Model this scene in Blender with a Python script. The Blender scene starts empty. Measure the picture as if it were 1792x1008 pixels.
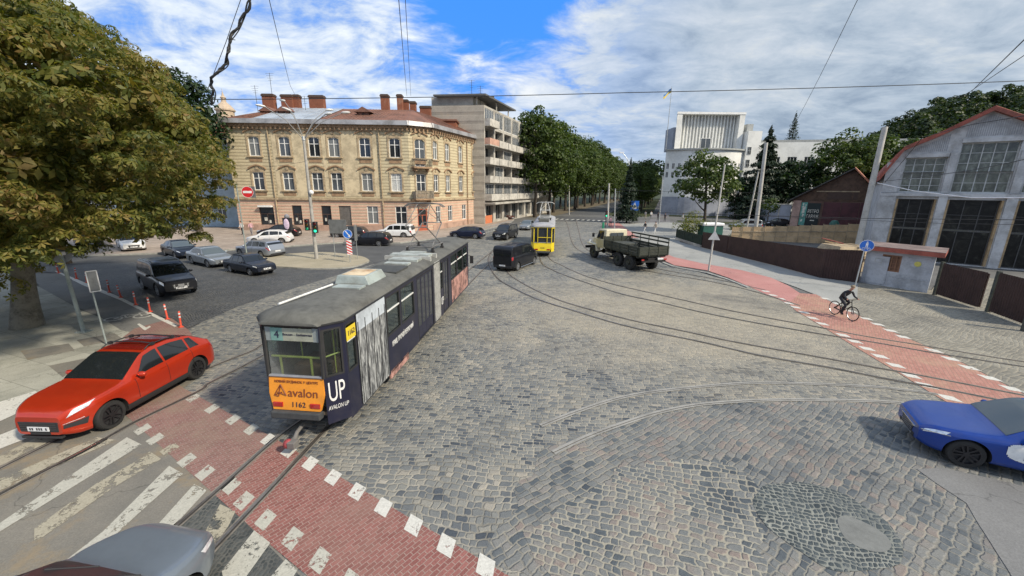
import bpy, bmesh, math, random
import numpy as np
from mathutils import Vector, Matrix, noise as mnoise

C = bpy.data.collections.new("scene_objects"); bpy.context.scene.collection.children.link(C)
scn = bpy.context.scene
rnd = random.Random(7)
R = math.radians

# ------------------------------------------------------------------ camera
FPX, HY, ROLL, CH = 700.0, 330.0, R(0.6), 6.2
PITCH = math.atan((504-HY)/FPX)
vR = Vector((1,0,0)); vF = Vector((0,math.cos(PITCH),-math.sin(PITCH))); vD = Vector((0,-math.sin(PITCH),-math.cos(PITCH)))
X = vR*math.cos(ROLL)-vD*math.sin(ROLL); Y = -(vR*math.sin(ROLL)+vD*math.cos(ROLL)); Z = -vF
cam = bpy.data.cameras.new("camera"); camo = bpy.data.objects.new("camera", cam); C.objects.link(camo)
camo.matrix_world = Matrix(((X.x,Y.x,Z.x,0),(X.y,Y.y,Z.y,0),(X.z,Y.z,Z.z,CH),(0,0,0,1)))
cam.sensor_width = 36; cam.lens = FPX/1792*36; cam.clip_end = 4000; cam.clip_start = 0.1
scn.camera = camo
scn.render.resolution_x = 1024; scn.render.resolution_y = 576
scn.view_settings.view_transform = 'Standard'; scn.view_settings.look = 'None'; scn.view_settings.gamma = 1
scn.view_settings.exposure = 0.88

def ray(x, y):
    """direction seen at photograph pixel (x, y) (1792 x 1008)"""
    u, v = x-896, y-504
    return X*(u/FPX) - Y*(v/FPX) - Z
def P(x, y, z=0.0):
    """world point at height z seen at pixel (x, y)"""
    d = ray(x, y); t = (z-CH)/d.z
    return Vector((d.x*t, d.y*t, z))
def at_wall(x, a, b):
    """parameter (metres from a) where the sight line of pixel column x crosses wall line a-b, taken at eye height"""
    d = ray(x, 333 + (x-896)*0.0105)
    ax, ay = a[0], a[1]; ex, ey = b[0]-ax, b[1]-ay; L = math.hypot(ex, ey); ex/=L; ey/=L
    den = d.x*ey - d.y*ex
    t = (ax*ey - ay*ex)/den
    px, py = d.x*t, d.y*t
    return (px-ax)*ex + (py-ay)*ey
def z_at(x, y, px, py):
    """height of pixel (x,y) on the vertical through ground point (px,py)"""
    d = ray(x, y); t = math.hypot(px,py)/math.hypot(d.x,d.y)
    return CH + d.z*t

# ------------------------------------------------------------------ light
SUN_EL, SUN_AZ = R(40), math.atan2(0.86, -0.5)     # azimuth clockwise from +Y: sun stands to the right and a little behind the viewer
sun = bpy.data.lights.new("sun", 'SUN'); suno = bpy.data.objects.new("sun", sun); C.objects.link(suno)
sdir = Vector((math.sin(SUN_AZ)*math.cos(SUN_EL), math.cos(SUN_AZ)*math.cos(SUN_EL), math.sin(SUN_EL)))
suno.rotation_euler = sdir.to_track_quat('Z', 'Y').to_euler()
sun.energy = 2.8; sun.angle = R(4); sun.color = (1.0, 0.90, 0.74)

class N:
    """tiny node-graph helper"""
    def __init__(s, tree): s.t = tree; s.L = tree.links; tree.nodes.clear()
    def n(s, kind, **kw):
        nd = s.t.nodes.new(kind)
        for k, v in kw.items():
            if k.startswith('i_'):
                key = k[2:]; key = int(key) if key.isdigit() else key.replace('_', ' ')
                s.set(nd.inputs[key], v)
            else: setattr(nd, k, v)
        return nd
    def set(s, sock, v):
        if isinstance(v, bpy.types.NodeSocket): s.L.new(v, sock)
        elif isinstance(v, (tuple, list)) and sock.type == 'RGBA' and len(v) == 3: sock.default_value = (*v, 1)
        else: sock.default_value = v
    def m(s, op, a, b=None, c=None):
        nd = s.n('ShaderNodeMath', operation=op)
        for i, v in enumerate((a, b, c)):
            if v is not None: s.set(nd.inputs[i], v)
        return nd.outputs[0]
    def vm(s, op, a, b=None):
        nd = s.n('ShaderNodeVectorMath', operation=op); s.set(nd.inputs[0], a)
        if b is not None:
            if op == 'SCALE': s.set(nd.inputs['Scale'], b)
            else: s.set(nd.inputs[1], b)
        return nd.outputs['Value'] if op in ('DOT_PRODUCT','LENGTH','DISTANCE') else nd.outputs[0]
    def xyz(s, v):
        nd = s.n('ShaderNodeSeparateXYZ'); s.L.new(v, nd.inputs[0]); return nd.outputs
    def cxyz(s, x, y, z=0.0):
        nd = s.n('ShaderNodeCombineXYZ'); s.set(nd.inputs[0], x); s.set(nd.inputs[1], y); s.set(nd.inputs[2], z); return nd.outputs[0]
    def noise(s, vec, scale, detail=3, rough=0.5, dist=0.0, col=False):
        nd = s.n('ShaderNodeTexNoise'); s.set(nd.inputs['Vector'], vec); nd.inputs['Scale'].default_value = scale
        nd.inputs['Detail'].default_value = detail; nd.inputs['Roughness'].default_value = rough; nd.inputs['Distortion'].default_value = dist
        return nd.outputs['Color' if col else 'Fac']
    def ramp(s, fac, stops, interp='LINEAR'):
        nd = s.n('ShaderNodeValToRGB'); s.set(nd.inputs[0], fac); cr = nd.color_ramp; cr.interpolation = interp
        while len(cr.elements) < len(stops): cr.elements.new(0.5)
        for e, (p, c) in zip(cr.elements, stops):
            e.position = p; e.color = (*c, 1) if isinstance(c, (tuple, list)) else (c, c, c, 1)
        return nd.outputs[0]
    def mix(s, f, a, b, blend='MIX'):
        nd = s.n('ShaderNodeMix', data_type='RGBA', blend_type=blend)
        s.set(nd.inputs[0], f); s.set(nd.inputs[6], a); s.set(nd.inputs[7], b); return nd.outputs[2]
    def sstep(s, v, a, b):
        nd = s.n('ShaderNodeMapRange', interpolation_type='SMOOTHSTEP'); s.set(nd.inputs[0], v)
        nd.inputs[1].default_value = a; nd.inputs[2].default_value = b; return nd.outputs[0]

# ------------------------------------------------------------------ sky
world = bpy.data.worlds.new("World"); scn.world = world; world.use_nodes = True
n = N(world.node_tree)
sky = n.n('ShaderNodeTexSky'); sky.sky_type = 'NISHITA'; sky.sun_disc = False
sky.sun_elevation = SUN_EL; sky.sun_rotation = SUN_AZ
tc = n.n('ShaderNodeTexCoord').outputs['Generated']
sx, sy, sz = n.xyz(tc)
zz = n.m('ADD', n.m('MAXIMUM', sz, 0.0), 0.20)
cp = n.cxyz(n.m('DIVIDE', sx, zz), n.m('DIVIDE', sy, zz))
cs = n.cxyz(n.m('MULTIPLY', n.m('DIVIDE', sx, zz), 1.15), n.m('MULTIPLY', n.m('DIVIDE', sy, zz), 1.45))
big = n.noise(cp, 0.55, 5, 0.55, 0.4); fine = n.noise(cs, 2.3, 8, 0.62, 0.5); tiny = n.noise(cs, 7.5, 6, 0.65, 0.3)
dens = n.m('ADD', n.m('MULTIPLY', big, 0.45), n.m('ADD', n.m('MULTIPLY', fine, 0.55), n.m('MULTIPLY', tiny, 0.18)))
# a gap of blue over the boulevard, a smaller veil to its left
g0 = ray(855, -55).normalized()
gd = n.vm('DISTANCE', tc, tuple(g0))
g2 = ray(930, 55).normalized()
gd2 = n.vm('DISTANCE', tc, tuple(g2))
gn = n.m('ADD', n.m('MINIMUM', gd, n.m('ADD', gd2, 0.12)), n.m('MULTIPLY', n.m('SUBTRACT', fine, 0.5), 0.42))
gap = n.sstep(gn, 0.13, 0.27)
low = n.sstep(sz, 0.02, 0.16)
bright = n.ramp(dens, [(0.33,(0.17,0.235,0.33)),(0.47,(0.31,0.385,0.48)),(0.56,(0.53,0.61,0.69)),(0.65,(0.75,0.80,0.85)),(0.78,(0.98,0.99,1.0))])
# left half of the sky is lighter and more broken, the right half a grey deck
side = n.sstep(n.m('ADD', sx, n.m('MULTIPLY', n.m('SUBTRACT', big, 0.5), 0.5)), -0.35, 0.45)
bright = n.mix(n.m('MULTIPLY', side, 0.48), bright, (0.22,0.28,0.35))
bright = n.mix(n.m('MULTIPLY', n.m('SUBTRACT', 1.0, side), 0.12), bright, (0.80,0.87,0.95))
skyc = n.vm('SCALE', sky.outputs[0], 0.115)
deep = n.mix(0.82, skyc, (0.035,0.27,0.92))
veil = n.m('MULTIPLY', n.sstep(dens, 0.42, 0.62), 0.9)
cover = n.m('MULTIPLY', gap, n.m('MAXIMUM', veil, n.m('MULTIPLY', side, 0.97)))
cover = n.m('MAXIMUM', cover, n.m('MULTIPLY', n.m('SUBTRACT', 1.0, low), 0.75))
cover = n.m('ADD', cover, n.m('MULTIPLY', n.sstep(fine, 0.56, 0.72), 0.18)); cover = n.m('MINIMUM', cover, 1.0)
final = n.mix(cover, deep, bright)
hz = n.sstep(sz, 0.0, 0.10)
final = n.mix(n.m('MULTIPLY', n.m('SUBTRACT', 1.0, hz), 0.5), final, (0.62,0.70,0.78))
bg = n.n('ShaderNodeBackground'); n.set(bg.inputs[0], final); bg.inputs[1].default_value = 0.68
n.L.new(bg.outputs[0], n.n('ShaderNodeOutputWorld').inputs[0])

# ------------------------------------------------------------------ materials
MATS = {}
def newmat(name):
    m = bpy.data.materials.new(name); m.use_nodes = True; return m, N(m.node_tree)
def finish(g, col, rough=0.8, metal=0.0, bump=None, bstr=0.3, bdist=0.02, coat=0.0, spec=0.5, alpha=None, trans=0.0, emit=None, estr=0):
    b = g.n('ShaderNodeBsdfPrincipled')
    g.set(b.inputs['Base Color'], col); g.set(b.inputs['Roughness'], rough); g.set(b.inputs['Metallic'], metal)
    b.inputs['Coat Weight'].default_value = coat; b.inputs['Coat Roughness'].default_value = 0.04; b.inputs['Specular IOR Level'].default_value = spec
    if bump is not None:
        bn = g.n('ShaderNodeBump'); bn.inputs['Strength'].default_value = bstr; bn.inputs['Distance'].default_value = bdist
        g.set(bn.inputs['Height'], bump); g.L.new(bn.outputs[0], b.inputs['Normal'])
    if alpha is not None: g.set(b.inputs['Alpha'], alpha)
    if emit is not None: g.set(b.inputs['Emission Color'], emit); b.inputs['Emission Strength'].default_value = estr
    out = g.n('ShaderNodeOutputMaterial'); g.L.new(b.outputs[0], out.inputs[0]); return b
def M(name, col=(0.5,0.5,0.5), rough=0.7, metal=0.0, var=0.12, scale=3.0, coat=0.0, bump=0.0, spec=0.5, dirt=0.0, dirtcol=(0.12,0.10,0.08), emit=None, estr=0):
    if name in MATS: return MATS[name]
    m, g = newmat(name)
    pos = g.n('ShaderNodeTexCoord').outputs['Object']
    f = g.noise(pos, scale, 5, 0.6); f2 = g.noise(pos, scale*7, 3, 0.6)
    k = g.m('ADD', g.m('MULTIPLY', f, 1.3), g.m('MULTIPLY', f2, 0.5))
    lo = tuple(max(0,c*(1-var*1.6)) for c in col); hi = tuple(min(1,c*(1+var*1.2)) for c in col)
    c = g.ramp(k, [(0.55,lo),(1.25,hi)]); 
    if dirt: c = g.mix(g.m('MULTIPLY', g.sstep(g.noise(pos, scale*0.6, 6, 0.65), 0.48, 0.66), dirt), c, dirtcol)
    finish(g, c, rough, metal, f2 if bump else None, bump, 0.01, coat, spec, emit=emit, estr=estr)
    MATS[name] = m; return m
def glassmat(name, col=(0.02,0.025,0.03), rough=0.06, alpha=1.0):
    if name in MATS: return MATS[name]
    m, g = newmat(name)
    if alpha >= 1: finish(g, col, rough, 0.0, spec=0.6, coat=0.25)
    else:
        gl = g.n('ShaderNodeBsdfGlossy'); gl.inputs['Roughness'].default_value = 0.03; gl.inputs[0].default_value = (0.9,0.95,1,1)
        tr = g.n('ShaderNodeBsdfTransparent'); tr.inputs[0].default_value = (*col, 1)
        fr = g.n('ShaderNodeFresnel'); fr.inputs[0].default_value = 1.5
        mx = g.n('ShaderNodeMixShader'); g.L.new(g.m('ADD', g.m('MULTIPLY', fr.outputs[0], 0.6), 0.015), mx.inputs[0]); g.L.new(tr.outputs[0], mx.inputs[1]); g.L.new(gl.outputs[0], mx.inputs[2])
        g.L.new(mx.outputs[0], g.n('ShaderNodeOutputMaterial').inputs[0])
    MATS[name] = m; return m

def cobble(name, ang, su, sv, stones, joint, warp=0.35, wscale=0.22, jw=0.012, patch=0.4, sun_warm=None, center=(0,0), bstr=0.6, tone=(1,1,1)):
    """rows of hand-cut stone setts: every stone its own colour, uneven joints, rows that wander"""
    m, g = newmat(name)
    pos = g.n('ShaderNodeNewGeometry').outputs['Position']
    w1 = g.vm('SCALE', g.vm('SUBTRACT', g.noise(pos, wscale, 2, 0.5, 0, True), (0.5,0.5,0.5)), warp*6)
    w2 = g.vm('SCALE', g.vm('SUBTRACT', g.noise(pos, 3.4, 2, 0.5, 0, True), (0.5,0.5,0.5)), 0.16)
    w3 = g.vm('SCALE', g.vm('SUBTRACT', g.noise(pos, 16, 2, 0.5, 0, True), (0.5,0.5,0.5)), 0.035)
    p = g.vm('ADD', g.vm('ADD', pos, w1), g.vm('ADD', w2, w3))
    mp = g.n('ShaderNodeMapping'); g.L.new(p, mp.inputs[0]); mp.inputs['Rotation'].default_value = (0,0,ang)
    x, y, _ = g.xyz(mp.outputs[0])
    v = g.m('DIVIDE', y, sv); row = g.m('FLOOR', v); fv = g.m('FRACT', v)
    wn = g.n('ShaderNodeTexWhiteNoise', noise_dimensions='1D'); g.L.new(row, wn.inputs['W'])
    u = g.m('ADD', g.m('DIVIDE', x, su), g.m('MULTIPLY', wn.outputs[0], 7.3))
    u = g.m('ADD', u, g.m('MULTIPLY', g.m('SINE', g.m('MULTIPLY', u, 2.1)), 0.17))
    cell = g.m('FLOOR', u); fu = g.m('FRACT', u)
    du = g.m('MULTIPLY', g.m('MINIMUM', fu, g.m('SUBTRACT', 1.0, fu)), su); dv = g.m('MULTIPLY', g.m('MINIMUM', fv, g.m('SUBTRACT', 1.0, fv)), sv)
    d = g.m('SMOOTH_MIN', du, dv, 0.035)
    wc = g.n('ShaderNodeTexWhiteNoise', noise_dimensions='2D'); g.L.new(g.cxyz(cell, row), wc.inputs[0])
    rv = wc.outputs[0]; rc = g.xyz(wc.outputs[1])
    jn = g.m('ADD', d, g.m('MULTIPLY', g.m('SUBTRACT', g.noise(pos, 22, 3, 0.6), 0.5), 0.016))
    jn = g.m('SUBTRACT', jn, g.m('MULTIPLY', rc[1], 0.006))
    jm = g.sstep(jn, jw*0.35, jw*1.5)
    reg = g.noise(pos, 0.5, 4, 0.6)
    key = g.m('ADD', g.m('MULTIPLY', rv, 1-patch), g.m('MULTIPLY', g.sstep(reg, 0.3, 0.7), patch))
    c = g.ramp(key, stones)
    grain = g.noise(pos, 45, 4, 0.7)
    c = g.mix(0.55, c, g.ramp(grain, [(0.3,(0.25,0.25,0.25)),(0.7,(0.75,0.75,0.75))]), 'OVERLAY')
    jc = g.mix(g.sstep(g.noise(pos, 0.9, 4, 0.6), 0.35, 0.65), joint[0], joint[1])
    jvis = g.m('MULTIPLY', g.m('SUBTRACT', 1.0, jm), g.m('ADD', 0.55, g.m('MULTIPLY', g.noise(pos, 1.7, 3, 0.6), 0.6)))
    c = g.mix(g.m('MINIMUM', jvis, 1.0), c, jc)
    if sun_warm:  # soft-edged tan ellipse: warm sunlight painted into the stone colour
        q = g.vm('SUBTRACT', pos, (*center, 0)); rr = g.vm('LENGTH', g.vm('MULTIPLY', q, (1/sun_warm[0], 1/sun_warm[1], 0)))
        warm_mask = g.m('SUBTRACT', 1.0, g.sstep(g.m('ADD', rr, g.m('MULTIPLY', g.m('SUBTRACT', g.noise(pos, 0.35, 5, 0.65), 0.5), 1.5)), 0.45, 1.25))
        warm_mask = g.m('MULTIPLY', warm_mask, g.m('ADD', 0.35, g.m('MULTIPLY', g.noise(pos, 2.0, 5, 0.7), 0.8)))
        c = g.mix(g.m('MULTIPLY', warm_mask, 0.6), c, sun_warm[2])
    st = g.noise(pos, 0.16, 6, 0.7, 0.6)
    c = g.mix(1.0, c, g.ramp(st, [(0.30,(0.62,0.64,0.68)),(0.45,(1.0,1.0,1.0)),(0.62,(1.06,1.05,1.02)),(0.75,(0.80,0.79,0.76))]), 'MULTIPLY')
    sp = g.sstep(g.noise(pos, 0.7, 5, 0.7, 0.3), 0.63, 0.72)
    c = g.mix(g.m('MULTIPLY', sp, 0.45), c, (0.05,0.055,0.06))
    c = g.mix(1.0, c, tone, 'MULTIPLY')
    h = g.m('ADD', g.m('MULTIPLY', g.sstep(jn, 0.0, jw*2.6), g.m('ADD', 0.6, g.m('MULTIPLY', rc[0], 0.5))), g.m('MULTIPLY', grain, 0.12))
    finish(g, c, g.m('SUBTRACT', 0.78, g.m('MULTIPLY', jm, 0.2)), 0, h, bstr, 0.03, spec=0.35)
    MATS[name] = m; return m
def asphalt(name, c0, c1, stain=None, scale=0.35, tile=None):
    m, g = newmat(name); pos = g.n('ShaderNodeNewGeometry').outputs['Position']
    a = g.noise(pos, scale, 6, 0.65); b = g.noise(pos, 38, 3, 0.7)
    c = g.ramp(a, [(0.32,c0),(0.68,c1)])
    c = g.mix(0.5, c, g.ramp(b, [(0.3,(0.3,0.3,0.3)),(0.7,(0.7,0.7,0.7))]), 'OVERLAY')
    if stain: c = g.mix(g.m('MULTIPLY', g.sstep(g.noise(pos, 0.8, 6, 0.7), 0.5, 0.68), stain[1]), c, stain[0])
    cr = g.n('ShaderNodeTexVoronoi', feature='DISTANCE_TO_EDGE'); g.L.new(g.vm('ADD', pos, g.vm('SCALE', g.noise(pos, 1.5, 3, 0.6, 0, True), 0.9)), cr.inputs['Vector']); cr.inputs['Scale'].default_value = 0.22
    crm = g.m('MULTIPLY', g.m('SUBTRACT', 1.0, g.sstep(cr.outputs['Distance'], 0.0, 0.006)), 0.5)
    c = g.mix(crm, c, tuple(v*0.4 for v in c0))
    if tile:
        br = g.n('ShaderNodeTexBrick'); mp = g.n('ShaderNodeMapping'); mp.inputs['Rotation'].default_value = (0,0,tile[2]); g.L.new(pos, mp.inputs[0]); g.L.new(mp.outputs[0], br.inputs[0])
        br.inputs['Scale'].default_value = 1; br.inputs['Brick Width'].default_value = tile[0]; br.inputs['Row Height'].default_value = tile[1]; br.inputs['Mortar Size'].default_value = 0.008
        br.inputs[1].default_value = (0.42,0.42,0.42,1); br.inputs[2].default_value = (0.6,0.6,0.6,1); br.inputs[3].default_value = (0.2,0.2,0.2,1)
        c = g.mix(0.75, c, br.outputs[0], 'OVERLAY')
    finish(g, c, 0.85, 0, b, 0.25, 0.01, spec=0.3); MATS[name] = m; return m
def pavers(name, ang, bw, bh, c1, c2, mort, dirtc, dirt=0.5):
    m, g = newmat(name); pos = g.n('ShaderNodeNewGeometry').outputs['Position']
    br = g.n('ShaderNodeTexBrick'); mp = g.n('ShaderNodeMapping'); mp.inputs['Rotation'].default_value = (0,0,ang)
    g.L.new(g.vm('ADD', pos, g.vm('SCALE', g.noise(pos, 2, 2, 0.5, 0, True), 0.05)), mp.inputs[0]); g.L.new(mp.outputs[0], br.inputs[0])
    br.inputs['Scale'].default_value = 1; br.inputs['Brick Width'].default_value = bw; br.inputs['Row Height'].default_value = bh; br.inputs['Mortar Size'].default_value = 0.007; br.inputs['Bias'].default_value = 0.0
    g.set(br.inputs[1], c1); g.set(br.inputs[2], c2); g.set(br.inputs[3], mort)
    grain = g.noise(pos, 60, 3, 0.75)
    c = g.mix(0.6, br.outputs[0], g.ramp(grain, [(0.32,(0.25,0.25,0.25)),(0.68,(0.75,0.75,0.75))]), 'OVERLAY')
    c = g.mix(g.m('MULTIPLY', g.sstep(g.noise(pos, 0.55, 6, 0.7), 0.42, 0.7), dirt), c, dirtc)
    finish(g, c, 0.85, 0, g.m('SUBTRACT', g.m('MULTIPLY', grain, 0.2), br.outputs[1]), 0.35, 0.012, spec=0.3); MATS[name] = m; return m
def paintmat(name, col=(0.62,0.61,0.56), wear=0.5, scale=3.0):
    m, g = newmat(name); pos = g.n('ShaderNodeNewGeometry').outputs['Position']
    a = g.noise(pos, scale, 6, 0.72); b = g.noise(pos, 30, 3, 0.7)
    k = g.m('ADD', g.m('MULTIPLY', a, 0.75), g.m('MULTIPLY', b, 0.25))
    c = g.ramp(b, [(0.3, tuple(v*0.72 for v in col)), (0.65, col)])
    finish(g, c, 0.75, 0, alpha=g.sstep(k, wear-0.03, wear+0.04), spec=0.3); MATS[name] = m; return m

# ------------------------------------------------------------------ mesh helpers
class MB:
    def __init__(s): s.v = []; s.f = []; s.mi = []; s.mats = []
    def mid(s, m):
        if m not in s.mats: s.mats.append(m)
        return s.mats.index(m)
    def add(s, verts, faces, m=None, T=None):
        o = len(s.v); k = s.mid(m)
        for p in verts:
            p = Vector(p); s.v.append(tuple(T @ p if T is not None else p))
        for f in faces: s.f.append(tuple(i+o for i in f)); s.mi.append(k)
        return s
    def box(s, x0, x1, y0, y1, z0, z1, m=None, T=None):
        v = [(x0,y0,z0),(x1,y0,z0),(x1,y1,z0),(x0,y1,z0),(x0,y0,z1),(x1,y0,z1),(x1,y1,z1),(x0,y1,z1)]
        return s.add(v, [(0,3,2,1),(4,5,6,7),(0,1,5,4),(1,2,6,5),(2,3,7,6),(3,0,4,7)], m, T)
    def hexa(s, b, t, m=None, T=None):
        return s.add(list(b)+list(t), [(3,2,1,0),(4,5,6,7),(0,1,5,4),(1,2,6,5),(2,3,7,6),(3,0,4,7)], m, T)
    def prism(s, poly, z0, z1, m=None, T=None, mtop=None):
        n_ = len(poly); v = [(p[0],p[1],z0) for p in poly]+[(p[0],p[1],z1) for p in poly]
        s.add(v, [tuple(range(n_-1,-1,-1))]+[(i,(i+1)%n_,(i+1)%n_+n_,i+n_) for i in range(n_)], m, T)
        s.add([(p[0],p[1],z1) for p in poly], [tuple(range(n_))], mtop or m, T); return s
    def tube(s, a, b, r0, r1=None, m=None, k=8, T=None, cap=True):
        a = Vector(a); b = Vector(b); r1 = r0 if r1 is None else r1; d = (b-a)
        if d.length < 1e-6: return s
        q = d.to_track_quat('Z','Y').to_matrix(); v = []
        for c, r in ((a,r0),(b,r1)):
            for i in range(k):
                t = 2*math.pi*i/k; v.append(c+q@Vector((r*math.cos(t), r*math.sin(t), 0)))
        f = [(i,(i+1)%k,(i+1)%k+k,i+k) for i in range(k)]
        if cap: f += [tuple(range(k-1,-1,-1)), tuple(range(k,2*k))]
        return s.add(v, f, m, T)
    def path(s, pts, r, m=None, k=6, T=None, radii=None):
        pts = [Vector(p) for p in pts]; v = []; nn = len(pts)
        for i, p in enumerate(pts):
            d = (pts[min(i+1,nn-1)]-pts[max(i-1,0)]).normalized(); q = d.to_track_quat('Z','Y').to_matrix(); rr = radii[i] if radii else r
            for j in range(k):
                t = 2*math.pi*j/k; v.append(p+q@Vector((rr*math.cos(t), rr*math.sin(t), 0)))
        f = [(i*k+j, i*k+(j+1)%k, (i+1)*k+(j+1)%k, (i+1)*k+j) for i in range(nn-1) for j in range(k)]
        f += [tuple(range(k-1,-1,-1)), tuple(range((nn-1)*k, nn*k))]
        return s.add(v, f, m, T)
    def lathe(s, prof, k=16, m=None, T=None, cap=True):
        """prof: (radius, z) list, revolved about z"""
        v = []; nn = len(prof)
        for r, z in prof:
            for j in range(k):
                t = 2*math.pi*j/k; v.append((r*math.cos(t), r*math.sin(t), z))
        f = [(i*k+j, i*k+(j+1)%k, (i+1)*k+(j+1)%k, (i+1)*k+j) for i in range(nn-1) for j in range(k)]
        if abs(prof[0][0]-prof[-1][0]) < 0.03 and len(prof) > 2: cap = False; f += [((nn-1)*k+j, (nn-1)*k+(j+1)%k, (j+1)%k, j) for j in range(k)]
        if cap and prof[0][0] > 1e-4: f.append(tuple(range(k-1,-1,-1)))
        if cap and prof[-1][0] > 1e-4: f.append(tuple(range((nn-1)*k, nn*k)))
        return s.add(v, f, m, T)
    def sphere(s, c, r, m=None, k=10, T=None, sz=1.0):
        pr = [(r*math.sin(math.pi*i/k), -r*sz*math.cos(math.pi*i/k)) for i in range(k+1)]
        pr[0] = (1e-5, -r*sz); pr[-1] = (1e-5, r*sz)
        TT = Matrix.Translation(c) if T is None else T @ Matrix.Translation(c)
        return s.lathe(pr, k+2, m, TT)
    def build(s, name, parent=None, smooth=False, bevel=0, loc=None, auto=None):
        me = bpy.data.meshes.new(name); me.from_pydata(s.v, [], s.f)
        for m in s.mats: me.materials.append(m)
        me.polygons.foreach_set('material_index', s.mi)
        if smooth: me.polygons.foreach_set('use_smooth', [True]*len(s.f))
        me.update()
        if auto is not None:
            me.polygons.foreach_set('use_smooth', [True]*len(s.f)); me.set_sharp_from_angle(angle=R(auto))
        o = bpy.data.objects.new(name, me); C.objects.link(o)
        if parent is not None: o.parent = parent
        if loc is not None: o.location = loc
        if bevel:
            b = o.modifiers.new('bevel','BEVEL'); b.width = bevel; b.segments = 2; b.limit_method = 'ANGLE'; b.angle_limit = R(35)
        return o
def tag(o, label=None, cat=None, group=None, kind=None):
    if label: o['label'] = label
    if cat: o['category'] = cat
    if group: o['group'] = group
    if kind: o['kind'] = kind
    return o
def thing(name, label, cat, loc=(0,0,0), rz=0, group=None):
    o = bpy.data.objects.new(name, None); C.objects.link(o); o.empty_display_size = 0.3
    o.location = loc; o.rotation_euler = (0,0,rz); return tag(o, label, cat, group)
def dup(root, loc=None, rz=None, label=None, scale=None, cat=None, group=None, keep=None):
    r = root.copy(); C.objects.link(r)
    if loc is not None: r.location = loc
    if rz is not None: r.rotation_euler = (0,0,rz)
    if scale is not None: r.scale = scale if isinstance(scale,(tuple,list)) else (scale,)*3
    if label: r['label'] = label
    if cat: r['category'] = cat
    if group: r['group'] = group
    def rec(src, dst):
        for ch in list(src.children):
            c = ch.copy(); C.objects.link(c); c.parent = dst; rec(ch, c)
    rec(root, r); return r
def crom(pts, n_=8, closed=False):
    pts = [Vector(p) for p in pts]; out = []; L = len(pts)
    for i in range(L if closed else L-1):
        p0 = pts[(i-1)%L] if closed or i>0 else pts[0]; p1 = pts[i]; p2 = pts[(i+1)%L]; p3 = pts[(i+2)%L] if closed or i+2<L else pts[-1]
        for j in range(n_):
            t = j/n_; out.append(0.5*((2*p1)+(-p0+p2)*t+(2*p0-5*p1+4*p2-p3)*t*t+(-p0+3*p1-3*p2+p3)*t**3))
    if not closed: out.append(pts[-1])
    return out
def text_mesh(name, txt, size, m, parent=None, M4=None, depth=0.004, align='CENTER', sx=1.0, shear=0.0, spacing=1.0):
    cu = bpy.data.curves.new(name, 'FONT'); cu.body = txt; cu.size = size; cu.align_x = align; cu.align_y = 'CENTER'; cu.extrude = depth; cu.shear = shear; cu.space_character = spacing; cu.offset = 0.0
    t = bpy.data.objects.new('tmp', cu); C.objects.link(t); bpy.context.view_layer.update()
    me = bpy.data.meshes.new_from_object(t.evaluated_get(bpy.context.evaluated_depsgraph_get()))
    bpy.data.objects.remove(t); me.name = name; me.materials.clear(); me.materials.append(m)
    o = bpy.data.objects.new(name, me); C.objects.link(o)
    if parent is not None: o.parent = parent
    if M4 is not None: o.matrix_local = M4 @ Matrix.Diagonal((sx,1,1,1))
    return o
def frame(origin, xdir, ydir):
    x = Vector(xdir).normalized(); y = Vector(ydir).normalized(); z = x.cross(y).normalized(); y = z.cross(x)
    return Matrix(((x.x,y.x,z.x,origin[0]),(x.y,y.y,z.y,origin[1]),(x.z,y.z,z.z,origin[2]),(0,0,0,1)))
# ================================================================== GROUND
def sheet(name, px, m, z, smooth=0, world=None, kerb=None, struct=True, ragged=0):
    pts = world if world else [P(x, y, z) for x, y in px]
    if smooth: pts = crom(pts, smooth, True)
    if ragged:
        q = []
        for a_, b_ in zip(pts, pts[1:]+pts[:1]):
            L_ = (b_-a_).length; k_ = max(1, int(L_/0.2)) if a_.length < 25 else 1
            for j in range(k_): p_ = a_+(b_-a_)*(j/k_); nz = mnoise.noise_vector(Vector((p_.x*1.7,p_.y*1.7,z*90))); q.append(p_+Vector((nz.x,nz.y,0))*ragged)
        pts = q
    mb = MB()
    poly = [(p[0], p[1]) for p in pts]
    a = sum(poly[i-1][0]*poly[i][1]-poly[i][0]*poly[i-1][1] for i in range(len(poly)))
    if a < 0: poly = poly[::-1]
    if kerb: mb.prism(poly, -0.02, z, kerb, mtop=m)
    else: mb.add([(p[0],p[1],z) for p in poly], [tuple(range(len(poly)))], m)
    bm = None
    o = mb.build(name)
    if struct: tag(o, kind='structure')
    return o
stonesA = [(0.0,(0.035,0.042,0.052)),(0.14,(0.07,0.08,0.092)),(0.30,(0.13,0.138,0.14)),(0.55,(0.175,0.178,0.168)),(0.75,(0.215,0.212,0.19)),(0.90,(0.27,0.25,0.21)),(1.0,(0.33,0.31,0.27))]
stonesB = [(0.0,(0.042,0.052,0.064)),(0.22,(0.082,0.095,0.105)),(0.42,(0.142,0.15,0.15)),(0.66,(0.19,0.188,0.176)),(0.86,(0.205,0.168,0.148)),(1.0,(0.28,0.265,0.235))]
stonesC = [(0.0,(0.05,0.055,0.055)),(0.35,(0.10,0.105,0.10)),(0.7,(0.17,0.165,0.145)),(1.0,(0.25,0.23,0.19))]
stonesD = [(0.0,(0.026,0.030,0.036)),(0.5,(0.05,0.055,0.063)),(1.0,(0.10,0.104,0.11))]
rdir = math.atan2(0.995, 0.096)
warm_cen = P(1230,545)  # middle of the painted sunlit area on the far setts
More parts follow.
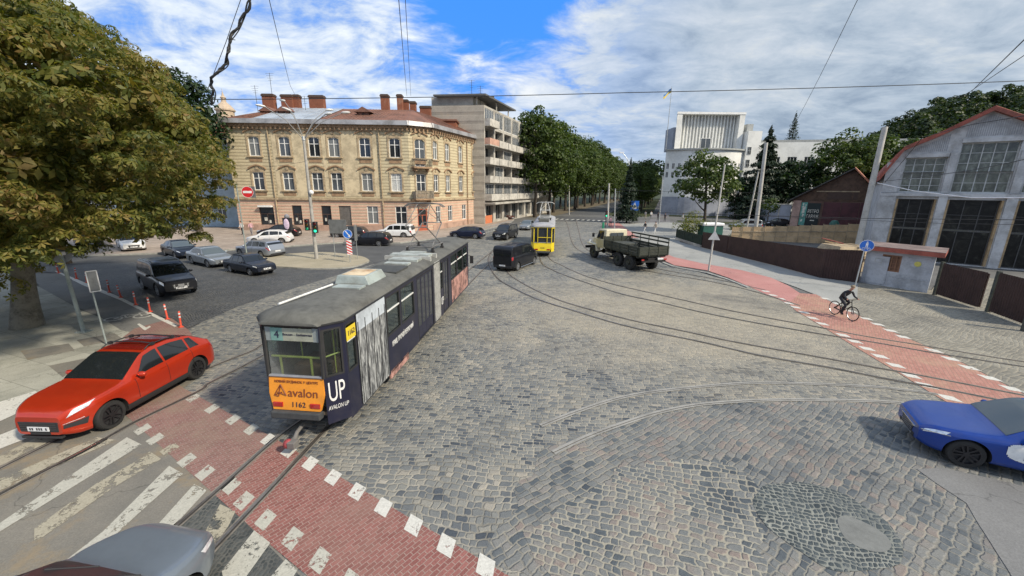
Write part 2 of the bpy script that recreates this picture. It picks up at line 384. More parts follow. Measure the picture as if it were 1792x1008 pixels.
mSq = cobble('sett_paving', R(6), 0.20, 0.145, stonesA, ((0.17,0.16,0.135),(0.34,0.315,0.26)), warp=0.30, wscale=0.14, jw=0.0105, patch=0.26, sun_warm=(12,9,(0.40,0.345,0.25)), center=(warm_cen.x,warm_cen.y))
mSqR = cobble('sett_paving_large', R(-38), 0.235, 0.155, stonesB, ((0.25,0.235,0.195),(0.15,0.145,0.13)), warp=0.20, wscale=0.17, jw=0.0105, patch=0.42)
mFan = cobble('sett_paving_fan', R(20), 0.185, 0.15, stonesB, ((0.28,0.26,0.21),(0.33,0.31,0.25)), warp=0.24, wscale=0.2, jw=0.012, patch=0.4)
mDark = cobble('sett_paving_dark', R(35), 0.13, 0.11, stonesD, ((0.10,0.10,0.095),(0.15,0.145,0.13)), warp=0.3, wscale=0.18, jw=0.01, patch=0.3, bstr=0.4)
mTrk = cobble('sett_paving_track', rdir+R(180), 0.15, 0.19, stonesC, ((0.20,0.18,0.14),(0.28,0.26,0.2)), warp=0.12, wscale=0.3, jw=0.012, patch=0.4)
mRing = cobble('sett_paving_small', R(20), 0.115, 0.095, [(0,(0.035,0.045,0.05)),(0.6,(0.075,0.09,0.095)),(1,(0.14,0.15,0.148))], ((0.16,0.17,0.155),(0.28,0.285,0.25)), warp=0.22, wscale=0.35, jw=0.009, patch=0.4)
mAsph = asphalt('asphalt', (0.10,0.10,0.10), (0.15,0.148,0.14))
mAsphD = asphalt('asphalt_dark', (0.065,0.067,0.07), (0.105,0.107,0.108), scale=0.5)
mAsphX = asphalt('asphalt_worn', (0.145,0.14,0.125), (0.21,0.195,0.165), stain=((0.27,0.20,0.11),0.55), scale=0.7)
mPave = asphalt('pavement_slabs', (0.25,0.25,0.215), (0.36,0.355,0.305), stain=((0.18,0.185,0.15),0.6), scale=0.5, tile=(1.6,1.1,R(20)))
mPaveF = asphalt('pavement_pale', (0.24,0.245,0.235), (0.33,0.33,0.31), stain=((0.18,0.18,0.17),0.5), scale=0.3)
mYard = cobble('yard_setts', R(-30), 0.22, 0.16, [(0,(0.12,0.115,0.10)),(0.5,(0.2,0.19,0.16)),(1,(0.29,0.275,0.23))], ((0.30,0.27,0.21),(0.22,0.20,0.16)), warp=0.3, jw=0.014, patch=0.5, bstr=0.45)
mRed = pavers('red_pavers', rdir+R(45), 0.17, 0.085, (0.19,0.072,0.063), (0.265,0.112,0.098), (0.30,0.22,0.19), (0.25,0.165,0.135), 0.5)
mRed2 = pavers('red_pavers_worn', rdir+R(45), 0.17, 0.085, (0.19,0.098,0.086), (0.25,0.135,0.118), (0.26,0.21,0.18), (0.24,0.19,0.14), 0.75)
mRed3 = pavers('red_pavers_path', R(-52), 0.21, 0.11, (0.33,0.155,0.125), (0.41,0.21,0.17), (0.22,0.15,0.12), (0.38,0.27,0.18), 0.55)
mRedSm = asphalt('red_asphalt', (0.36,0.165,0.15), (0.44,0.22,0.2), stain=((0.40,0.24,0.2),0.4))
mKerb = M('kerb_stone', (0.26,0.26,0.24), 0.85, var=0.25, scale=2, bump=0.3)
mPaint = paintmat('road_paint', (0.60,0.59,0.54), 0.40)
mPaintW = paintmat('road_paint_worn', (0.46,0.45,0.39), 0.425)
mPaintY = paintmat('road_paint_faded', (0.38,0.35,0.27), 0.46, 2.6)
mSlab = cobble('track_slabs', rdir, 0.09, 0.07, [(0,(0.035,0.042,0.042)),(1,(0.10,0.105,0.10))], ((0.07,0.07,0.065),(0.12,0.12,0.11)), warp=0.1, jw=0.006, patch=0.2, bstr=0.3)

sheet('ground', None, mAsph, -0.03, world=[(-1500,-900,0),(1500,-900,0),(1500,1500,0),(-1500,1500,0)])
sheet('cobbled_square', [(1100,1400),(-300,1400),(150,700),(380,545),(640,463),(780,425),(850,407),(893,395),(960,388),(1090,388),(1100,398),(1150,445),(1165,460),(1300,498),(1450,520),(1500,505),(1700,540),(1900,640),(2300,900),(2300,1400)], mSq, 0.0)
sheet('cobbled_square', [(905,1012),(860,985),(880,900),(930,830),(968,787),(1030,762),(1150,722),(1290,703),(1400,701),(1520,703),(1640,712),(1750,720),(2000,760),(2200,900),(2000,1300),(1100,1200)], mSqR, 0.004, ragged=0.35)
sheet('cobbled_square', [(930,930),(1040,850),(1180,800),(1290,820),(1335,880),(1330,960),(1290,1150),(1080,1120),(960,1010)], mFan, 0.008, smooth=6, ragged=0.35)
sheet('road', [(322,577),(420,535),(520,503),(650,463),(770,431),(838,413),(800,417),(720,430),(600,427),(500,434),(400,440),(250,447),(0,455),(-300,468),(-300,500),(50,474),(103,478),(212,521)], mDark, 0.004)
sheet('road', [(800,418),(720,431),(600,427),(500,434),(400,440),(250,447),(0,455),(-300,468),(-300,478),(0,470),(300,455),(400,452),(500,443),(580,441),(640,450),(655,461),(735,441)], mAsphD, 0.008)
sheet('bicycle_lane', [(103,478),(212,520),(317,573),(290,590),(212,578),(178,555),(143,542),(69,502),(30,481)], asphalt('lane_asphalt',(0.13,0.13,0.125),(0.19,0.19,0.18)), 0.008)
sheet('bicycle_lane', [(235,575),(300,557),(330,577),(345,600),(250,612),(215,590)], mRed2, 0.012)
sheet('pavement', [(-700,520),(-300,476),(50,474),(69,502),(143,543),(178,556),(212,578),(345,600),(230,640),(60,688),(-100,735),(-600,900)], mPave, 0.008)
sheet('crossing_road', [(60,688),(230,640),(345,600),(370,640),(322,680),(250,738),(380,868),(545,1020),(700,1200),(-900,1300),(-600,900),(-100,735)], mAsphX, 0.006)
# track slabs in the crossing
sheet('track_slabs', [(340,890),(372,862),(420,905),(500,985),(545,1025),(640,1100),(420,1150),(150,1030),(250,960),(316,906)], mSlab, 0.010)
# the red cycle crossing bottom left
RS0 = P(480,768); RS1 = P(850,985); sd = (RS1-RS0).normalized()
RL0 = P(240,745); RL1 = P(480,960)
sheet('cycle_crossing', None, mRed, 0.012, world=[P(486,771)+sd*0, P(850,985), P(850,985)+sd*4, RL1+sd*5, P(480,960), P(382,872)])
sheet('cycle_crossing', None, mRed2, 0.012, world=[P(486.5,771), P(322,680), P(300,664), P(205,714), P(240,745), P(381.5,871.5)])
rd = Vector((0.13,0.99,0)).normalized()
def white_square(c, a, b, m, name='road_marking', z=0.016):
    mb = MB(); c = Vector((c.x,c.y,z)); mb.add([c-a-b, c+a-b, c+a+b, c-a+b], [(0,1,2,3)], m); return tag(mb.build(name), kind='structure')
railL = (P(485,765)-P(380,858)).normalized()
for i,(x,y) in enumerate([(338,697),(371,716),(408,735),(440,752),(470,770),(506,790),(543,812),(583,836),(625,861),(671,888),(724,920),(781,955),(850,993)]):
    white_square(P(x,y), sd*0.165, railL*0.185, mPaint if i>3 else mPaintW)
for i,(x,y) in enumerate([(250,752),(272,769),(297,787),(327,806),(359,828),(405,851),(427,877),(465,910),(512,943),(560,981),(612,1022)]):
    white_square(P(x,y), sd*0.165, railL*0.185, (mPaintW if i!=2 else mPaintY))
# zebra stripes lower left (quads in pixels)
for q, m in [([(-60,742),(0,703),(62,684),(80,700),(0,737),(-60,765)], mPaint), ([(-80,812),(0,761),(40,745),(52,765),(0,785),(-80,840)], mPaint),
          ([(-20,813),(0,797),(95,750),(115,765),(0,815),(-20,826)], mPaintY), ([(0,838),(170,765),(205,770),(0,858),(-40,872),(-40,850)], mPaintY),
          ([(0,915),(222,765),(248,778),(0,930),(-60,968),(-60,948)], mPaintW), ([(60,925),(170,845),(240,806),(262,790),(282,803),(200,852),(110,915),(60,950)], mPaintY),
          ([(90,1000),(180,930),(296,815),(320,829),(235,905),(150,985),(110,1020)], mPaintW), ([(220,980),(340,847),(362,858),(300,925),(250,1000)], mPaintW),
          ([(355,938),(385,882),(412,895),(400,920),(372,960),(340,990)], mPaintY), ([(388,1000),(445,928),(473,950),(430,1010),(400,1050)], mPaintW), ([(430,1060),(500,978),(520,998),(470,1080)], mPaintW)]:
    sheet('zebra_crossing', q, m, 0.016)
# line at the bollards, arrow and bicycle symbol
sheet('road_marking', [(95,474),(99,474),(150,495),(215,522),(265,547),(312,569),(306,572),(262,551),(210,525),(145,499)], mPaint, 0.014)
def bike_symbol(c, fx, fy, s, m):
    mb = MB()
    def q(u, v): return c+fx*u*s+fy*v*s
    for cu in (-0.55, 0.55):
        for i in range(20):
            a0, a1 = 2*math.pi*i/20, 2*math.pi*(i+1)/20
            mb.add([q(cu+0.3*math.cos(a0),0.3*math.sin(a0)), q(cu+0.38*math.cos(a0),0.38*math.sin(a0)), q(cu+0.38*math.cos(a1),0.38*math.sin(a1)), q(cu+0.3*math.cos(a1),0.3*math.sin(a1))], [(0,1,2,3)], m)
    for a, b in [((-0.55,0),(-0.2,0.5)),((-0.2,0.5),(0.4,0.5)),((0.4,0.5),(-0.05,0)),((-0.05,0),(-0.2,0.5)),((-0.55,0),(-0.05,0)),((0.55,0),(0.35,0.75)),((0.35,0.75),(0.6,0.8)),((-0.35,0.6),(-0.05,0.6))]:
        A = q(*a); B = q(*b); d = (B-A).normalized(); w = Vector((-d.y,d.x,0))*0.035*s
        mb.add([A-w,B-w,B+w,A+w], [(0,1,2,3)], m)
    return tag(mb.build('road_marking'), kind='structure')
c = P(224,556); c.z = 0.014
fx = (P(255,552)-P(197,558)).normalized(); fy = (P(231,546)-P(219,566)).normalized()
bike_symbol(c, fx, fy, 0.95, mPaint)
sheet('road_marking', [(240,567),(244,566),(256,573),(262,570),(264,572),(254,578),(250,576)], mPaint, 0.014)
# iron covers and patches in the pavement
for q in ([(36,614),(120,601),(131,613),(48,630)], [(85,640),(150,627),(140,640),(110,660)], [(134,595),(200,583),(215,593),(147,606)], [(165,612),(220,604),(200,614),(170,622)]):
    sheet('pavement_patch', q, mAsphX, 0.012)
sheet('manhole_cover', None, M('cast_iron',(0.16,0.155,0.14),0.7,0.3,bump=0.4), 0.016, world=[P(85,614)+Vector((math.cos(t)*0.33,math.sin(t)*0.33,0)) for t in [k*0.3927 for k in range(16)]])
sheet('manhole_cover', None, MATS['cast_iron'], 0.016, world=[P(175,594)+Vector((math.cos(t)*0.33,math.sin(t)*0.33,0)) for t in [k*0.3927 for k in range(16)]])
# round patch with concrete cover
pc = P(1440,925)
sheet('cobbled_square', [(1325,872),(1345,850),(1400,846),(1470,862),(1540,905),(1580,950),(1570,985),(1500,1000),(1430,985),(1370,945),(1335,910)], mRing, 0.012, smooth=5, ragged=0.12)
mCon = M('concrete_cover', (0.15,0.155,0.148), 0.85, var=0.15, scale=1.5, bump=0.3)
sheet('manhole_cover', [(1466,908),(1485,904),(1515,915),(1548,935),(1560,955),(1545,966),(1510,960),(1478,940)], mCon, 0.016, smooth=5)
sheet('road', [(1603,820),(1650,818),(1792,850),(2000,900),(2000,1300),(1792,1045),(1762,995),(1735,950),(1690,880)], asphalt('asphalt_patch',(0.15,0.15,0.15),(0.20,0.20,0.195)), 0.014, ragged=0.03)
# right-hand cycle path, pavement, yard
lowE = [(1150,446),(1165,457),(1180,464),(1237,473),(1275,486),(1324,507),(1356,522),(1392,543),(1440,572),(1482,598),(1530,627),(1577,655),(1640,694),(1680,716),(1800,790)]
upE = [(1900,745),(1787,687),(1708,647),(1648,617),(1569,584),(1523,562),(1470,536),(1428,515),(1392,501),(1350,486),(1299,473),(1233,461.6),(1180,450),(1166,444)]
sheet('cycle_path', lowE[:6]+[(1332,511),(1380,531),(1400,513),(1380,500)]+upE[9:], mRedSm, 0.012)
sheet('cycle_path', [(1380,531),(1392,543)]+lowE[8:]+upE[:8]+[(1400,513)], mRed3, 0.012)
pd = (P(1577,640)-P(1407,547)).normalized(); tdir = (P(1550,603)-P(1462,589)).normalized()
for i,(x,y) in enumerate([(1340,510),(1353,517),(1366,523),(1380,531),(1392,538),(1407,547),(1422,557),(1439,567),(1475,587),(1496,598),(1517,610.5),(1540,624),(1567,640),(1594,658),(1621,675),(1661,697),(1445,523),(1516,558),(1536,568),(1558,579),(1580,590),(1634,614),(1664,628.5),(1696,644),(1732,662),(1771,681),(1466,532),(1490,545)]):
    white_square(P(x,y), pd*0.19, tdir*0.2, mPaint)
sheet('pavement', [(1085,391),(1120,420),(1150,438),(1166,444),(1180,451),(1233,462),(1299,474),(1350,487),(1392,502),(1428,516),(1465,532),(1500,520),(1502,495),(1434,486),(1360,466),(1271,444),(1227,432),(1190,424),(1188,410),(1300,412),(1290,395),(1165,389)], mPaveF, 0.010)
sheet('cycle_path', [(1056,390),(1083,390),(1118,416),(1098,416)], mRedSm, 0.014)
sheet('yard', [(1465,533),(1500,518),(1502,495),(1630,508),(1650,480),(1900,500),(2100,640),(2000,740),(1900,745),(1787,686),(1708,646),(1648,616),(1569,583),(1523,561)], mYard, 0.008)
mb = MB()
kp = [P(x,y+4) for x,y in [(1140,447),(1165,458),(1180,464),(1237,474),(1275,486),(1310,500)]]
for a, b in zip(kp[:-1], kp[1:]):
    d = (b-a).normalized(); w = Vector((-d.y,d.x,0))*0.11
    mb.hexa([a-w,b-w,b+w,a+w], [p+Vector((0,0,0.06)) for p in (a-w,b-w,b+w,a+w)], mKerb)
tag(mb.build('kerb'), kind='structure')
# traffic island and far pavement: real kerb steps
mIs = asphalt('island_paving', (0.28,0.25,0.18), (0.38,0.335,0.25), scale=0.4)
sheet('traffic_island', [(385,452),(395,462),(430,467),(484,466),(542,469),(609,467),(641,459),(645,454),(626,447),(567,441),(500,444),(430,447)], mIs, 0.12, smooth=5, kerb=mKerb)
mPk = asphalt('pavement_pink', (0.28,0.23,0.19), (0.37,0.31,0.26), stain=((0.24,0.20,0.18),0.5), tile=(0.6,0.6,0.1))
sheet('pavement', [(-300,463),(0,450),(250,443),(400,436),(500,430),(600,423),(640,424),(700,424),(800,412),(850,401),(890,391),(900,384),(855,378),(835,385),(800,391),(745,398),(712,399),(423,398),(-300,402)], mPk, 0.13, kerb=mKerb)
# boulevard
dv = Vector((0.344,0.939,0)); dn = Vector((0.939,-0.344,0)); B0 = P(1000,384)
def strip(name, a, b, l0, l1, m, z):
    return sheet(name, None, m, z, world=[B0+dn*a+dv*l0, B0+dn*b+dv*l0, B0+dn*b+dv*l1, B0+dn*a+dv*l1])
mGrass = asphalt('grass', (0.022,0.032,0.010), (0.055,0.065,0.022), stain=((0.10,0.085,0.045),0.5), scale=0.2)
strip('grass', -400, 900, 22, 900, mGrass, -0.02)
strip('road', -6, 7.5, -2, 700, mAsphD, 0.004)
strip('path', 15.5, 19.5, -2, 700, asphalt('path_asphalt',(0.13,0.125,0.13),(0.18,0.175,0.18)), 0.004)
strip('road', -60, 300, 9, 17, mAsph, 0.006)
strip('grass_verge', 21, 70, 3, 8, mGrass, 0.008)
strip('verge', 4.5, 15, 17, 120, mGrass, 0.008)
strip('dirt_verge', -13, -6, 2, 200, asphalt('dirt_ground',(0.10,0.085,0.06),(0.17,0.14,0.09)), 0.008)
for k in range(13):
    strip('zebra_crossing', -6.5+k*1.1, -6.0+k*1.1, -2.2, 0.6, mPaint, 0.012)
# ---- rails
mRail = M('rail_steel', (0.30,0.27,0.24), 0.38, 0.85, var=0.25, scale=1.5)
mRailO = M('rail_rusty', (0.27,0.24,0.21), 0.55, 0.6, var=0.3, scale=1.5)
mPaleR = M('rail_sunk_pale', (0.27,0.262,0.24), 0.7, 0.2, var=0.2, scale=1.5)
mGrv = M('rail_groove', (0.03,0.028,0.026), 0.9, var=0.3)
mBed = M('rail_edge', (0.15,0.135,0.115), 0.85, var=0.35, scale=2)
def rail(px, m=mRail, world=None, w=0.026):
    pts = [Vector((p.x,p.y,0)) for p in (world or [P(x,y) for x,y in px])]
    pts = crom(pts, 8); mb = MB()
    for a, b, z, mm in ((-0.10,0.065,0.016,mBed if m is not mPaleR else mPaleR),(-w-(0.04 if m is not mPaleR else 0.015),-w,0.020,mGrv),(-w,w,0.024,m)):
        v = []
        for i, p in enumerate(pts):
            d = (pts[min(i+1,len(pts)-1)]-pts[max(i-1,0)]).normalized(); nn = Vector((d.y,-d.x,0))
            v += [p-nn*b+Vector((0,0,z)), p-nn*a+Vector((0,0,z))]
        mb.add(v, [(2*i+1,2*i+3,2*i+2,2*i) for i in range(len(pts)-1)], mm)
    return tag(mb.build('tram_rail'), kind='structure')
TR0 = Vector((-5.15,8.85,0)); TH = R(84.5); tf = Vector((math.cos(TH),math.sin(TH),0)); tn = Vector((tf.y,-tf.x,0))
far_l = [TR0+tf*s-tn*0.52+Vector((0.0011*max(0,s-8)**2,0,0)) for s in (2,6,10,16,22,28,34)]
far_r = [TR0+tf*s+tn*0.52+Vector((0.0011*max(0,s-8)**2,0,0)) for s in (2,6,10,16,22,28,34)]
_a, _b = P(485.7,765), P(380,858); rail(None, world=[_b+(_b-_a)*1.3, _b+(_b-_a)*0.6, _b, _a]+far_l)
_a, _b = P(581,740.5), P(470,858); rail(None, world=[_b+(_b-_a)*1.2, _b+(_b-_a)*0.55, _b, _a]+far_r)
rail([(-150,950),(0,865),(156,784),(234,740),(348,684.5),(364,672),(421,643),(461,621),(520,590),(600,545)])
rail([(-150,895),(0,819.5),(89,775),(230,705),(375,640),(439,614.6),(461,601),(510,577),(570,540)], m=mRailO)
rail([(944,430),(947,458),(969.6,473.5),(1001,486),(1045.5,501),(1090,515),(1150,528),(1200,540),(1257,552.5),(1351,570),(1455,587.5),(1545,602),(1620.6,615.6),(1698,627.5),(1792,642),(2000,672)])
rail([(955,430),(962,452),(985,465),(1020,481),(1068,496),(1110,506),(1195,525),(1262,540),(1342,556),(1430,572),(1510,588),(1628,607),(1728,623.5),(1792,633),(2000,662)], m=mRailO)
rail([(870,430),(856,450),(859,469),(871,487),(889,499),(925,517),(956,529),(1001,542.7),(1068,563),(1135,579.5),(1217,596),(1284,611.6),(1340,624),(1456,644),(1549,662.5),(1640.5,679),(1767.5,704),(2000,748)])
rail([(893,430),(884,450),(886,470),(896,483.5),(925,501),(956,516),(990,529),(1045.5,545),(1112.5,562),(1200,580),(1284,598),(1373,614),(1462.5,630),(1549,646),(1615,658),(1688,672),(1792,692),(2000,730)], m=mRailO)
rail([(945,745),(1005,721.5),(1081,697),(1159,683.5),(1280,672),(1351,670),(1451,673),(1550,678.6),(1640,690)], m=mPaleR)
rail([(967,792),(1025,765),(1081,744),(1148,722.6),(1215,709),(1282,703),(1351,700),(1440,700),(1550,703),(1640,712)], m=mPaleR)
rail([(990,385),(995,399),(999,416),(1006,431),(1023,443),(1060,457),(1109,469),(1147,477),(1240,492),(1320,510),(1400,535)], m=mRailO)
rail([(1008,385),(1013,403),(1017,420),(1024,433),(1040,443),(1080,455),(1125,464),(1170,474),(1260,490),(1340,508)], m=mRailO)
# ================================================================== BUILDINGS
def wall(mb, a, b, z0, z1, ops, m, depth=0.25, mr=None, inner=None):
    """wall from a to b (viewer on the right-hand side), with openings (s0, s1, za, zb, rise) cut out, reveals and arch heads"""
    a = Vector((a[0],a[1],0)); b = Vector((b[0],b[1],0)); e = (b-a); L = e.length; e.normalize(); nrm = Vector((e.y,-e.x,0)); mr = mr or m
    def q(s_, z, d=0.0): return a+e*s_-nrm*d+Vector((0,0,z))
    ss = sorted({0.0, L} | {o[0] for o in ops} | {o[1] for o in ops}); zs = sorted({z0, z1} | {o[2] for o in ops} | {o[3] for o in ops})
    for i in range(len(ss)-1):
        run = None
        for j in range(len(zs)-1):
            cs, cz = (ss[i]+ss[i+1])/2, (zs[j]+zs[j+1])/2
            if any(o[0] < cs < o[1] and o[2] < cz < o[3] for o in ops): continue
            mb.add([q(ss[i],zs[j]), q(ss[i+1],zs[j]), q(ss[i+1],zs[j+1]), q(ss[i],zs[j+1])], [(0,1,2,3)], m)
    for o in ops:
        s0,s1,za,zb = o[:4]; D = depth
        mb.add([q(s0,za),q(s0,zb),q(s0,zb,D),q(s0,za,D)], [(0,1,2,3)], mr); mb.add([q(s1,zb),q(s1,za),q(s1,za,D),q(s1,zb,D)], [(0,1,2,3)], mr)
        mb.add([q(s1,za),q(s0,za),q(s0,za,D),q(s1,za,D)], [(0,1,2,3)], mr); mb.add([q(s0,zb),q(s1,zb),q(s1,zb,D),q(s0,zb,D)], [(0,1,2,3)], mr)
        if len(o) > 4 and o[4]:
            r = o[4]; K = 6; c = (s0+s1)/2; hw = (s1-s0)/2
            arc = [(c+hw*math.cos(math.pi*k/K), zb-r+r*math.sin(math.pi*k/K)) for k in range(K+1)]
            for k in range(K):
                (xa,ya),(xb,yb) = arc[k], arc[k+1]
                mb.add([q(xb,yb,-0.002), q(xa,ya,-0.002), q(xa,zb,-0.002), q(xb,zb,-0.002)], [(0,1,2,3)], m)
                mb.add([q(xa,ya), q(xb,yb), q(xb,yb,D), q(xa,ya,D)], [(0,1,2,3)], mr)
    return mb
WC = {}
mWhite = M('window_white', (0.74,0.74,0.72), 0.6, var=0.08, dirt=0.3, dirtcol=(0.4,0.38,0.34))
mBrownF = M('frame_brown', (0.10,0.06,0.04), 0.6, var=0.2)
mGreyF = M('frame_grey', (0.30,0.31,0.30), 0.6, var=0.2)
mPane = glassmat('window_glass', (0.020,0.024,0.030), 0.08)
mPane2 = glassmat('window_glass_curtain', (0.17,0.18,0.18), 0.25)
mPane3 = glassmat('window_glass_mid', (0.07,0.08,0.09), 0.12)
def window(parent, a, b, s, z, w, h, style='cross', fm=None, pane=None, setback=0.14, name='window'):
    """frame with glazing bars (part) and its pane (sub-part), standing in the opening whose foot is s metres along a-b"""
    a = Vector((a[0],a[1],0)); b = Vector((b[0],b[1],0)); e = (b-a).normalized(); nrm = Vector((e.y,-e.x,0))
    T = frame(a+e*s-nrm*setback+Vector((0,0,z)), e, (0,0,1)); fm = fm or mWhite; pane = pane or mPane
    k = (round(w,2), round(h,2), style, fm.name, pane.name)
    if k not in WC:
        mb = MB(); t = 0.085; d = 0.05
        mb.box(-w/2,-w/2+t,0,h,-d,d,fm); mb.box(w/2-t,w/2,0,h,-d,d,fm); mb.box(-w/2+t,w/2-t,0,t,-d,d,fm); mb.box(-w/2+t,w/2-t,h-t,h,-d,d,fm)
        if 'c' in style[0]:
            mb.box(-0.045,0.045,t,h-t,-d+0.004,d-0.004,fm); zt_ = h*0.66 if style == 'cross' else h*0.5
            mb.box(-w/2+t,-0.045,zt_-0.04,zt_+0.04,-d+0.006,d-0.006,fm); mb.box(0.045,w/2-t,zt_-0.04,zt_+0.04,-d+0.006,d-0.006,fm)
        if style.startswith('grid'):
            nx, ny = [int(c) for c in style[4:].split('x')]
            for i in range(1,nx): x = -w/2+w*i/nx; mb.box(x-0.03,x+0.03,t,h-t,-d+0.004,d-0.004,fm)
            for j in range(1,ny): y = h*j/ny; mb.box(-w/2+t,w/2-t,y-0.02,y+0.02,-d+0.008,d-0.008,fm)
        if style.startswith('bars'):
            nx = int(style[4:])
            for i in range(1,nx): x = -w/2+w*i/nx; mb.box(x-0.03,x+0.03,t,h-t,-d+0.004,d-0.004,fm)
        f = mb.build(name); gl = MB(); gl.box(-w/2+0.01,w/2-0.01,0.01,h-0.01,-0.02,-0.005,pane); p = gl.build('pane')
        WC[k] = (f.data, p.data); bpy.data.objects.remove(f); bpy.data.objects.remove(p)
    f = bpy.data.objects.new(name, WC[k][0]); C.objects.link(f); f.parent = parent; f.matrix_local = T
    p = bpy.data.objects.new('pane', WC[k][1]); C.objects.link(p); p.parent = f
    return f

def stripedwall(name, c1, c2, period, lowc=None, zsplit=None):
    """plaster scored into horizontal bands"""
    m, g = newmat(name); pos = g.n('ShaderNodeNewGeometry').outputs['Position']; x, y, z = g.xyz(pos)
    f = g.m('FRACT', g.m('DIVIDE', z, period)); k = g.sstep(g.m('ABSOLUTE', g.m('SUBTRACT', f, 0.5)), 0.26, 0.40)
    c = g.mix(k, c1, c2)
    a = g.noise(pos, 0.8, 6, 0.65); b = g.noise(pos, 7, 4, 0.7)
    c = g.mix(0.45, c, g.ramp(a, [(0.3,(0.33,0.33,0.33)),(0.7,(0.66,0.66,0.66))]), 'OVERLAY')
    c = g.mix(g.m('MULTIPLY', g.sstep(a, 0.55, 0.72), 0.45), c, (0.34,0.27,0.19))
    c = g.mix(0.3, c, g.ramp(b, [(0.35,(0.3,0.3,0.3)),(0.65,(0.7,0.7,0.7))]), 'OVERLAY')
    finish(g, c, 0.9, 0, g.m('SUBTRACT', 1.0, k), 0.5, 0.05, spec=0.2); MATS[name] = m; return m
mYel = stripedwall('plaster_yellow', (0.53,0.46,0.31), (0.40,0.34,0.225), 0.42)
mYelP = M('plaster_plain', (0.50,0.42,0.28), 0.9, var=0.22, scale=0.7, dirt=0.5, dirtcol=(0.30,0.24,0.16))
mPink = stripedwall('plaster_pink', (0.55,0.36,0.27), (0.50,0.42,0.31), 0.42)
mTrim = M('stucco_trim', (0.36,0.28,0.18), 0.9, var=0.25, scale=2, dirt=0.5)
mTrim2 = M('stucco_brown', (0.27,0.175,0.105), 0.9, var=0.25, scale=2)
mGut = M('gutter_zinc', (0.25,0.25,0.26), 0.5, 0.3, var=0.25, scale=0.6, dirt=0.4)
mRoofR = M('roof_rust', (0.155,0.075,0.052), 0.8, var=0.3, scale=0.7, dirt=0.5, dirtcol=(0.09,0.06,0.05))
mRoofZ = M('roof_zinc', (0.36,0.40,0.44), 0.45, 0.3, var=0.2, scale=0.4, dirt=0.3, dirtcol=(0.2,0.14,0.1))
mBrick = stripedwall('chimney_brick', (0.27,0.10,0.06), (0.18,0.09,0.06), 0.11)
mSoot = M('soot', (0.07,0.045,0.035), 0.9)
mDoor = M('door_dark', (0.055,0.035,0.028), 0.6, var=0.3)
mDoorR = M('door_red', (0.28,0.07,0.035), 0.6, var=0.3)
mIron = M('iron_railing', (0.05,0.05,0.05), 0.6, 0.3)

YB = thing('apartment_house', 'three-storey yellow and pink plastered corner house with red-brown roof and brick chimneys', 'building', (0,0,0))
A0 = Vector((-38.6,56.9,0)); A1 = Vector((-14.3,57.5,0)); C1 = Vector((-11.7,59.4,0)); B1 = Vector((-5.5,74.6,0)); ZT = 14.25
AX = [454.6,506.4,557,590.6,643.6,694.6]
BX = [763.3,784,806.4,829.6]
mb = MB()
def opsfor(a, b, xs, w, ground, w2=None):
    o = []; info = []
    for i, x in enumerate(xs):
        s = at_wall(x, a, b); L = (b-a).length; ww = w
        o.append((s-ww/2, s+ww/2, 10.15, 12.65, 0.35)); o.append((s-ww/2, s+ww/2, 5.65, 8.05, 0)); info.append(s)
    return o, info
oA, sA = opsfor(A0, A1, AX, 1.5, None)
gA = [(455+6,2.0,'shop'),(515,1.35,'door'),(567,1.35,'door'),(600,1.7,'shutter'),(649,1.55,'win'),(699.5,1.6,'win2')]
gops = []
for x, w, kd in gA:
    s = at_wall(x, A0, A1); gops.append((s-w/2, s+w/2, 1.15 if kd.startswith('win') else 0.14, 3.6, 0, kd, w, s))
oB, sB = opsfor(C1, B1, BX, 1.25, None)
gBs = [at_wall(x, C1, B1) for x in (766,787,811.5,833)]
gB = [(s-0.65, s+0.65, 1.15, 3.55, 0) for s in gBs]
Lc = (C1-A1).length
oC = [(Lc/2-0.75,Lc/2+0.75,9.05,12.65,0.35),(Lc/2-0.7,Lc/2+0.7,4.75,8.05,0)]; gC = [(Lc/2-0.75,Lc/2+0.75,0.14,3.3,0)]
wall(mb, A0, A1, 4.5, ZT, oA, mYel); wall(mb, A0, A1, 0.1, 4.5, [g_[:5] for g_ in gops], mPink)
wall(mb, C1, B1, 4.5, ZT, oB, mYel); wall(mb, C1, B1, 0.1, 4.5, gB, mPink)
wall(mb, A1, C1, 4.5, ZT, oC, mYel); wall(mb, A1, C1, 0.1, 4.5, gC, mPink)
back = [(-14,74,0),(-38.6,70,0)]
wall(mb, B1, back[0], 0.1, ZT, [], mYelP); wall(mb, back[1], A0, 0.1, ZT, [], mYelP); wall(mb, back[0], back[1], 0.1, ZT, [], mYelP)
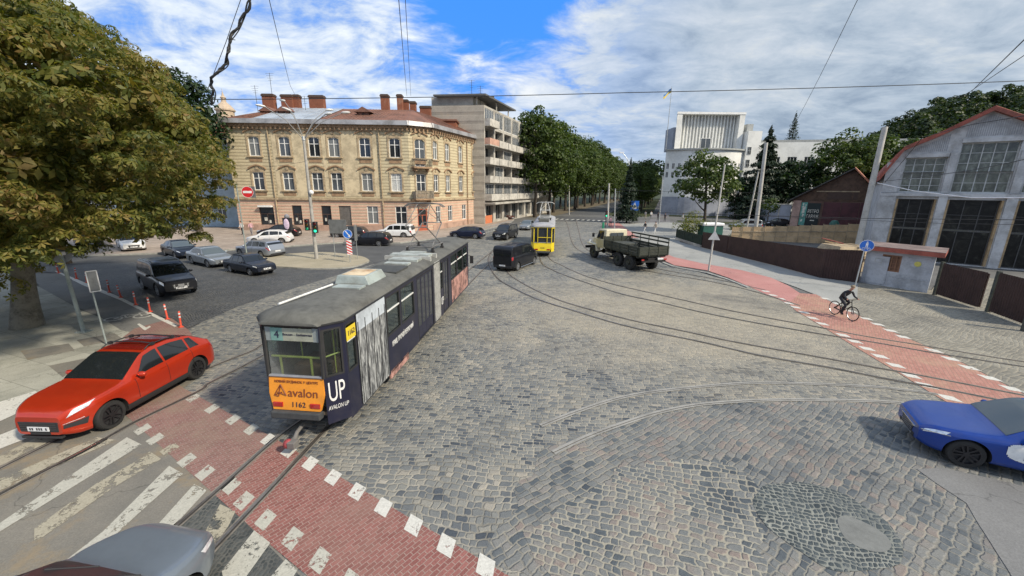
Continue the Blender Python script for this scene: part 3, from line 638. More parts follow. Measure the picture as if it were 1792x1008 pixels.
# plaster fields between the scored bands
def onwall(mb, a, b, s0, s1, z0, z1, d, m, d0=0.0):
    e = (b-a).normalized(); nrm = Vector((e.y,-e.x,0)); T = frame(a, e, (0,0,1)); mb.box(s0,s1,z0,z1,d0,d,m,T)
for s0_, s1_ in [(at_wall(484,A0,A1)+0.1, at_wall(665,A0,A1)-0.1)]:
    ranges = []; cur = s0_
    for s in sA:
        if s0_ < s < s1_: ranges.append((cur, s-1.05)); cur = s+1.05
    ranges.append((cur, s1_))
    for r0, r1 in ranges:
        if r1-r0 > 0.3: onwall(mb, A0, A1, r0, r1, 4.9, 13.6, 0.03, mYelP)
mb.build('wall', YB)
def trims(a, b, ss, w):
    mb = MB(); e = (b-a).normalized()
    for s in ss:
        for zt_, zb_ in ((12.65,10.15),(8.05,5.65)):
            mb = MB()
            hood = zt_+ (0.55 if zt_ > 10 else 0.45)
            onwall(mb, a, b, s-w/2-0.22, s-w/2, zb_, zt_, 0.07, mTrim); onwall(mb, a, b, s+w/2, s+w/2+0.22, zb_, zt_, 0.07, mTrim)
            onwall(mb, a, b, s-w/2-0.35, s+w/2+0.35, zb_-0.16, zb_-0.002, 0.20, mTrim); onwall(mb, a, b, s-w/2-0.1, s+w/2+0.1, zb_-0.75, zb_-0.3, 0.04, mTrim2)
            onwall(mb, a, b, s-w/2-0.22, s+w/2+0.22, zt_+0.002, zt_+0.3, 0.06, mTrim)
            # swept hood moulding
            T = frame(a, e, (0,0,1)); pts = []
            for k in range(13):
                t = -1+2*k/12; pts.append((s+t*(w/2+0.45), hood+0.32*math.cos(t*math.pi*0.5)**1.5*(1 if zt_>10 else 1.25) - 0.10*(abs(t)>0.9), 0.1))
            for p, q in zip(pts[:-1], pts[1:]):
                mb.hexa([(p[0],p[1],0),(q[0],q[1],0),(q[0],q[1]+0.16,0),(p[0],p[1]+0.16,0)], [(p[0],p[1],0.2),(q[0],q[1],0.2),(q[0],q[1]+0.16,0.2),(p[0],p[1]+0.16,0.2)], mTrim2, T)
            mb.box(s-0.17,s+0.17,hood-0.12,hood+0.22,0,0.12,mTrim,T); mb.build('window_surround', YB)
for a_, b_, ss_, w_ in ((A0,A1,sA,1.5),(C1,B1,sB,1.25),(A1,C1,[Lc/2],1.5)):
    for s_ in ss_: trims(a_, b_, [s_], w_)
mb = MB()
def band(a, b, z0, z1, d, m, ext=0.0):
    onwall(mb, Vector(a), Vector(b), -ext, (Vector(b)-Vector(a)).length+ext, z0, z1, d, m)
for a, b in ((A0,A1),(A1,C1),(C1,B1)):
    band(a, b, 4.36, 4.62, 0.22, mTrim); band(a, b, 13.55, 13.9, 0.12, mTrim); band(a, b, 13.9, 14.25, 0.35, mTrim2)
    band(a, b, 0.1, 0.9, 0.06, M('plinth', (0.33,0.22,0.17), 0.9, var=0.25, scale=1)) if a is not A1 else None
    e_ = (b-a).normalized(); L = (b-a).length; k = 0.3
    while k < L: onwall(mb, a, b, k-0.1, k+0.1, 13.62, 14.0, 0.42, mTrim2, 0.35); k += 0.6
mb.build('cornice', YB)
mb = MB()
for a, b in ((A0,A1),(A1,C1),(C1,B1)):
    e = (b-a).normalized(); L = (b-a).length; T = frame(a, e, (0,0,1))
    mb.hexa([(-0.3,14.252,0.0),(L+0.3,14.252,0.0),(L+0.3,14.252,0.75),(-0.3,14.252,0.75)], [(-0.3,14.75,0.0),(L+0.3,14.75,0.0),(L+0.3,14.85,0.55),(-0.3,14.85,0.55)], mGut, T)
mb.build('gutter', YB)
# drainpipes
for x in (481,669):
    s = at_wall(x, A0, A1); mb = MB(); T = frame(A0, (A1-A0), (0,0,1)); mb.tube((s,0.3,0.16),(s,14.1,0.16),0.075,m=mTrim,T=T); mb.build('drainpipe', YB)
s = at_wall(817, C1, B1); mb = MB(); T = frame(C1, (B1-C1), (0,0,1)); mb.tube((s,0.3,0.16),(s,14.1,0.16),0.075,m=mTrim2,T=T); mb.build('drainpipe', YB)
# windows
panes = [mPane2, mPane3, mPane, mPane2, mPane, mPane, mPane3]
mPane4 = M('curtain_white', (0.42,0.43,0.42), 0.5, var=0.25, scale=6)
for i, s in enumerate(sA):
    window(YB, A0, A1, s, 10.15, 1.5, 2.5, 'cross', pane=panes[i]); window(YB, A0, A1, s, 5.65, 1.5, 2.4, 'cross', pane=[mPane,mPane3,mPane3,mPane3,mPane2,mPane4][i])
for i, s in enumerate(sB):
    window(YB, C1, B1, s, 10.15, 1.25, 2.5, 'cross', pane=mPane2); window(YB, C1, B1, s, 5.65, 1.25, 2.4, 'cross', pane=mPane2 if i%2 else mPane3)
for s in gBs: window(YB, C1, B1, s, 1.15, 1.3, 2.4, 'cross', pane=mPane3)
window(YB, A1, C1, Lc/2, 9.05, 1.5, 3.6, 'cross', pane=mPane3); window(YB, A1, C1, Lc/2, 4.75, 1.4, 3.3, 'cross', pane=mPane)
mAd = [M('shop_poster', (0.5,0.48,0.42), 0.6, var=0.3)]
for g_ in gops:
    s0_,s1_,za,zb,_,kd,w,s = g_
    if kd.startswith('win'): window(YB, A0, A1, s, za, w, zb-za, 'cross', pane=mPane2 if kd=='win' else mPane)
    else:
        T = frame(A0, (A1-A0), (0,0,1)); mb = MB()
        if kd == 'shutter':
            mb.box(s-w/2,s+w/2,za,zb,-0.22,-0.16,M('roller_shutter',(0.13,0.12,0.11),0.6,var=0.2))
            for k in range(12): mb.box(s-w/2+0.05,s+w/2-0.05,za+0.1+k*0.28,za+0.2+k*0.28,-0.159,-0.13,MATS['roller_shutter'])
            d = mb.build('door', YB)
        else:
            fr = 0.1
            mb.box(s-w/2,s-w/2+fr,za,zb,-0.2,-0.08,mDoor); mb.box(s+w/2-fr,s+w/2,za,zb,-0.2,-0.08,mDoor); mb.box(s-w/2+fr,s+w/2-fr,zb-fr,zb,-0.2,-0.08,mDoor); mb.box(s-w/2+fr,s+w/2-fr,za+2.2,za+2.32,-0.2,-0.1,mDoor)
            mb.box(s-0.04,s+0.04,za,za+2.2,-0.2,-0.1,mDoor); mb.box(s-w/2+fr,s+w/2-fr,za,za+0.35,-0.2,-0.1,mDoor)
            d = mb.build('door', YB)
            gl = MB(); gl.box(s-w/2+fr,s+w/2-fr,za+0.35,zb-fr,-0.17,-0.15,mPane); g2_ = gl.build('pane', d)
            hb = MB(); hb.box(s+0.07,s+0.11,za+0.9,za+1.3,-0.1,-0.05,mGut); hb.build('handle', d).matrix_local = Matrix()
            pb = MB(); pb.box(s-w*0.25,s-w*0.02,za+1.3,za+1.75,-0.149,-0.14,mAd[0]); pb.box(s+0.15,s+0.4,za+1.0,za+1.4,-0.149,-0.14,mAd[0]); pb.build('notice', d)
        d.matrix_local = T
        if kd == 'shop':
            ob = MB(); ob.box(s-w/2+0.1,s+w/2-0.05,zb-0.25,zb-0.02,0.0,0.5,mWhite); ob.build('awning', YB).matrix_local = T
T = frame(A1, (C1-A1), (0,0,1)); mb = MB(); s = Lc/2
mb.box(s-0.75,s+0.75,0.14,0.9,-0.2,-0.1,mDoorR); mb.box(s-0.75,s-0.6,0.9,3.3,-0.2,-0.1,mDoorR); mb.box(s+0.6,s+0.75,0.9,3.3,-0.2,-0.1,mDoorR); mb.box(s-0.6,s+0.6,3.1,3.3,-0.2,-0.1,mDoorR); mb.box(s-0.6,s+0.6,2.3,2.4,-0.2,-0.1,mDoorR); mb.box(s-0.06,s+0.06,0.9,2.3,-0.2,-0.1,mDoorR)
d = mb.build('door', YB); d.matrix_local = T
gl = MB(); gl.box(s-0.6,s+0.6,0.9,3.1,-0.17,-0.15,mPane); gl.build('pane', d); hb = MB(); hb.box(s+0.1,s+0.15,1.0,1.3,-0.1,-0.05,mGut); hb.build('handle', d)
# balconies on the cut corner
for z, dep, hh in ((9.0,1.0,1.0),(4.7,1.2,1.1)):
    mb = MB(); mb.box(s-1.35,s+1.35,z-0.22,z,0,dep,mTrim2,T); mb.box(s-1.0,s-0.8,z-0.6,z-0.22,0,dep*0.7,mTrim2,T); mb.box(s+0.8,s+1.0,z-0.6,z-0.22,0,dep*0.7,mTrim2,T)
    bal = mb.build('balcony', YB); mb = MB()
    if z > 8:
        for k in range(22): x = s-1.32+k*2.64/21; mb.box(x-0.012,x+0.012,z,z+hh,dep-0.05,dep-0.02,mIron,T)
        for k in range(7): y = 0.05+k*(dep-0.1)/7; mb.box(s-1.34,s-1.32,z,z+hh,y,y+0.025,mIron,T); mb.box(s+1.32,s+1.34,z,z+hh,y,y+0.025,mIron,T)
        mb.box(s-1.35,s+1.35,z+hh,z+hh+0.05,dep-0.06,dep-0.01,mIron,T)
    else:
        mo = M('weathered_balcony', (0.22,0.19,0.15), 0.85, var=0.35, scale=3)
        for k in range(14): x = s-1.3+k*2.6/13; mb.box(x-0.06,x+0.06,z,z+hh-0.1,dep-0.09,dep-0.02,mo,T)
        mb.box(s-1.37,s+1.37,z+hh-0.1,z+hh,dep-0.12,dep+0.02,mo,T); mb.box(s-1.37,s-1.28,z,z+hh-0.1,0,dep-0.13,mo,T); mb.box(s+1.28,s+1.37,z,z+hh-0.1,0,dep-0.13,mo,T)
    mb.build('railing', bal)
# roof with hips, ridge about 4.5 m back
RZ = 17.3
rA = Vector((-33.5,63.0,RZ)); rC = Vector((-15.0,63.6,RZ)); rB = Vector((-10.6,74.2,RZ-0.1))
e0 = A0+Vector((-0.3,-0.3,14.8)); e1 = A1+Vector((0.1,-0.5,14.8)); e2 = C1+Vector((0.4,-0.2,14.8)); e3 = B1+Vector((0.5,0.2,14.8)); e4 = Vector((-15.5,75,14.8)); e5 = Vector((-20,69.5,14.8)); e6 = Vector((-38.9,69.5,14.8))
mb = MB(); mb.add([e0,e1,rC,rA],[(0,1,2,3)],mRoofR); mb.add([e1,e2,rC],[(0,1,2)],mRoofR); mb.add([e2,e3,rB,rC],[(0,1,2,3)],mRoofR); mb.add([e6,e0,rA],[(0,1,2)],mRoofR); mb.add([e5,e6,rA,rC],[(0,1,2,3)],mRoofR); mb.add([e4,e5,rC,rB],[(0,1,2,3)],mRoofR); mb.add([e3,e4,rB],[(0,1,2)],mRoofR)
rf = mb.build('roof', YB)
def lerp3(a, b, t): return Vector(a)*(1-t)+Vector(b)*t
mb = MB(); q = [lerp3(e0,e1,0.17), lerp3(e0,e1,0.52), lerp3(rA,rC,0.46), lerp3(rA,rC,0.04)]; q = [p+Vector((0,-0.03,0.03)) for p in q]; mb.add(q,[(0,1,2,3)],mRoofZ); 
for k in range(9):
    t = k/8; a_ = lerp3(q[0],q[1],t); b_ = lerp3(q[3],q[2],t); mb.tube(a_+Vector((0,0,0.01)), b_+Vector((0,0,0.01)), 0.03, m=mRoofZ, k=4)
mb.build('roof_patch', rf)
mb = MB()
for k in range(1,46):
    t = k/46; a_ = lerp3(e0,e1,t); b_ = lerp3(rA,rC,t)
    if not 0.15 < t < 0.54: mb.tube(a_+Vector((0,0,0.02)), b_+Vector((0,0,0.02)), 0.03, m=mRoofR, k=4)
mb.build('roof_seams', rf); mb = MB()
for k in range(1,26):
    t = k/26; mb.tube(lerp3(e2,e3,t)+Vector((0,0,0.02)), lerp3(rC,rB,t)+Vector((0,0,0.02)), 0.03, m=mRoofR, k=4)
mb.build('roof_seams', rf)
def chimney(x, y0, y1, depth, wpx):
    """x = pixel centre, y0 top pixel row"""
    d = ray(x, 250); t = depth/d.y; px, py = d.x*t, depth; zt_ = z_at(x, y0, px, py); w = wpx/700*depth/2
    mb = MB(); mb.box(px-w,px+w,py-0.45,py+0.45,15.3,zt_-0.35,mBrick); mb.box(px-w-0.08,px+w+0.08,py-0.53,py+0.53,zt_-0.35,zt_-0.12,mSoot); mb.box(px-w,px+w,py-0.45,py+0.45,zt_-0.12,zt_,mSoot)
    return mb.build('chimney', rf)
for x, y0, w, dp in [(480.5,166,18,64.2),(512.5,167,18,64.2),(528.5,167,9,64.6),(562.5,168,23,64.2),(678.5,166,12,63.8),(704,166,8,64.4),(714,175,8,65.5),(726,178,9,66.5),(747,186,17,69.5)]: chimney(x, y0, 0, dp, w)
mb = MB()
for x, dp in ((470,60.5),(637,60.3),(499,60.2)):
    d = ray(x,190); t = dp/d.y; px = d.x*t; z0_ = 15.9
    mb = MB(); mb.box(px-0.7,px+0.7,dp-0.4,dp+1.5,z0_-0.6,z0_+0.5,mRoofR); mb.add([(px-1.2,dp-0.7,z0_+0.4),(px+1.2,dp-0.7,z0_+0.4),(px,dp-0.7,z0_+1.1),(px-1.2,dp+2.6,z0_+0.4),(px+1.2,dp+2.6,z0_+0.4),(px,dp+2.6,z0_+1.1)],[(0,1,2),(0,2,5,3),(1,4,5,2),(0,3,4,1)],mRoofR)
    T_ = frame((px,dp-0.42,z0_+0.1),(1,0,0),(0,0,1)); mb.lathe([(0.24,0),(0.24,0.02),(0.0001,0.03)],12,mSoot,T_); mb.build('dormer', rf)
d = ray(778,232); t = 69/d.y; mb = MB(); mb.box(d.x*t-2.2,d.x*t+1.9,68.6,72,15.2,16.6,mBrick); mb.box(d.x*t-2.4,d.x*t+2.1,68.4,72.2,16.6,16.85,mRoofR); mb.build('dormer', rf)
mb = MB()
for x, y0, yb, dp in ((450,150,185,63.5),(476,128,166,64.2),(534,168,185,62)):
    d = ray(x,yb); t = dp/d.y; px = d.x*t; za, zb = z_at(x,yb,px,dp)-1, z_at(x,y0,px,dp); mb.tube((px,dp,za),(px,dp,zb),0.03,m=mIron,k=5)
    for k in range(4): mb.tube((px-0.6+0.1*k,dp,zb-0.3*k-0.1),(px+0.6-0.1*k,dp,zb-0.3*k-0.1),0.015,m=mIron,k=4)
mb.build('aerial', rf)
# wall sign and lamp over the shop
mb = MB(); sg = at_wall(434,A0,A1)
# ---------------------------------------------------------------- concrete block of flats
CB = thing('concrete_block', 'grey five-storey block of flats with open balconies and a flat canopy on its roof', 'building')
mConc = stripedwall('concrete_panel', (0.36,0.33,0.285), (0.29,0.265,0.23), 1.4)
mConcP = M('concrete_plain', (0.38,0.36,0.32), 0.9, var=0.2, scale=0.6, dirt=0.4)
mBalc = M('balcony_panel', (0.42,0.40,0.36), 0.85, var=0.25, scale=0.8, dirt=0.35)
mBalc2 = M('balcony_pink', (0.42,0.25,0.19), 0.85, var=0.25, scale=0.8)
K0 = Vector((-15.5,72.4,0)); K1 = Vector((-4.9,71.0,0)); K2 = K1+dv*44; K3 = K0+dv*44; KZ = 19.5
mb = MB(); wall(mb, K0, K1, 0, KZ, [], mConc)
ops = []; nb = 10; Lk = 44; wbay = Lk/nb
for fl in range(5):
    for k in range(nb):
        z = 4.2+fl*3.05; ops.append((k*wbay+0.35, (k+1)*wbay-0.35, z+0.15, z+2.75, 0))
for k in range(nb): ops.append((k*wbay+0.6, (k+1)*wbay-0.6, 0.5 if k%3 else 0.1, 3.2, 0))
wall(mb, K1, K2, 0, KZ, ops, mConcP, depth=1.2)
wall(mb, K2, K3, 0, KZ, [], mConc); wall(mb, K3, K0, 0, KZ, [], mConc)
mb.add([K0+Vector((0,0,KZ)),K1+Vector((0,0,KZ)),K2+Vector((0,0,KZ)),K3+Vector((0,0,KZ))],[(0,1,2,3)],mConcP)
mb.build('wall', CB)
T = frame(K1, (K2-K1), (0,0,1))
for fl in range(5):
    for k in range(nb):
        z = 4.2+fl*3.05; s = (k+0.5)*wbay; glazed = (fl==4) or (fl==0) or ((k*7+fl*3)%5==0)
        f = window(CB, K1, K2, s, z+0.15, wbay-0.75, 2.6, 'bars5' if glazed else 'bars3', fm=mWhite if glazed else mGreyF, pane=mPane3 if glazed else mPane, setback=0.12 if glazed else 1.1)
        if fl < 4 or k == 0:
            mb = MB(); pm = mBalc2 if (k==0 and fl==3) else mBalc
            mb.box(s-wbay/2+0.1,s+wbay/2-0.1,z-0.12,z+0.05,0,1.0 if fl else 1.3,mConcP,T); mb.box(s-wbay/2+0.1,s+wbay/2-0.1,z+0.05,z+1.05,0.94 if fl else 1.24,1.0 if fl else 1.3,pm,T)
            mb.box(s-wbay/2+0.1,s-wbay/2+0.15,z+0.05,z+1.05,0.002,0.94 if fl else 1.24,pm,T); mb.box(s+wbay/2-0.15,s+wbay/2-0.1,z+0.05,z+1.05,0.002,0.94 if fl else 1.24,pm,T); mb.build('balcony', CB)
for k in range(nb):
    s = (k+0.5)*wbay; window(CB, K1, K2, s, 0.5 if k%3 else 0.1, wbay-1.2, 2.7 if k%3 else 3.1, 'bars3', fm=mGreyF, pane=mPane, setback=0.5)
mb = MB(); mb.box(0,20,3.5,3.8,0,2.0,mConcP,T); mb.build('canopy', CB)
mb = MB(); mb.box(0.2,3.2,0.1,1.5,0.002,0.06,M('orange_panel',(0.5,0.16,0.07),0.7),T); mb.build('painted_panel', CB)
# roof canopy
mb = MB(); c0 = K1+(K1-K0).normalized()*0.3
def kq(u, v, z): 
    e_ = (K1-K0).normalized(); return K0+e_*u+dv*v+Vector((0,0,z))
mb.hexa([kq(1.5,0.5,KZ+0.02),kq(8.6,0.5,KZ+0.02),kq(8.6,6,KZ+0.02),kq(1.5,6,KZ+0.02)],[kq(1.5,0.5,KZ+1.34),kq(8.6,0.5,KZ+1.34),kq(8.6,6,KZ+1.34),kq(1.5,6,KZ+1.34)],mConcP)
mb.build('penthouse', CB)
mb = MB(); mb.hexa([kq(2.4,-0.6,KZ+1.35),kq(11.2,-0.6,KZ+1.35),kq(11.2,14,KZ+1.35),kq(2.4,14,KZ+1.35)],[kq(2.4,-0.6,KZ+1.6),kq(11.2,-0.6,KZ+1.6),kq(11.2,14,KZ+1.6),kq(2.4,14,KZ+1.6)],M('canopy_dark',(0.10,0.10,0.10),0.7))
mb.box(-12.0,-8.6,74,78,KZ+1.6,KZ+1.95,MATS['canopy_dark']); mb.box(-6.6,-3.4,74,79,KZ+1.6,KZ+2.0,MATS['canopy_dark'])
for u, v in ((9.2,0.6),(10.4,6),(10.4,12),(6,12)): p = kq(u,v,KZ); mb.tube(p,p+Vector((0,0,1.35)),0.12,m=mConcP,k=6)
mb.build('roof_canopy', CB)
mb = MB()
for x, y0 in ((826,140),(841,150)):
    d = ray(x,200); t = 74/d.y; zt_ = z_at(x,y0,d.x*t,74); mb.tube((d.x*t,74,KZ),(d.x*t,74,zt_),0.035,m=mIron,k=4)
    for k in range(4): mb.tube((d.x*t-0.6+0.1*k,74,zt_-0.35*k-0.1),(d.x*t+0.6-0.1*k,74,zt_-0.35*k-0.1),0.015,m=mIron,k=4)
mb.build('aerial', CB)
# ---------------------------------------------------------------- white modernist building
WB = thing('modernist_building', 'white modernist building with a curved front and a ribbed box on top', 'building')
mWh = M('white_render', (0.68,0.68,0.65), 0.85, var=0.1, scale=0.4, dirt=0.3, dirtcol=(0.45,0.45,0.43))
mWg = M('grey_render', (0.27,0.29,0.34), 0.85, var=0.15, scale=0.4)
cx, cy, rad = 49.0, 116.5, 14.0; angs = [R(-137+94*k/16) for k in range(17)]
arc = [Vector((cx+rad*math.cos(a), cy+rad*math.sin(a), 0)) for a in angs]
mb = MB()
for k in range(16):
    a, b = arc[k], arc[k+1]; L = (b-a).length
    wall(mb, a, b, 4.6, 15.7, [(0.35,L-0.35,9.3,10.75,0),(0.35,L-0.35,11.4,12.85,0)], mWh, depth=0.2); wall(mb, a+Vector((0,0.001,0)), b, 0, 4.6, [], mWg)
pl = [Vector((60.5,125,0)), Vector((47.5,127,0))]
wall(mb, arc[-1], pl[0], 0, 15.7, [], mWh); wall(mb, pl[1], arc[0], 0, 15.7, [], mWh)
mb.prism([(p.x,p.y) for p in arc]+[(p.x,p.y) for p in pl], 15.7, 15.9, mWh); mb.build('wall', WB)
mb = MB(); out_ = [Vector((cx+(rad+0.5)*math.cos(a), cy+(rad+0.5)*math.sin(a), 0)) for a in angs]; mb.prism([(p.x,p.y) for p in out_]+[(60.5,125),(47.2,127)], 15.9, 16.25, mGreyF); mb.build('parapet', WB)
for k in range(16):
    a, b = arc[k], arc[k+1]; L = (b-a).length
    for z in (9.3,11.4): window(WB, a, b, L/2, z, L-0.7, 1.45, 'bars2', fm=mWhite, pane=mPane3, setback=0.12)
mb = MB(); ux0, ux1, uy = 40.4, 57.2, 106.2; uz = 24.5
mb.hexa([(ux0,uy,16.25),(ux0+1.3,uy,16.25),(ux0+6.3,uy+14,16.25),(ux0+5.4,uy+14,16.25)],[(ux0,uy,uz),(ux0+1.3,uy,uz),(ux0+6.3,uy+14,uz),(ux0+5.4,uy+14,uz)],mWh); mb.box(ux1-1.3,ux1,uy,uy+14,16.25,uz,mWh); mb.hexa([(ux0-0.1,uy-0.1,uz),(ux1+0.1,uy-0.1,uz),(ux1+0.1,uy+14.1,uz),(ux0+5.3,uy+14.1,uz)],[(ux0-0.1,uy-0.1,uz+0.5),(ux1+0.1,uy-0.1,uz+0.5),(ux1+0.1,uy+14.1,uz+0.5),(ux0+5.3,uy+14.1,uz+0.5)],mWhite)
mb.box(ux0+2.0,ux1-1.3,uy+2.2,uy+2.9,16.25,uz-0.01,mWh)
k = ux0+1.9
while k < ux1-1.5: mb.box(k-0.16,k+0.16,uy+1.55,uy+2.2,16.25,uz-0.02,mWh); k += 0.82
mb.build('upper_block', WB)
window(WB, (ux0,uy+1.5), (ux1,uy+1.5), 8.4, 16.3, 2.6, 2.8, 'bars2', fm=mWhite, pane=mPane3, setback=0.0)
mb = MB(); mb.box(57.6,61.0,104.5,116,0,20.5,mWh); mb.box(57.9,59.4,106,108,20.5,22.3,mGreyF); mb.build('stair_tower', WB); mb = MB(); mb.box(41.4,43.8,110.5,116,16.3,22.0,mWg); mb.build('roof_cabin', WB)
for z in (3,6,9,12,15): window(WB, (57.6,104.5), (61.0,104.5), 0.8, z, 0.9, 1.8, 'cbars', fm=mGreyF, pane=mPane, setback=-0.05)
w0 = Vector((62,112,0)); w1 = Vector((104,104,0)); mb = MB(); ops = []
for k in range(10):
    for z in (4,8.2,12.4): ops.append((2+k*4, 2+k*4+2.3, z, z+2.6, 0))
wall(mb, w0, w1, 0, 18.6, ops, mWh); mb.prism([(62,112),(104,104),(107,118),(65,126)], 18.6, 19.2, mGreyF); wall(mb, w1, (107,118), 0, 18.6, [], mWh); mb.build('wing', WB)
for o_ in ops: window(WB, w0, w1, o_[0]+1.15, o_[2], 2.3, 2.6, 'bars3', fm=mWhite, pane=mPane)
mb = MB(); d = ray(1171,200); px, py = d.x*106/d.y, 106.0; mb.tube((px,py,16.2),(px,py,z_at(1171,152,px,py)),0.09,0.05,mGreyF,6); fp = mb.build('flagpole', WB)
zt_ = z_at(1171,153,px,py); mb = MB(); 
def flagpt(u, v): return (px+0.02-u*1.9, py+0.25*math.sin(u*5), zt_-0.2-v*1.0-u*1.5+0.15*math.sin(u*6))
for i in range(8):
    for j, mm in enumerate((M('flag_blue',(0.10,0.22,0.45),0.8), M('flag_yellow',(0.6,0.45,0.08),0.8))):
        mb.add([flagpt(i/8,j/2+0.5),flagpt((i+1)/8,j/2+0.5),flagpt((i+1)/8,j/2),flagpt(i/8,j/2)],[(0,1,2,3)],mm)
mb.build('flag', fp)
# boundary wall left/right of it
bw = thing('boundary_wall', 'low grey concrete wall in front of the conifers beside the white building', 'wall')
mb = MB(); a = P(1272,379); b = P(1380,392); 
wall(mb, a, b, 0, 3.6, [], mWg); wall(mb, b, a+Vector((0.5,0.6,0)), 0, 3.6, [], mWg); mb.build('wall_panel', bw); mb = MB(); e = (b-a).normalized(); L = (b-a).length; T = frame(a, e, (0,0,1)); mb.box(-0.1,L,3.6,3.75,-0.5,0.1,mConcP,T)
for k in range(int(L/3)): mb.box(k*3,k*3+0.25,0,3.6,0.002,0.08,mConcP,T)
mb.build('coping', bw)
# ---------------------------------------------------------------- retro garage
GB = thing('brick_garage', 'old brick garage with gabled tin roof, dark red gates and a green and black sign', 'building')
mGarB = M('old_brick', (0.11,0.065,0.05), 0.9, var=0.35, scale=1.2, dirt=0.5)
mGarP = M('old_pink_plaster', (0.38,0.26,0.22), 0.9, var=0.2, scale=1)
mMar = M('gate_maroon', (0.065,0.018,0.022), 0.6, var=0.3, scale=1)
mWood = M('boards_brown', (0.075,0.045,0.03), 0.85, var=0.35, scale=1.5)
mTinR = M('tin_roof_orange', (0.40,0.17,0.10), 0.6, 0.1, var=0.2, scale=0.5)
G0 = Vector((49.3,72.0,0)); G1 = Vector((58.4,64.8,0)); gl_ = (G1-G0).length; gT = frame(G0, G1-G0, (0,0,1)); gm = at_wall(1487, G0, G1)
gz = z_at(1487, 297, *(G0+(G1-G0).normalized()*gm).xy); ge = 4.9
mb = MB(); mb.box(0,1.15,0,ge,-0.3,0,mGarP,gT); mb.box(1.15,gl_,0,ge-0.2,-0.3,-0.05,mGarB,gT)
mb.add([(0,ge,0),(gl_,ge,0),(gm,gz,0)],[(0,1,2)],mWood,gT); mb.box(0,gl_,ge-0.2,ge+0.0,-0.3,0.03,mWood,gT)
for x in (3.4,gm+0.4): mb.box(x-0.12,x+0.12,ge,ge+(gz-ge)*(1-abs(x-gm)/gm)-0.1,0,0.08,mWood,gT)
mb.box(3.0,gl_-3,ge+1.3,ge+1.45,0,0.1,mTrim,gT)
mb.box(4.6,8.5,ge+0.1,ge+1.25,0.002,0.05,mSoot,gT)
bk = (G1-G0).normalized(); bd = Vector((-bk.y,bk.x,0)); wall(mb, G0+bd*20, G0, 0, ge, [], mGarP); wall(mb, G1, G1+bd*20, 0, ge, [], mGarP); mb.build('wall', GB)
mb = MB()
for s_ in (4.3,6.7,9.1): 
    mb.box(s_,s_+2.3,0,4.5,-0.05,0.05,mMar,gT)
    for k in range(4): mb.box(s_+0.1+k*0.6,s_+0.15+k*0.6,0,4.5,0.05,0.08,mMar,gT)
mb.build('gate', GB)
mb = MB(); 
for sgn, mm in ((0,M('tin_roof_dark',(0.05,0.048,0.045),0.7)),(1,mTinR)):
    a_ = (-0.9,ge-0.5) if sgn==0 else (gl_+0.9,ge-0.5); 
    mb.add([(a_[0],a_[1],0.8),(gm,gz+0.1,0.8),(gm,gz+0.1,-20),(a_[0],a_[1],-20),(a_[0],a_[1]+0.22,0.8),(gm,gz+0.32,0.8),(gm,gz+0.32,-20),(a_[0],a_[1]+0.22,-20)],[(0,1,2,3),(4,5,6,7),(0,1,5,4),(0,3,7,4),(1,2,6,5),(2,3,7,6)],mm,gT)
    if sgn:
        for k in range(26): z = 0.7-k*0.8; mb.tube((gm,gz+0.36,z),(a_[0],a_[1]+0.26,z),0.06,m=mm,k=4,T=gT)
mb.build('roof', GB)
mSgG = M('sign_green', (0.09,0.26,0.22), 0.6, var=0.3, scale=2); mSgB = M('sign_black', (0.012,0.02,0.02), 0.6); mLet = M('sign_letters', (0.62,0.60,0.52), 0.6)
mb = MB(); mb.box(1.25,2.1,0.5,4.4,0.0,0.12,mSgG,gT)
for k in range(14):
    r1 = random.Random(k); x = 1.35+r1.random()*0.5; y = 0.8+r1.random()*3.2; mb.box(x,x+0.12+r1.random()*0.15,y,y+0.2+r1.random()*0.3,0.12,0.13,mLet,gT)
mb.build('poster', GB)
mb = MB(); mb.box(2.15,3.95,0.5,4.3,0.0,0.12,mSgB,gT); sgn = mb.build('sign_board', GB)
for tx, yy, sz in (('РЕТРО',2.9,0.78),('ГАРАЖ',2.05,0.78),('cafe',1.4,0.3)):
    if tx == 'cafe':
        mb = MB(); mb.box(2.8,3.4,yy-0.08,yy+0.06,0.121,0.14,mLet,gT); mb.build('lettering', sgn)
    else: text_mesh('lettering', tx, sz, mLet, sgn, gT @ Matrix.Translation((3.05,yy,0.13)), sx=0.62)
# ---------------------------------------------------------------- tram depot
DP = thing('tram_depot', 'grey-blue depot hall with tall dark glazed bays, wide pillars and red roof edge', 'building')
mDep = M('depot_plaster', (0.41,0.415,0.42), 0.9, var=0.2, scale=0.9, dirt=0.6, dirtcol=(0.22,0.215,0.205))
mDepB = M('depot_boards', (0.25,0.26,0.28), 0.85, var=0.15, scale=1)
mRedR = M('roof_red', (0.24,0.065,0.045), 0.75, var=0.3, scale=1, dirt=0.6, dirtcol=(0.12,0.06,0.045))
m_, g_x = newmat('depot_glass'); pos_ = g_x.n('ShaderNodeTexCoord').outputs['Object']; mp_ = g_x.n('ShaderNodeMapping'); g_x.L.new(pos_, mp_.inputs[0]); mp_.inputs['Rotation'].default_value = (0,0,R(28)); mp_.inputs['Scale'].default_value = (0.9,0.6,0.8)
nz_ = g_x.noise(mp_.outputs[0], 2.2, 5, 0.7, 0.4); finish(g_x, g_x.ramp(nz_, [(0.36,(0.03,0.035,0.028)),(0.50,(0.075,0.085,0.065)),(0.62,(0.15,0.165,0.135)),(0.74,(0.24,0.26,0.23))]), 0.12, spec=0.6); mDepG = m_
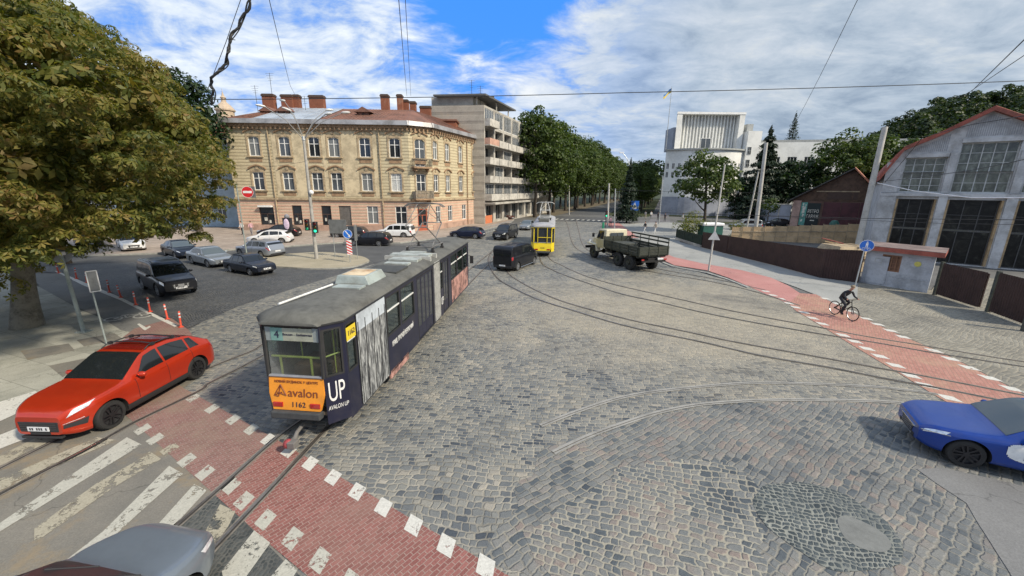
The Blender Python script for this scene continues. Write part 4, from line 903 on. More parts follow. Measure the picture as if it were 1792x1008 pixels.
m_, g_x = newmat('depot_dark_glass'); pos_ = g_x.n('ShaderNodeTexCoord').outputs['Object']; nz_ = g_x.noise(pos_, 1.1, 6, 0.7, 0.8); finish(g_x, g_x.ramp(nz_, [(0.45,(0.006,0.006,0.006)),(0.58,(0.02,0.02,0.017)),(0.70,(0.075,0.075,0.06))]), 0.3, spec=0.25); mPaneD = m_
mOch = M('ochre_jamb', (0.36,0.26,0.15), 0.9, var=0.3, scale=1.5)
Dd = Vector((0.77,-0.64,0)).normalized(); DC = Vector((40.78,34.08,0)); D0 = DC-Dd*7.7; DW = 12.3; dT = frame(D0, Dd, (0,0,1))   # x: 0..DW
# fascia heights follow the mansard outline
outl = [(0.0,8.0),(0.9,9.9),(3.0,11.0),(5.7,12.75),(DW-3.3,11.0),(DW-0.9,9.9),(DW,8.0)]
bays = [(1.15,3.8,9.25),(4.45,7.75,10.35),(8.45,11.1,9.25)]
mb = MB(); ops = []
Dend = D0+Dd*DW
for x0, x1, zt_ in bays: ops += [(x0,x1,6.25,zt_,0),(x0,x1,0.05,5.65,0)]
wall(mb, D0, Dend, 0, 8.0, [(o[0],o[1],o[2],min(o[3],8.0),0) for o in ops], mDep, depth=0.7)
# gable above 8 m, pieced round the upper windows
def outz(x):
    for (xa,za),(xb,zb) in zip(outl[:-1], outl[1:]):
        if xa <= x <= xb: return za+(zb-za)*(x-xa)/(xb-xa)
xs = sorted({p[0] for p in outl} | {b_[0] for b_ in bays} | {b_[1] for b_ in bays})
for xa, xb in zip(xs[:-1], xs[1:]):
    c = (xa+xb)/2; base = 8.0
    for b_ in bays:
        if b_[0] < c < b_[1]: base = b_[2]
    mb.add([(xa,base,0),(xb,base,0),(xb,outz(xb),0),(xa,outz(xa),0)], [(0,1,2,3)] if outz(xa)>base+0.01 else [(0,1,2,3)], mDep, dT)
for b_ in bays:
    mb.add([(b_[0],8.0,0),(b_[0],b_[2],0),(b_[0],b_[2],-0.7),(b_[0],8.0,-0.7)],[(0,1,2,3)],mDep,dT); mb.add([(b_[1],8.0,0),(b_[1],b_[2],0),(b_[1],b_[2],-0.7),(b_[1],8.0,-0.7)],[(0,1,2,3)],mDep,dT); mb.add([(b_[0],b_[2],0),(b_[1],b_[2],0),(b_[1],b_[2],-0.7),(b_[0],b_[2],-0.7)],[(0,1,2,3)],mDep,dT)
back_ = Vector((0.64,0.77,0)).normalized()
wall(mb, D0+back_*40, D0, 0, 8.0, [], mDep); wall(mb, Dend, Dend+back_*40, 0, 8.0, [(4+k*5,7.5+k*5,0.5,5.5,0) for k in range(7)], mDep); mb.build('wall', DP)
mb = MB()
for x0, x1 in ((-0.1,1.1),(3.82,4.43),(7.77,8.43),(11.12,DW)): mb.box(x0+0.02,x1-0.02,0,5.9,0.002,0.28,mDep,dT); mb.build('pillar', DP); mb = MB(); mb.box(x0+0.08,x1-0.08,6.2,(8.9 if x0<1 else 7.4) if x0<1 or x0>11 else 9.6,0.002,0.16,mDep,dT); mb.build('pilaster', DP); mb = MB()
mb = MB(); mb.box(-0.1,DW,5.9,6.16,0.002,0.34,mDep,dT)
for x0, x1, zt_ in bays:
    mb.box(x0-0.05,x1+0.05,zt_+0.02,zt_+0.35,0.002,0.14,mDep,dT)
    n_ = int((x1-x0)/0.13)
    for k in range(n_):
        x = x0+0.1+k*(x1-x0-0.2)/n_; top = outz(x)-0.25
        if top > zt_+0.55: mb.box(x,x+0.035,zt_+0.5,top,0.002,0.035,mDepB,dT)
mb.build('boarding', DP)
for x0, x1, zt_ in bays:
    mb = MB(); mb.box(x0,x0+0.14,0.05,5.65,-0.5,-0.02,mOch,dT); mb.build('door_jamb', DP); mb = MB(); mb.box(x1-0.14,x1,0.05,5.65,-0.5,-0.02,mOch,dT); mb.build('door_jamb', DP)
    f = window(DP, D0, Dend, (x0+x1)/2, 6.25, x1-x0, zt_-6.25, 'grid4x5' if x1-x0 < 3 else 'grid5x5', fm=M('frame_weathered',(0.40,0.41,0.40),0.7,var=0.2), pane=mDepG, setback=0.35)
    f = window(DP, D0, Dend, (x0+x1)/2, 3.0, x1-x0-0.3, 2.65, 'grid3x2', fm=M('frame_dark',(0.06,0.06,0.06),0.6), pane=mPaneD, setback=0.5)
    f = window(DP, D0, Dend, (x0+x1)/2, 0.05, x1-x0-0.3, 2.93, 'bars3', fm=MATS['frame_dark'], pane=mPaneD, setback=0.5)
mb = MB()
for i in range(len(outl)-1):
    (xa,za),(xb,zb) = outl[i], outl[i+1]; ov = 0.55
    ex = -0.35 if i == 0 else 0; ez = -0.7 if i == 0 else 0; ex2 = 0.35 if i == len(outl)-2 else 0; ez2 = -0.7 if i == len(outl)-2 else 0
    a_, b_ = (xa+ex,za+ez), (xb+ex2,zb+ez2)
    mb.add([(a_[0],a_[1],ov),(b_[0],b_[1],ov),(b_[0],b_[1],-40),(a_[0],a_[1],-40),(a_[0],a_[1]+0.32,ov),(b_[0],b_[1]+0.32,ov),(b_[0],b_[1]+0.32,-40),(a_[0],a_[1]+0.32,-40)],[(0,1,2,3),(4,5,6,7),(0,1,5,4),(0,3,7,4),(1,2,6,5),(2,3,7,6)],mRedR,dT)
    L = math.hypot(b_[0]-a_[0], b_[1]-a_[1])
    for k in range(0,40): z = ov-0.1-k*0.9; mb.tube((a_[0],a_[1]+0.34,z),(b_[0],b_[1]+0.34,z),0.03,m=mRedR,k=4,T=dT) if k < 14 else None
mb.build('roof', DP)
# ---------------------------------------------------------------- kiosk, fences, gates
KS = thing('gatehouse', 'small grey flat-roofed hut with red eave and brown window by the brown gate', 'hut')
k0 = P(1505,494); k1 = P(1622,513); e = (k1-k0).normalized(); L = (k1-k0).length; kT = frame(k0, e, (0,0,1)); bd = Vector((0.735,0.678,0)); mKi = M('hut_plaster', (0.37,0.385,0.41), 0.9, var=0.18, scale=1.5, dirt=0.6, dirtcol=(0.25,0.26,0.27))
sw = at_wall(1588, k0, k1)
mb = MB(); wall(mb, k0, k1, 0, 2.35, [(sw-0.5,sw+0.5,1.05,2.15,0)], mKi, depth=0.12); wall(mb, k0+bd*3, k0, 0, 2.35, [], mKi); wall(mb, k1, k1+bd*3, 0, 2.35, [], mKi)
mb.box(0.1,sw-1.0,0.08,0.12,0.0,0.02,mKi,kT); mb.box(sw-0.8,L-0.1,0.7,0.74,0.0,0.02,mKi,kT); mb.build('wall', KS)
mb = MB(); r4 = [k0-e*0.25-Vector((-e.y,e.x,0))*0.4, k1+e*0.45-Vector((-e.y,e.x,0))*0.4, k1+e*0.45+bd*3, k0-e*0.25+bd*3]; mb.hexa([p+Vector((0,0,2.352)) for p in r4],[p+Vector((0,0,2.64)) for p in r4],mRedR); mb.hexa([p+Vector((0,0,2.64)) for p in r4],[p+Vector((0,0,2.67)) for p in r4],M('felt_roof',(0.16,0.12,0.11),0.9,var=0.3,scale=1)); mb.build('roof', KS)
window(KS, k0, k1, sw, 1.05, 1.0, 1.1, 'grid4x4', fm=M('window_brown',(0.20,0.10,0.055),0.7), pane=M('boarded_brown',(0.15,0.075,0.045),0.8), setback=0.06)
mb = MB(); mb.box(0.25,1.3,0.1,2.0,0.003,0.035,mKi,kT); mb.box(0.55,0.95,1.55,1.85,0.035,0.05,mGreyF,kT); mb.box(0.6,0.9,1.6,1.8,0.05,0.055,mKi,kT); mb.build('door', KS)
TT = kT @ Matrix.Translation((L-0.75,1.75,0.01)); mb = MB(); mb.lathe([(0.17,0),(0.17,0.02),(0.001,0.021)],14,M('yellow_sign',(0.55,0.5,0.12),0.6),TT); mb.build('round_sign', KS)
mBrF = M('corrugated_brown', (0.045,0.024,0.021), 0.55, 0.2, var=0.2, scale=1.5)
def corr(mb, a, b, z0, z1, m, step=0.16, amp=0.018, zt2=None):
    a = Vector((a[0],a[1],0)); b = Vector((b[0],b[1],0)); e = b-a; L = e.length; e.normalize(); nn = Vector((e.y,-e.x,0)); k = max(2,int(L/step*4)); v = []
    for i in range(k+1):
        t = i/k; o = nn*(amp*(1 if (i//2)%2 else -1)); p = a+e*L*t+o; zt_ = z1 if zt2 is None else z1*(1-t)+zt2*t
        v += [p+Vector((0,0,z0)), p+Vector((0,0,zt_))]
    mb.add(v, [(2*i,2*i+2,2*i+3,2*i+1) for i in range(k)], m)
FN = thing('metal_fence', 'long dark brown corrugated metal fence running along the pavement', 'fence')
fp = [P(1227,433),P(1271,444),P(1360,466),P(1434,486),P(1502,495)]
fz = [1.75,1.8,1.95,2.15,2.3]; mb = MB()
for i in range(4): corr(mb, fp[i], fp[i+1], 0.02, fz[i], mBrF, zt2=fz[i+1])
mb.build('sheeting', FN)
for i in range(4):
    for t in (0,0.25,0.5,0.75): p = fp[i]*(1-t)+fp[i+1]*t; z = fz[i]*(1-t)+fz[i+1]*t; mb = MB(); mb.box(p.x+0.04,p.x+0.12,p.y+0.04,p.y+0.12,0,z-0.05,mBrF); mb.build('post', FN)
GT = thing('yard_gate', 'nearer closed dark brown corrugated gate leaf right of the grey hut', 'gate')
def gate(root, a, b, h):
    mb = MB(); corr(mb, a, b, 0.10, h, mBrF); mb.build('sheeting', root); e = (b-a).normalized(); nn = Vector((-e.y,e.x,0))*0.06; mb = MB(); L = (b-a).length; T = frame(a+nn, e, (0,0,1))
    mb.box(0,L,0.12,0.18,-0.03,0.03,mBrF,T); mb.box(0,L,h-0.12,h-0.06,-0.03,0.03,mBrF,T); mb.box(0,0.06,0.18,h-0.12,-0.03,0.03,mBrF,T); mb.box(L-0.06,L,0.18,h-0.12,-0.03,0.03,mBrF,T); mb.build('gate_frame', root)
    mb = MB(); mb.box(-0.2,-0.04,0,h+0.05,-0.08,0.08,M('gate_post_green',(0.05,0.055,0.045),0.8,var=0.3),T); mb.build('gate_post', root)
g0_, g1_ = P(1636,517), P(1711,541)
gate(GT, g0_, g1_, z_at(1640,459,g0_.x,g0_.y))
GT2 = thing('yard_gate', 'dark brown corrugated gate leaf at the right edge, swung open beyond the gap', 'gate')
g2, g3 = P(1728,547), P(1800,574); gate(GT2, g2, g3, z_at(1742,476,g2.x,g2.y))
g2b = P(1792,580); mb = MB(); mb.tube(g2b,g2b+Vector((0,0,1.6)),0.13,m=M('post_dark',(0.06,0.06,0.05),0.85,var=0.3),k=8); tag(mb.build('gate_post'), 'thick dark gate post at the right edge of the yard entrance', 'post')
# green wire fence panels at the far end of the brown fence
GF = thing('mesh_fence', 'short dark green panel fence with bushes behind, at the road corner', 'fence')
a, b, c_ = P(1183,419), P(1192,424), P(1226,433); mb = MB()
for p, q in ((a,c_),): corr(mb, p, q, 0.25, 1.35, M('fence_green_dark',(0.02,0.03,0.02),0.8,var=0.3), 0.12)
mb.build('fence_panel', GF); mb = MB(); e = (c_-a).normalized(); L = (c_-a).length; T = frame(a, e, (0,0,1)); mb.box(0,L,0,0.28,-0.15,0.1,mConcP,T); mb.build('plinth', GF)
for k in range(4): mb = MB(); mb.box(L*k/3-0.05,L*k/3+0.05,0.28,1.4,-0.06,0.06,MATS['fence_green_dark'],T); mb.build('post', GF)
# wooden hoarding
HB = thing('plywood_hoarding', 'pale wooden board hoarding behind the brown metal fence', 'fence')
mPly = [M('plywood_a',(0.46,0.33,0.19),0.85,var=0.2,scale=1), M('plywood_b',(0.40,0.27,0.15),0.85,var=0.25,scale=1), M('plywood_c',(0.33,0.26,0.17),0.85,var=0.25,scale=1)]
h0 = Vector((28.6,52.5,0)); h1 = Vector((41.5,48.2,0)); 
hz0 = z_at(1285,397,h0.x,h0.y); hz1 = z_at(1500,391,h1.x,h1.y); e = (h1-h0).normalized(); L = (h1-h0).length; T = frame(h0, e, (0,0,1))
for k in range(11):
    x0, x1 = L*k/11, L*(k+1)/11; zt_ = hz0+(hz1-hz0)*k/11+rnd.uniform(-0.05,0.05); mb = MB(); m_ = mPly[rnd.choice([0,0,1,2,0,1])]
    for j in range(3): mb.box(x0+0.02,x1-0.02,zt_*j/3+0.01,zt_*(j+1)/3-0.01,-0.03,0.02*((j+k)%2),m_,T)
    mb.box(x0-0.03,x0+0.03,0,zt_+0.1,0.03,0.08,mPly[2],T); mb.box(x0,x1,zt_*0.62,zt_*0.66,0.021,0.06,mPly[2],T); mb.build('board_panel', HB)
# ---------------------------------------------------------------- far houses on the left
LH = thing('blue_house', 'pale blue-grey wall of the house left of the yellow corner house', 'building')
mBl = M('blue_plaster', (0.34,0.42,0.48), 0.9, var=0.15, scale=0.5); mb = MB()
wall(mb, (-62,63), (-40.2,62.2), 0, 13.2, [(3+k*3.4,4.4+k*3.4,z,z+2.2,0) for k in range(5) for z in (1.2,5.6,9.8)], mBl); mb.box(-62,-40.2,62.3,74,13.0,13.3,mRoofR); wall(mb,(-40.2,62.2),(-40.2,74),0,13.2,[],mBl); mb.build('wall', LH)
for k in range(5):
    for z in (1.2,5.6,9.8): window(LH, (-62,63), (-40.2,62.2), 3.7+k*3.4, z, 1.4, 2.2, 'cross', pane=mPane3)
mb = MB(); mb.add([(-63,61.5,13.2),(-39.8,61,13.2),(-39.8,68,15.8),(-63,68,15.8),(-63,75,13.2),(-39.8,75,13.2)],[(0,1,2,3),(3,2,5,4),(0,3,4),(1,5,2)],mBrick); mb.build('roof', LH)
CH_ = thing('church_tower', 'small domed church tower beyond the roofs, left of the yellow house', 'church tower')
mOrg = M('church_orange', (0.48,0.22,0.12), 0.85, var=0.2); d = ray(397,215); tx, ty = d.x*110/d.y, 110.0; mb = MB()
mb.box(tx-3,tx+3,ty-3,ty+3,0,22,mOrg); mb.box(tx-3.3,tx+3.3,ty-3.3,ty+3.3,22,22.5,mTrim); mb.build('tower', CH_); mb = MB()
mb.lathe([(2.0,22.5),(2.0,24.6),(2.3,24.7),(2.3,25.0),(1.9,25.5),(1.3,26.2),(0.6,26.8),(0.5,27.6),(0.7,27.8),(0.3,28.3),(0.08,29.2),(0.001,30.2)],12,M('church_copper',(0.42,0.33,0.24),0.7),Matrix.Translation((tx,ty,0))); mb.build('dome', CH_)
# ================================================================== VEHICLES
mTyre = M('tyre_rubber', (0.018,0.018,0.018), 0.8, var=0.2, scale=6)
mRimB = M('rim_black', (0.045,0.045,0.05), 0.3, 0.7); mRimS = M('rim_silver', (0.45,0.46,0.48), 0.3, 0.8)
mPlas = M('black_plastic', (0.022,0.022,0.024), 0.6, var=0.1); mChr = M('chrome', (0.6,0.61,0.63), 0.15, 0.95, var=0.05)
mHead = M('headlight_glass', (0.62,0.65,0.68), 0.08, 0.3, coat=1.0, var=0.25, scale=14); mHeadD = M('headlight_dark', (0.06,0.065,0.07), 0.08, 0.2, coat=1.0)
mTail = M('taillight_red', (0.35,0.012,0.012), 0.15, coat=0.8); mPlate = M('plate_white', (0.66,0.67,0.68), 0.5, var=0.05)
mCG = glassmat('car_glass', (0.012,0.015,0.017), 0.05); mCGs = glassmat('car_glass_sky', (0.075,0.095,0.105), 0.05)
mSeam = M('seam_black', (0.008,0.008,0.008), 0.7); mUnder = M('underbody', (0.012,0.012,0.012), 0.9)
mInk = M('plate_ink', (0.03,0.03,0.035), 0.6)
def paint(name, col, rough=0.35, metal=0.0, coat=0.4): return M('paint_'+name, col, rough, metal, var=0.05, scale=1.2, coat=coat, spec=0.25, dirt=0.05, dirtcol=tuple(c*0.7+0.03 for c in col))

def smooth_curve(pts, sig):
    """x -> value, rounded corners"""
    xs = np.array([p[0] for p in pts]); ys = np.array([p[1] for p in pts]); g = np.linspace(xs[0]-0.5, xs[-1]+0.5, 800); v = np.interp(g, xs, ys)
    if sig > 0:
        dx = g[1]-g[0]; k = int(3*sig/dx)+1; w = np.exp(-0.5*(np.arange(-k,k+1)*dx/sig)**2); w /= w.sum(); v = np.convolve(np.pad(v,k,mode='edge'), w, 'valid')
    return lambda x: float(np.interp(x, g, v))
PROF = {   # fractions of length from nose: roof/hood line, shoulder line
 'coupe_suv': dict(top=[(0,.76),(.008,.84),(.045,.93),(.13,1.01),(.275,1.07),(.30,1.10),(.455,1.53),(.54,1.605),(.66,1.60),(.82,1.47),(.93,1.16),(.965,1.10),(.985,.95),(1,.78)],
                   sh=[(0,.72),(.008,.79),(.045,.87),(.13,.94),(.30,1.0),(.6,1.02),(.82,1.06),(.95,1.02),(1,.76)], roofw=.60, hgt=1.61),
 'suv': dict(top=[(0,.82),(.012,.92),(.04,.98),(.20,1.10),(.235,1.13),(.37,1.66),(.43,1.80),(.6,1.84),(.93,1.80),(.965,1.66),(.985,1.10),(1,.85)],
                   sh=[(0,.78),(.012,.86),(.04,.93),(.235,1.06),(.6,1.08),(.97,1.10),(1,.84)], roofw=.68, hgt=1.84),
 'sedan': dict(top=[(0,.64),(.010,.71),(.05,.78),(.25,.90),(.29,.94),(.42,1.33),(.50,1.44),(.62,1.44),(.72,1.36),(.83,1.05),(.86,1.02),(.975,.98),(.99,.86),(1,.7)],
                   sh=[(0,.61),(.010,.67),(.05,.74),(.29,.87),(.6,.91),(.85,.96),(.98,.92),(1,.7)], roofw=.60, hgt=1.44),
 'boxsedan': dict(top=[(0,.62),(.012,.74),(.03,.79),(.27,.88),(.29,.90),(.40,1.28),(.45,1.36),(.66,1.36),(.72,1.30),(.80,.94),(.82,.91),(.985,.89),(.995,.8),(1,.6)],
                   sh=[(0,.60),(.012,.70),(.03,.75),(.29,.84),(.6,.86),(.98,.86),(1,.6)], roofw=.62, hgt=1.36),
 'wagon': dict(top=[(0,.68),(.010,.75),(.05,.83),(.24,.92),(.28,.96),(.41,1.36),(.49,1.48),(.7,1.50),(.90,1.43),(.955,1.18),(.98,.95),(1,.7)],
                   sh=[(0,.65),(.010,.71),(.05,.78),(.28,.88),(.6,.93),(.95,1.0),(1,.7)], roofw=.62, hgt=1.5),
 'hatch': dict(top=[(0,.66),(.012,.74),(.055,.83),(.20,.95),(.235,.99),(.38,1.38),(.48,1.50),(.68,1.50),(.86,1.38),(.95,1.05),(.98,.9),(1,.68)],
                   sh=[(0,.62),(.012,.69),(.055,.78),(.24,.90),(.6,.96),(.92,1.02),(1,.7)], roofw=.60, hgt=1.5),
 'van': dict(top=[(0,.72),(.012,.85),(.04,.95),(.14,1.12),(.17,1.18),(.30,1.74),(.36,1.90),(.5,1.95),(.95,1.94),(.985,1.8),(1,1.5)],
                   sh=[(0,.70),(.012,.82),(.04,.90),(.17,1.10),(.5,1.16),(.97,1.18),(1,1.1)], roofw=.76, hgt=1.95),
}
VN = 10
def make_car(kind, L, W, wb, paintm, name, label, cat='car', wheel=0.34, fov=0.19, rim=None, glass=None, head=None, clad=False, rails=None, H=None, grille='bar', group=None, wind=None, detail=True, decal=None, nose=0.85):
    pr = PROF[kind]; ks = (H/pr['hgt']) if H else 1.0
    x_of = lambda f: L/2-f*L
    sg = 0.035
    top = smooth_curve([(f*L, z*ks) for f, z in pr['top']], sg); sh = smooth_curve([(f*L, z*ks) for f, z in pr['sh']], 0.05)
    roofh = pr['hgt']*ks; zb = 0.22 if kind not in ('suv','van') else 0.27
    hw = W/2
    def widthf(f):
        a = f*L; b = (1-f)*L; R1 = 0.92; R2 = 0.45; s = 1.0
        if a < R1: s = 1-(1-a/R1)**2.3*(0.30 if kind in ('wagon','sedan') else 0.42 if kind not in ('boxsedan','suv','van') else 0.19)
        if b < R2: s = 1-(1-b/R2)**2.6*0.18
        return hw*s
    def S(f, v):
        """point on the body: f along the length (0 nose .. 1 tail), v round the half section (0 belly centre .. VN-1 roof centre)"""
        f = min(max(f,0),1); a = f*L; w = widthf(f); zt = top(a); zs = min(sh(a), zt-0.015)
        e = min(a, L-a); tuck = 0.10*max(0,1-e/0.35)**2
        zb_ = zb+tuck*1.1; k = min(1.0, max(0.0, (zt-zs)/max(0.3,(roofh-zs)))); rw = hw*pr['roofw']*2*0.5/0.5*0.5*2 if False else hw*(pr['roofw']+0.10)
        wt = (w*0.90)*(1-k)+rw*k if zt-zs > 0.08 else w*0.90
        wtop = wt
        dz = zt-zs; cr = 0.05*k+0.012
        hh_ = zs-zb_; z5_ = zs-min(0.10,0.16*hh_); pts = [(0,zb_),(w*0.80,zb_),(w*0.965,zb_+min(0.07,0.13*hh_)),(w*0.995,zb_+min(0.24,0.38*hh_)),(w,min(max(zs-0.26,zb_+0.60*hh_),z5_-0.02)),(w*0.985,z5_),(w*0.945,zs),(wtop+(0.012 if k>0.2 else 0), zs+dz*(0.86 if k>0.2 else 0.65)),(wtop*0.84, zs+dz*(0.975 if k>0.2 else 0.9)),(0,zt+ (0.0))]
        # catmull-rom through the section
        v = min(max(v,0),VN-1-1e-6); i = int(v); t = v-i
        P_ = lambda j: pts[min(max(j,0),VN-1)]
        p0 = P_(i-1) if i>0 else (-pts[1][0],pts[1][1]); p1, p2 = P_(i), P_(i+1); p3 = P_(i+2) if i+2 < VN else (-pts[VN-2][0],pts[VN-2][1])
        if i == 6: p0 = (2*p1[0]-p2[0], 2*p1[1]-p2[1]); p3 = (2*p2[0]-p1[0],2*p2[1]-p1[1]) if k<0.2 else (p2[0]-0.02, p2[1]+0.05)
        if i == 5: p3 = (2*p2[0]-p1[0], 2*p2[1]-p1[1])
        q = [0.5*((2*p1[c])+(-p0[c]+p2[c])*t+(2*p0[c]-5*p1[c]+4*p2[c]-p3[c])*t*t+(-p0[c]+3*p1[c]-3*p2[c]+p3[c])*t**3) for c in (0,1)]
        return Vector((x_of(f), max(q[0],0.0), q[1]))
    def Nn(f, v):
        e1 = 0.004; a_ = S(f+e1,v)-S(f-e1,v); b_ = S(f,min(v+0.05,VN-1.001))-S(f,max(v-0.05,0.01)); c = a_.cross(b_); 
        return c.normalized() if c.length > 1e-9 else Vector((0,0,1))
    root = thing(name, label, cat, group=group)
    fs = np.unique(np.round(np.concatenate([np.linspace(0,0.08,9), np.linspace(0.08,0.92,46 if detail else 30), np.linspace(0.92,1,9)]),5)); vs = np.concatenate([[0,.9],np.linspace(1,VN-1,41 if detail else 25)])
    vs = np.unique(np.round(vs,4)); nv = len(vs); mb = MB(); V = []; ring = 2*nv-2
    for f in fs:
        h = [S(f,v) for v in vs]; r_ = [Vector((p.x,-p.y,p.z)) for p in h]
        V += h + r_[1:-1][::-1]
    F = []
    for i in range(len(fs)-1):
        for j in range(ring): F.append((i*ring+j, i*ring+(j+1)%ring, (i+1)*ring+(j+1)%ring, (i+1)*ring+j))
    for base, flip in ((0,False),((len(fs)-1)*ring,True)):       # end caps in matched strips
        for j in range(nv-1):
            a_, b_ = base+j, base+j+1; c_ = base+((ring-j-1) if j+1 < nv-1 else nv-1); d_ = base+((ring-j)%ring)
            q = [a_, b_, c_, d_]; q = [x for k_, x in enumerate(q) if x not in q[:k_]]
            if len(q) > 2: F.append(tuple(q if flip else q[::-1]))
    mb.add(V, F, paintm); body = mb.build('body', root, smooth=True)
    bm_ = bmesh.new(); bm_.from_mesh(body.data); bmesh.ops.remove_doubles(bm_, verts=bm_.verts, dist=1e-5); bmesh.ops.recalc_face_normals(bm_, faces=bm_.faces)
    if bm_.calc_volume(signed=True) < 0: bmesh.ops.reverse_faces(bm_, faces=bm_.faces)
    bm_.to_mesh(body.data); bm_.free(); body.data.update()
    body.data.materials.append(mUnder)
    # cut the wheel arches
    fx = L/2-nose; rx = fx-wb; ra = wheel*1.16
    cut = MB()
    for cxx in (fx, rx):
        for s_ in (1,-1): cut.tube((cxx,s_*(hw-0.30),wheel),(cxx,s_*(hw+0.3),wheel),ra,m=mUnder,k=32)
    co = cut.build('tmp_cut'); md = body.modifiers.new('b','BOOLEAN'); md.operation='DIFFERENCE'; md.object = co; md.solver = 'MANIFOLD'
    bpy.context.view_layer.update(); me = bpy.data.meshes.new_from_object(body.evaluated_get(bpy.context.evaluated_depsgraph_get()))
    body.modifiers.clear()

    if len(me.polygons) > 100: body.data = me
    bpy.data.objects.remove(co)
    me = body.data; mats_ = [m_.name if m_ else '' for m_ in me.materials]; ui = mats_.index('underbody') if 'underbody' in mats_ else 0
    for p in me.polygons:
        c = p.center
        for cxx in (fx, rx):
            if math.hypot(c.x-cxx, c.z-wheel) < ra*0.97 and abs(c.y) < hw-0.0 and (abs(c.y) < hw-0.06): p.material_index = ui
        if c.z < zb+0.02: p.material_index = ui
        p.use_smooth = True
    me.set_sharp_from_angle(angle=R(38))
    def patch(nm, quad, m, off=0.006, nu=10, nw=6, both=True, parent=None, curve=0.0):
        """panel lying on the body; quad = four (f, v) corners"""
        out = []
        for s_ in ((1,-1) if both else (1,)):
            mb = MB(); vv = []
            for i in range(nu+1):
                for j in range(nw+1):
                    t, u = i/nu, j/nw
                    f = (quad[0][0]*(1-t)+quad[1][0]*t)*(1-u)+(quad[3][0]*(1-t)+quad[2][0]*t)*u; v = (quad[0][1]*(1-t)+quad[1][1]*t)*(1-u)+(quad[3][1]*(1-t)+quad[2][1]*t)*u
                    p = S(f,v)+Nn(f,v)*off; vv.append((p.x,p.y*s_,p.z))
            mb.add(vv, [((i+1)*(nw+1)+j, (i+1)*(nw+1)+j+1, i*(nw+1)+j+1, i*(nw+1)+j)[::s_] for i in range(nu) for j in range(nw)], m)
            out.append(mb.build(nm, parent or root, smooth=True))
        return out
    def across(nm, f0, f1, v0, v1, m, off=0.008, edge=8.9999, nf=10):
        """panel spanning the car's width (windscreens)"""
        mb = MB(); vv = []; nw = 16; vs_ = [v0+(edge-v0)*k/nw for k in range(nw+1)]
        for i in range(nf+1):
            row = []; f = f0+(f1-f0)*i/nf; vlo = v0+(v1-v0)*i/nf
            vs_ = [vlo+(edge-vlo)*k/nw for k in range(nw+1)]
            half = [S(f,v)+Nn(f,v)*off for v in vs_]; half[-1] = Vector((half[-1].x, 0, half[-1].z if half[-1].z>0 else 0))
            row = [(p.x,p.y,p.z) for p in half]+[(p.x,-p.y,p.z) for p in half[:-1][::-1]]; vv += row
        n_ = 2*nw+1; mb.add(vv, [(i*n_+j, i*n_+j+1, (i+1)*n_+j+1, (i+1)*n_+j) for i in range(nf) for j in range(n_-1)], m)
        return mb.build(nm, root, smooth=True)
    gl = glass or mCG; T_ = pr['top']
    # key stations
    ks_ = dict(coupe_suv=(.30,.475,.80,.935,[(.36,.56),(.575,.76),(.775,.85)]), suv=(.24,.385,.965,.985,[(.32,.50),(.52,.70),(.72,.93)]), sedan=(.29,.45,.70,.83,[(.36,.54),(.555,.72),(.735,.77)]), boxsedan=(.295,.405,.725,.80,[(.34,.50),(.515,.66),(.67,.73)]),
               wagon=(.285,.44,.91,.965,[(.34,.53),(.545,.72),(.735,.90)]), hatch=(.24,.42,.87,.95,[(.31,.53),(.545,.74),(.755,.84)]), van=(.175,.32,.975,.99,[(.22,.38),(.40,.66),(.68,.94)]))[kind]
    ws = across('windscreen', ks_[0], ks_[1], 7.35, 7.45, wind or gl)
    if kind in ('suv','van'):
        mb = MB(); zz0, zz1 = (1.18,1.66) if kind=='suv' else (1.25,1.75); xb_ = x_of(0.985)
        mb.hexa([(xb_-0.02,-hw*0.72,zz0*ks),(xb_-0.02,hw*0.72,zz0*ks),(xb_-0.10,hw*0.74,zz0*ks),(xb_-0.10,-hw*0.74,zz0*ks)],[(xb_+0.10,-hw*0.62,zz1*ks),(xb_+0.10,hw*0.62,zz1*ks),(xb_+0.02,hw*0.64,zz1*ks),(xb_+0.02,-hw*0.64,zz1*ks)],gl); mb.build('rear_window', root)
    else: across('rear_window', ks_[3]-0.012, ks_[2]+0.01, 7.35, 7.4, gl)
    for k, (fa, fb) in enumerate(ks_[4]):
        va, vb = 6.12, 6.93
        slope = 0.0
        if k == 0: fa2 = fa+ (ks_[1]-ks_[0])*0.62
        else: fa2 = fa
        fb2 = fb if k < 2 else (fb-0.035 if kind in ('coupe_suv','hatch','sedan','wagon') else fb)
        if kind == 'van' and k == 2: continue
        patch('side_window', [(fa,va),(fb,va),(fb2,vb),(fa2,vb)], gl, 0.007, 8, 5)
    # door seams and handles
    dfs = [ks_[4][0][0]-0.01, (ks_[4][0][1]+ks_[4][1][0])/2, ks_[4][1][1]+0.008]
    if detail:
        for fd in dfs: patch('door_seam', [(fd,3.0),(fd+0.0028,3.0),(fd+0.0028,6.0),(fd,6.0)], mSeam, 0.003, 1, 12)
        for fd in dfs[1:]: patch('door_handle', [(fd-0.052,5.25),(fd-0.012,5.25),(fd-0.012,5.42),(fd-0.052,5.42)], paintm, 0.022, 3, 2)
    if clad or kind in ('van',):
        patch('sill_cladding', [((L/2-fx)/L+0.085,1.6),((L/2-rx)/L-0.085,1.6),((L/2-rx)/L-0.085,2.85),((L/2-fx)/L+0.085,2.85)], mPlas, 0.012, 10, 4)
    # lamps
    hm = head or mHead; hv = (4.75,5.75) if kind not in ('coupe_suv',) else (5.3,6.1)
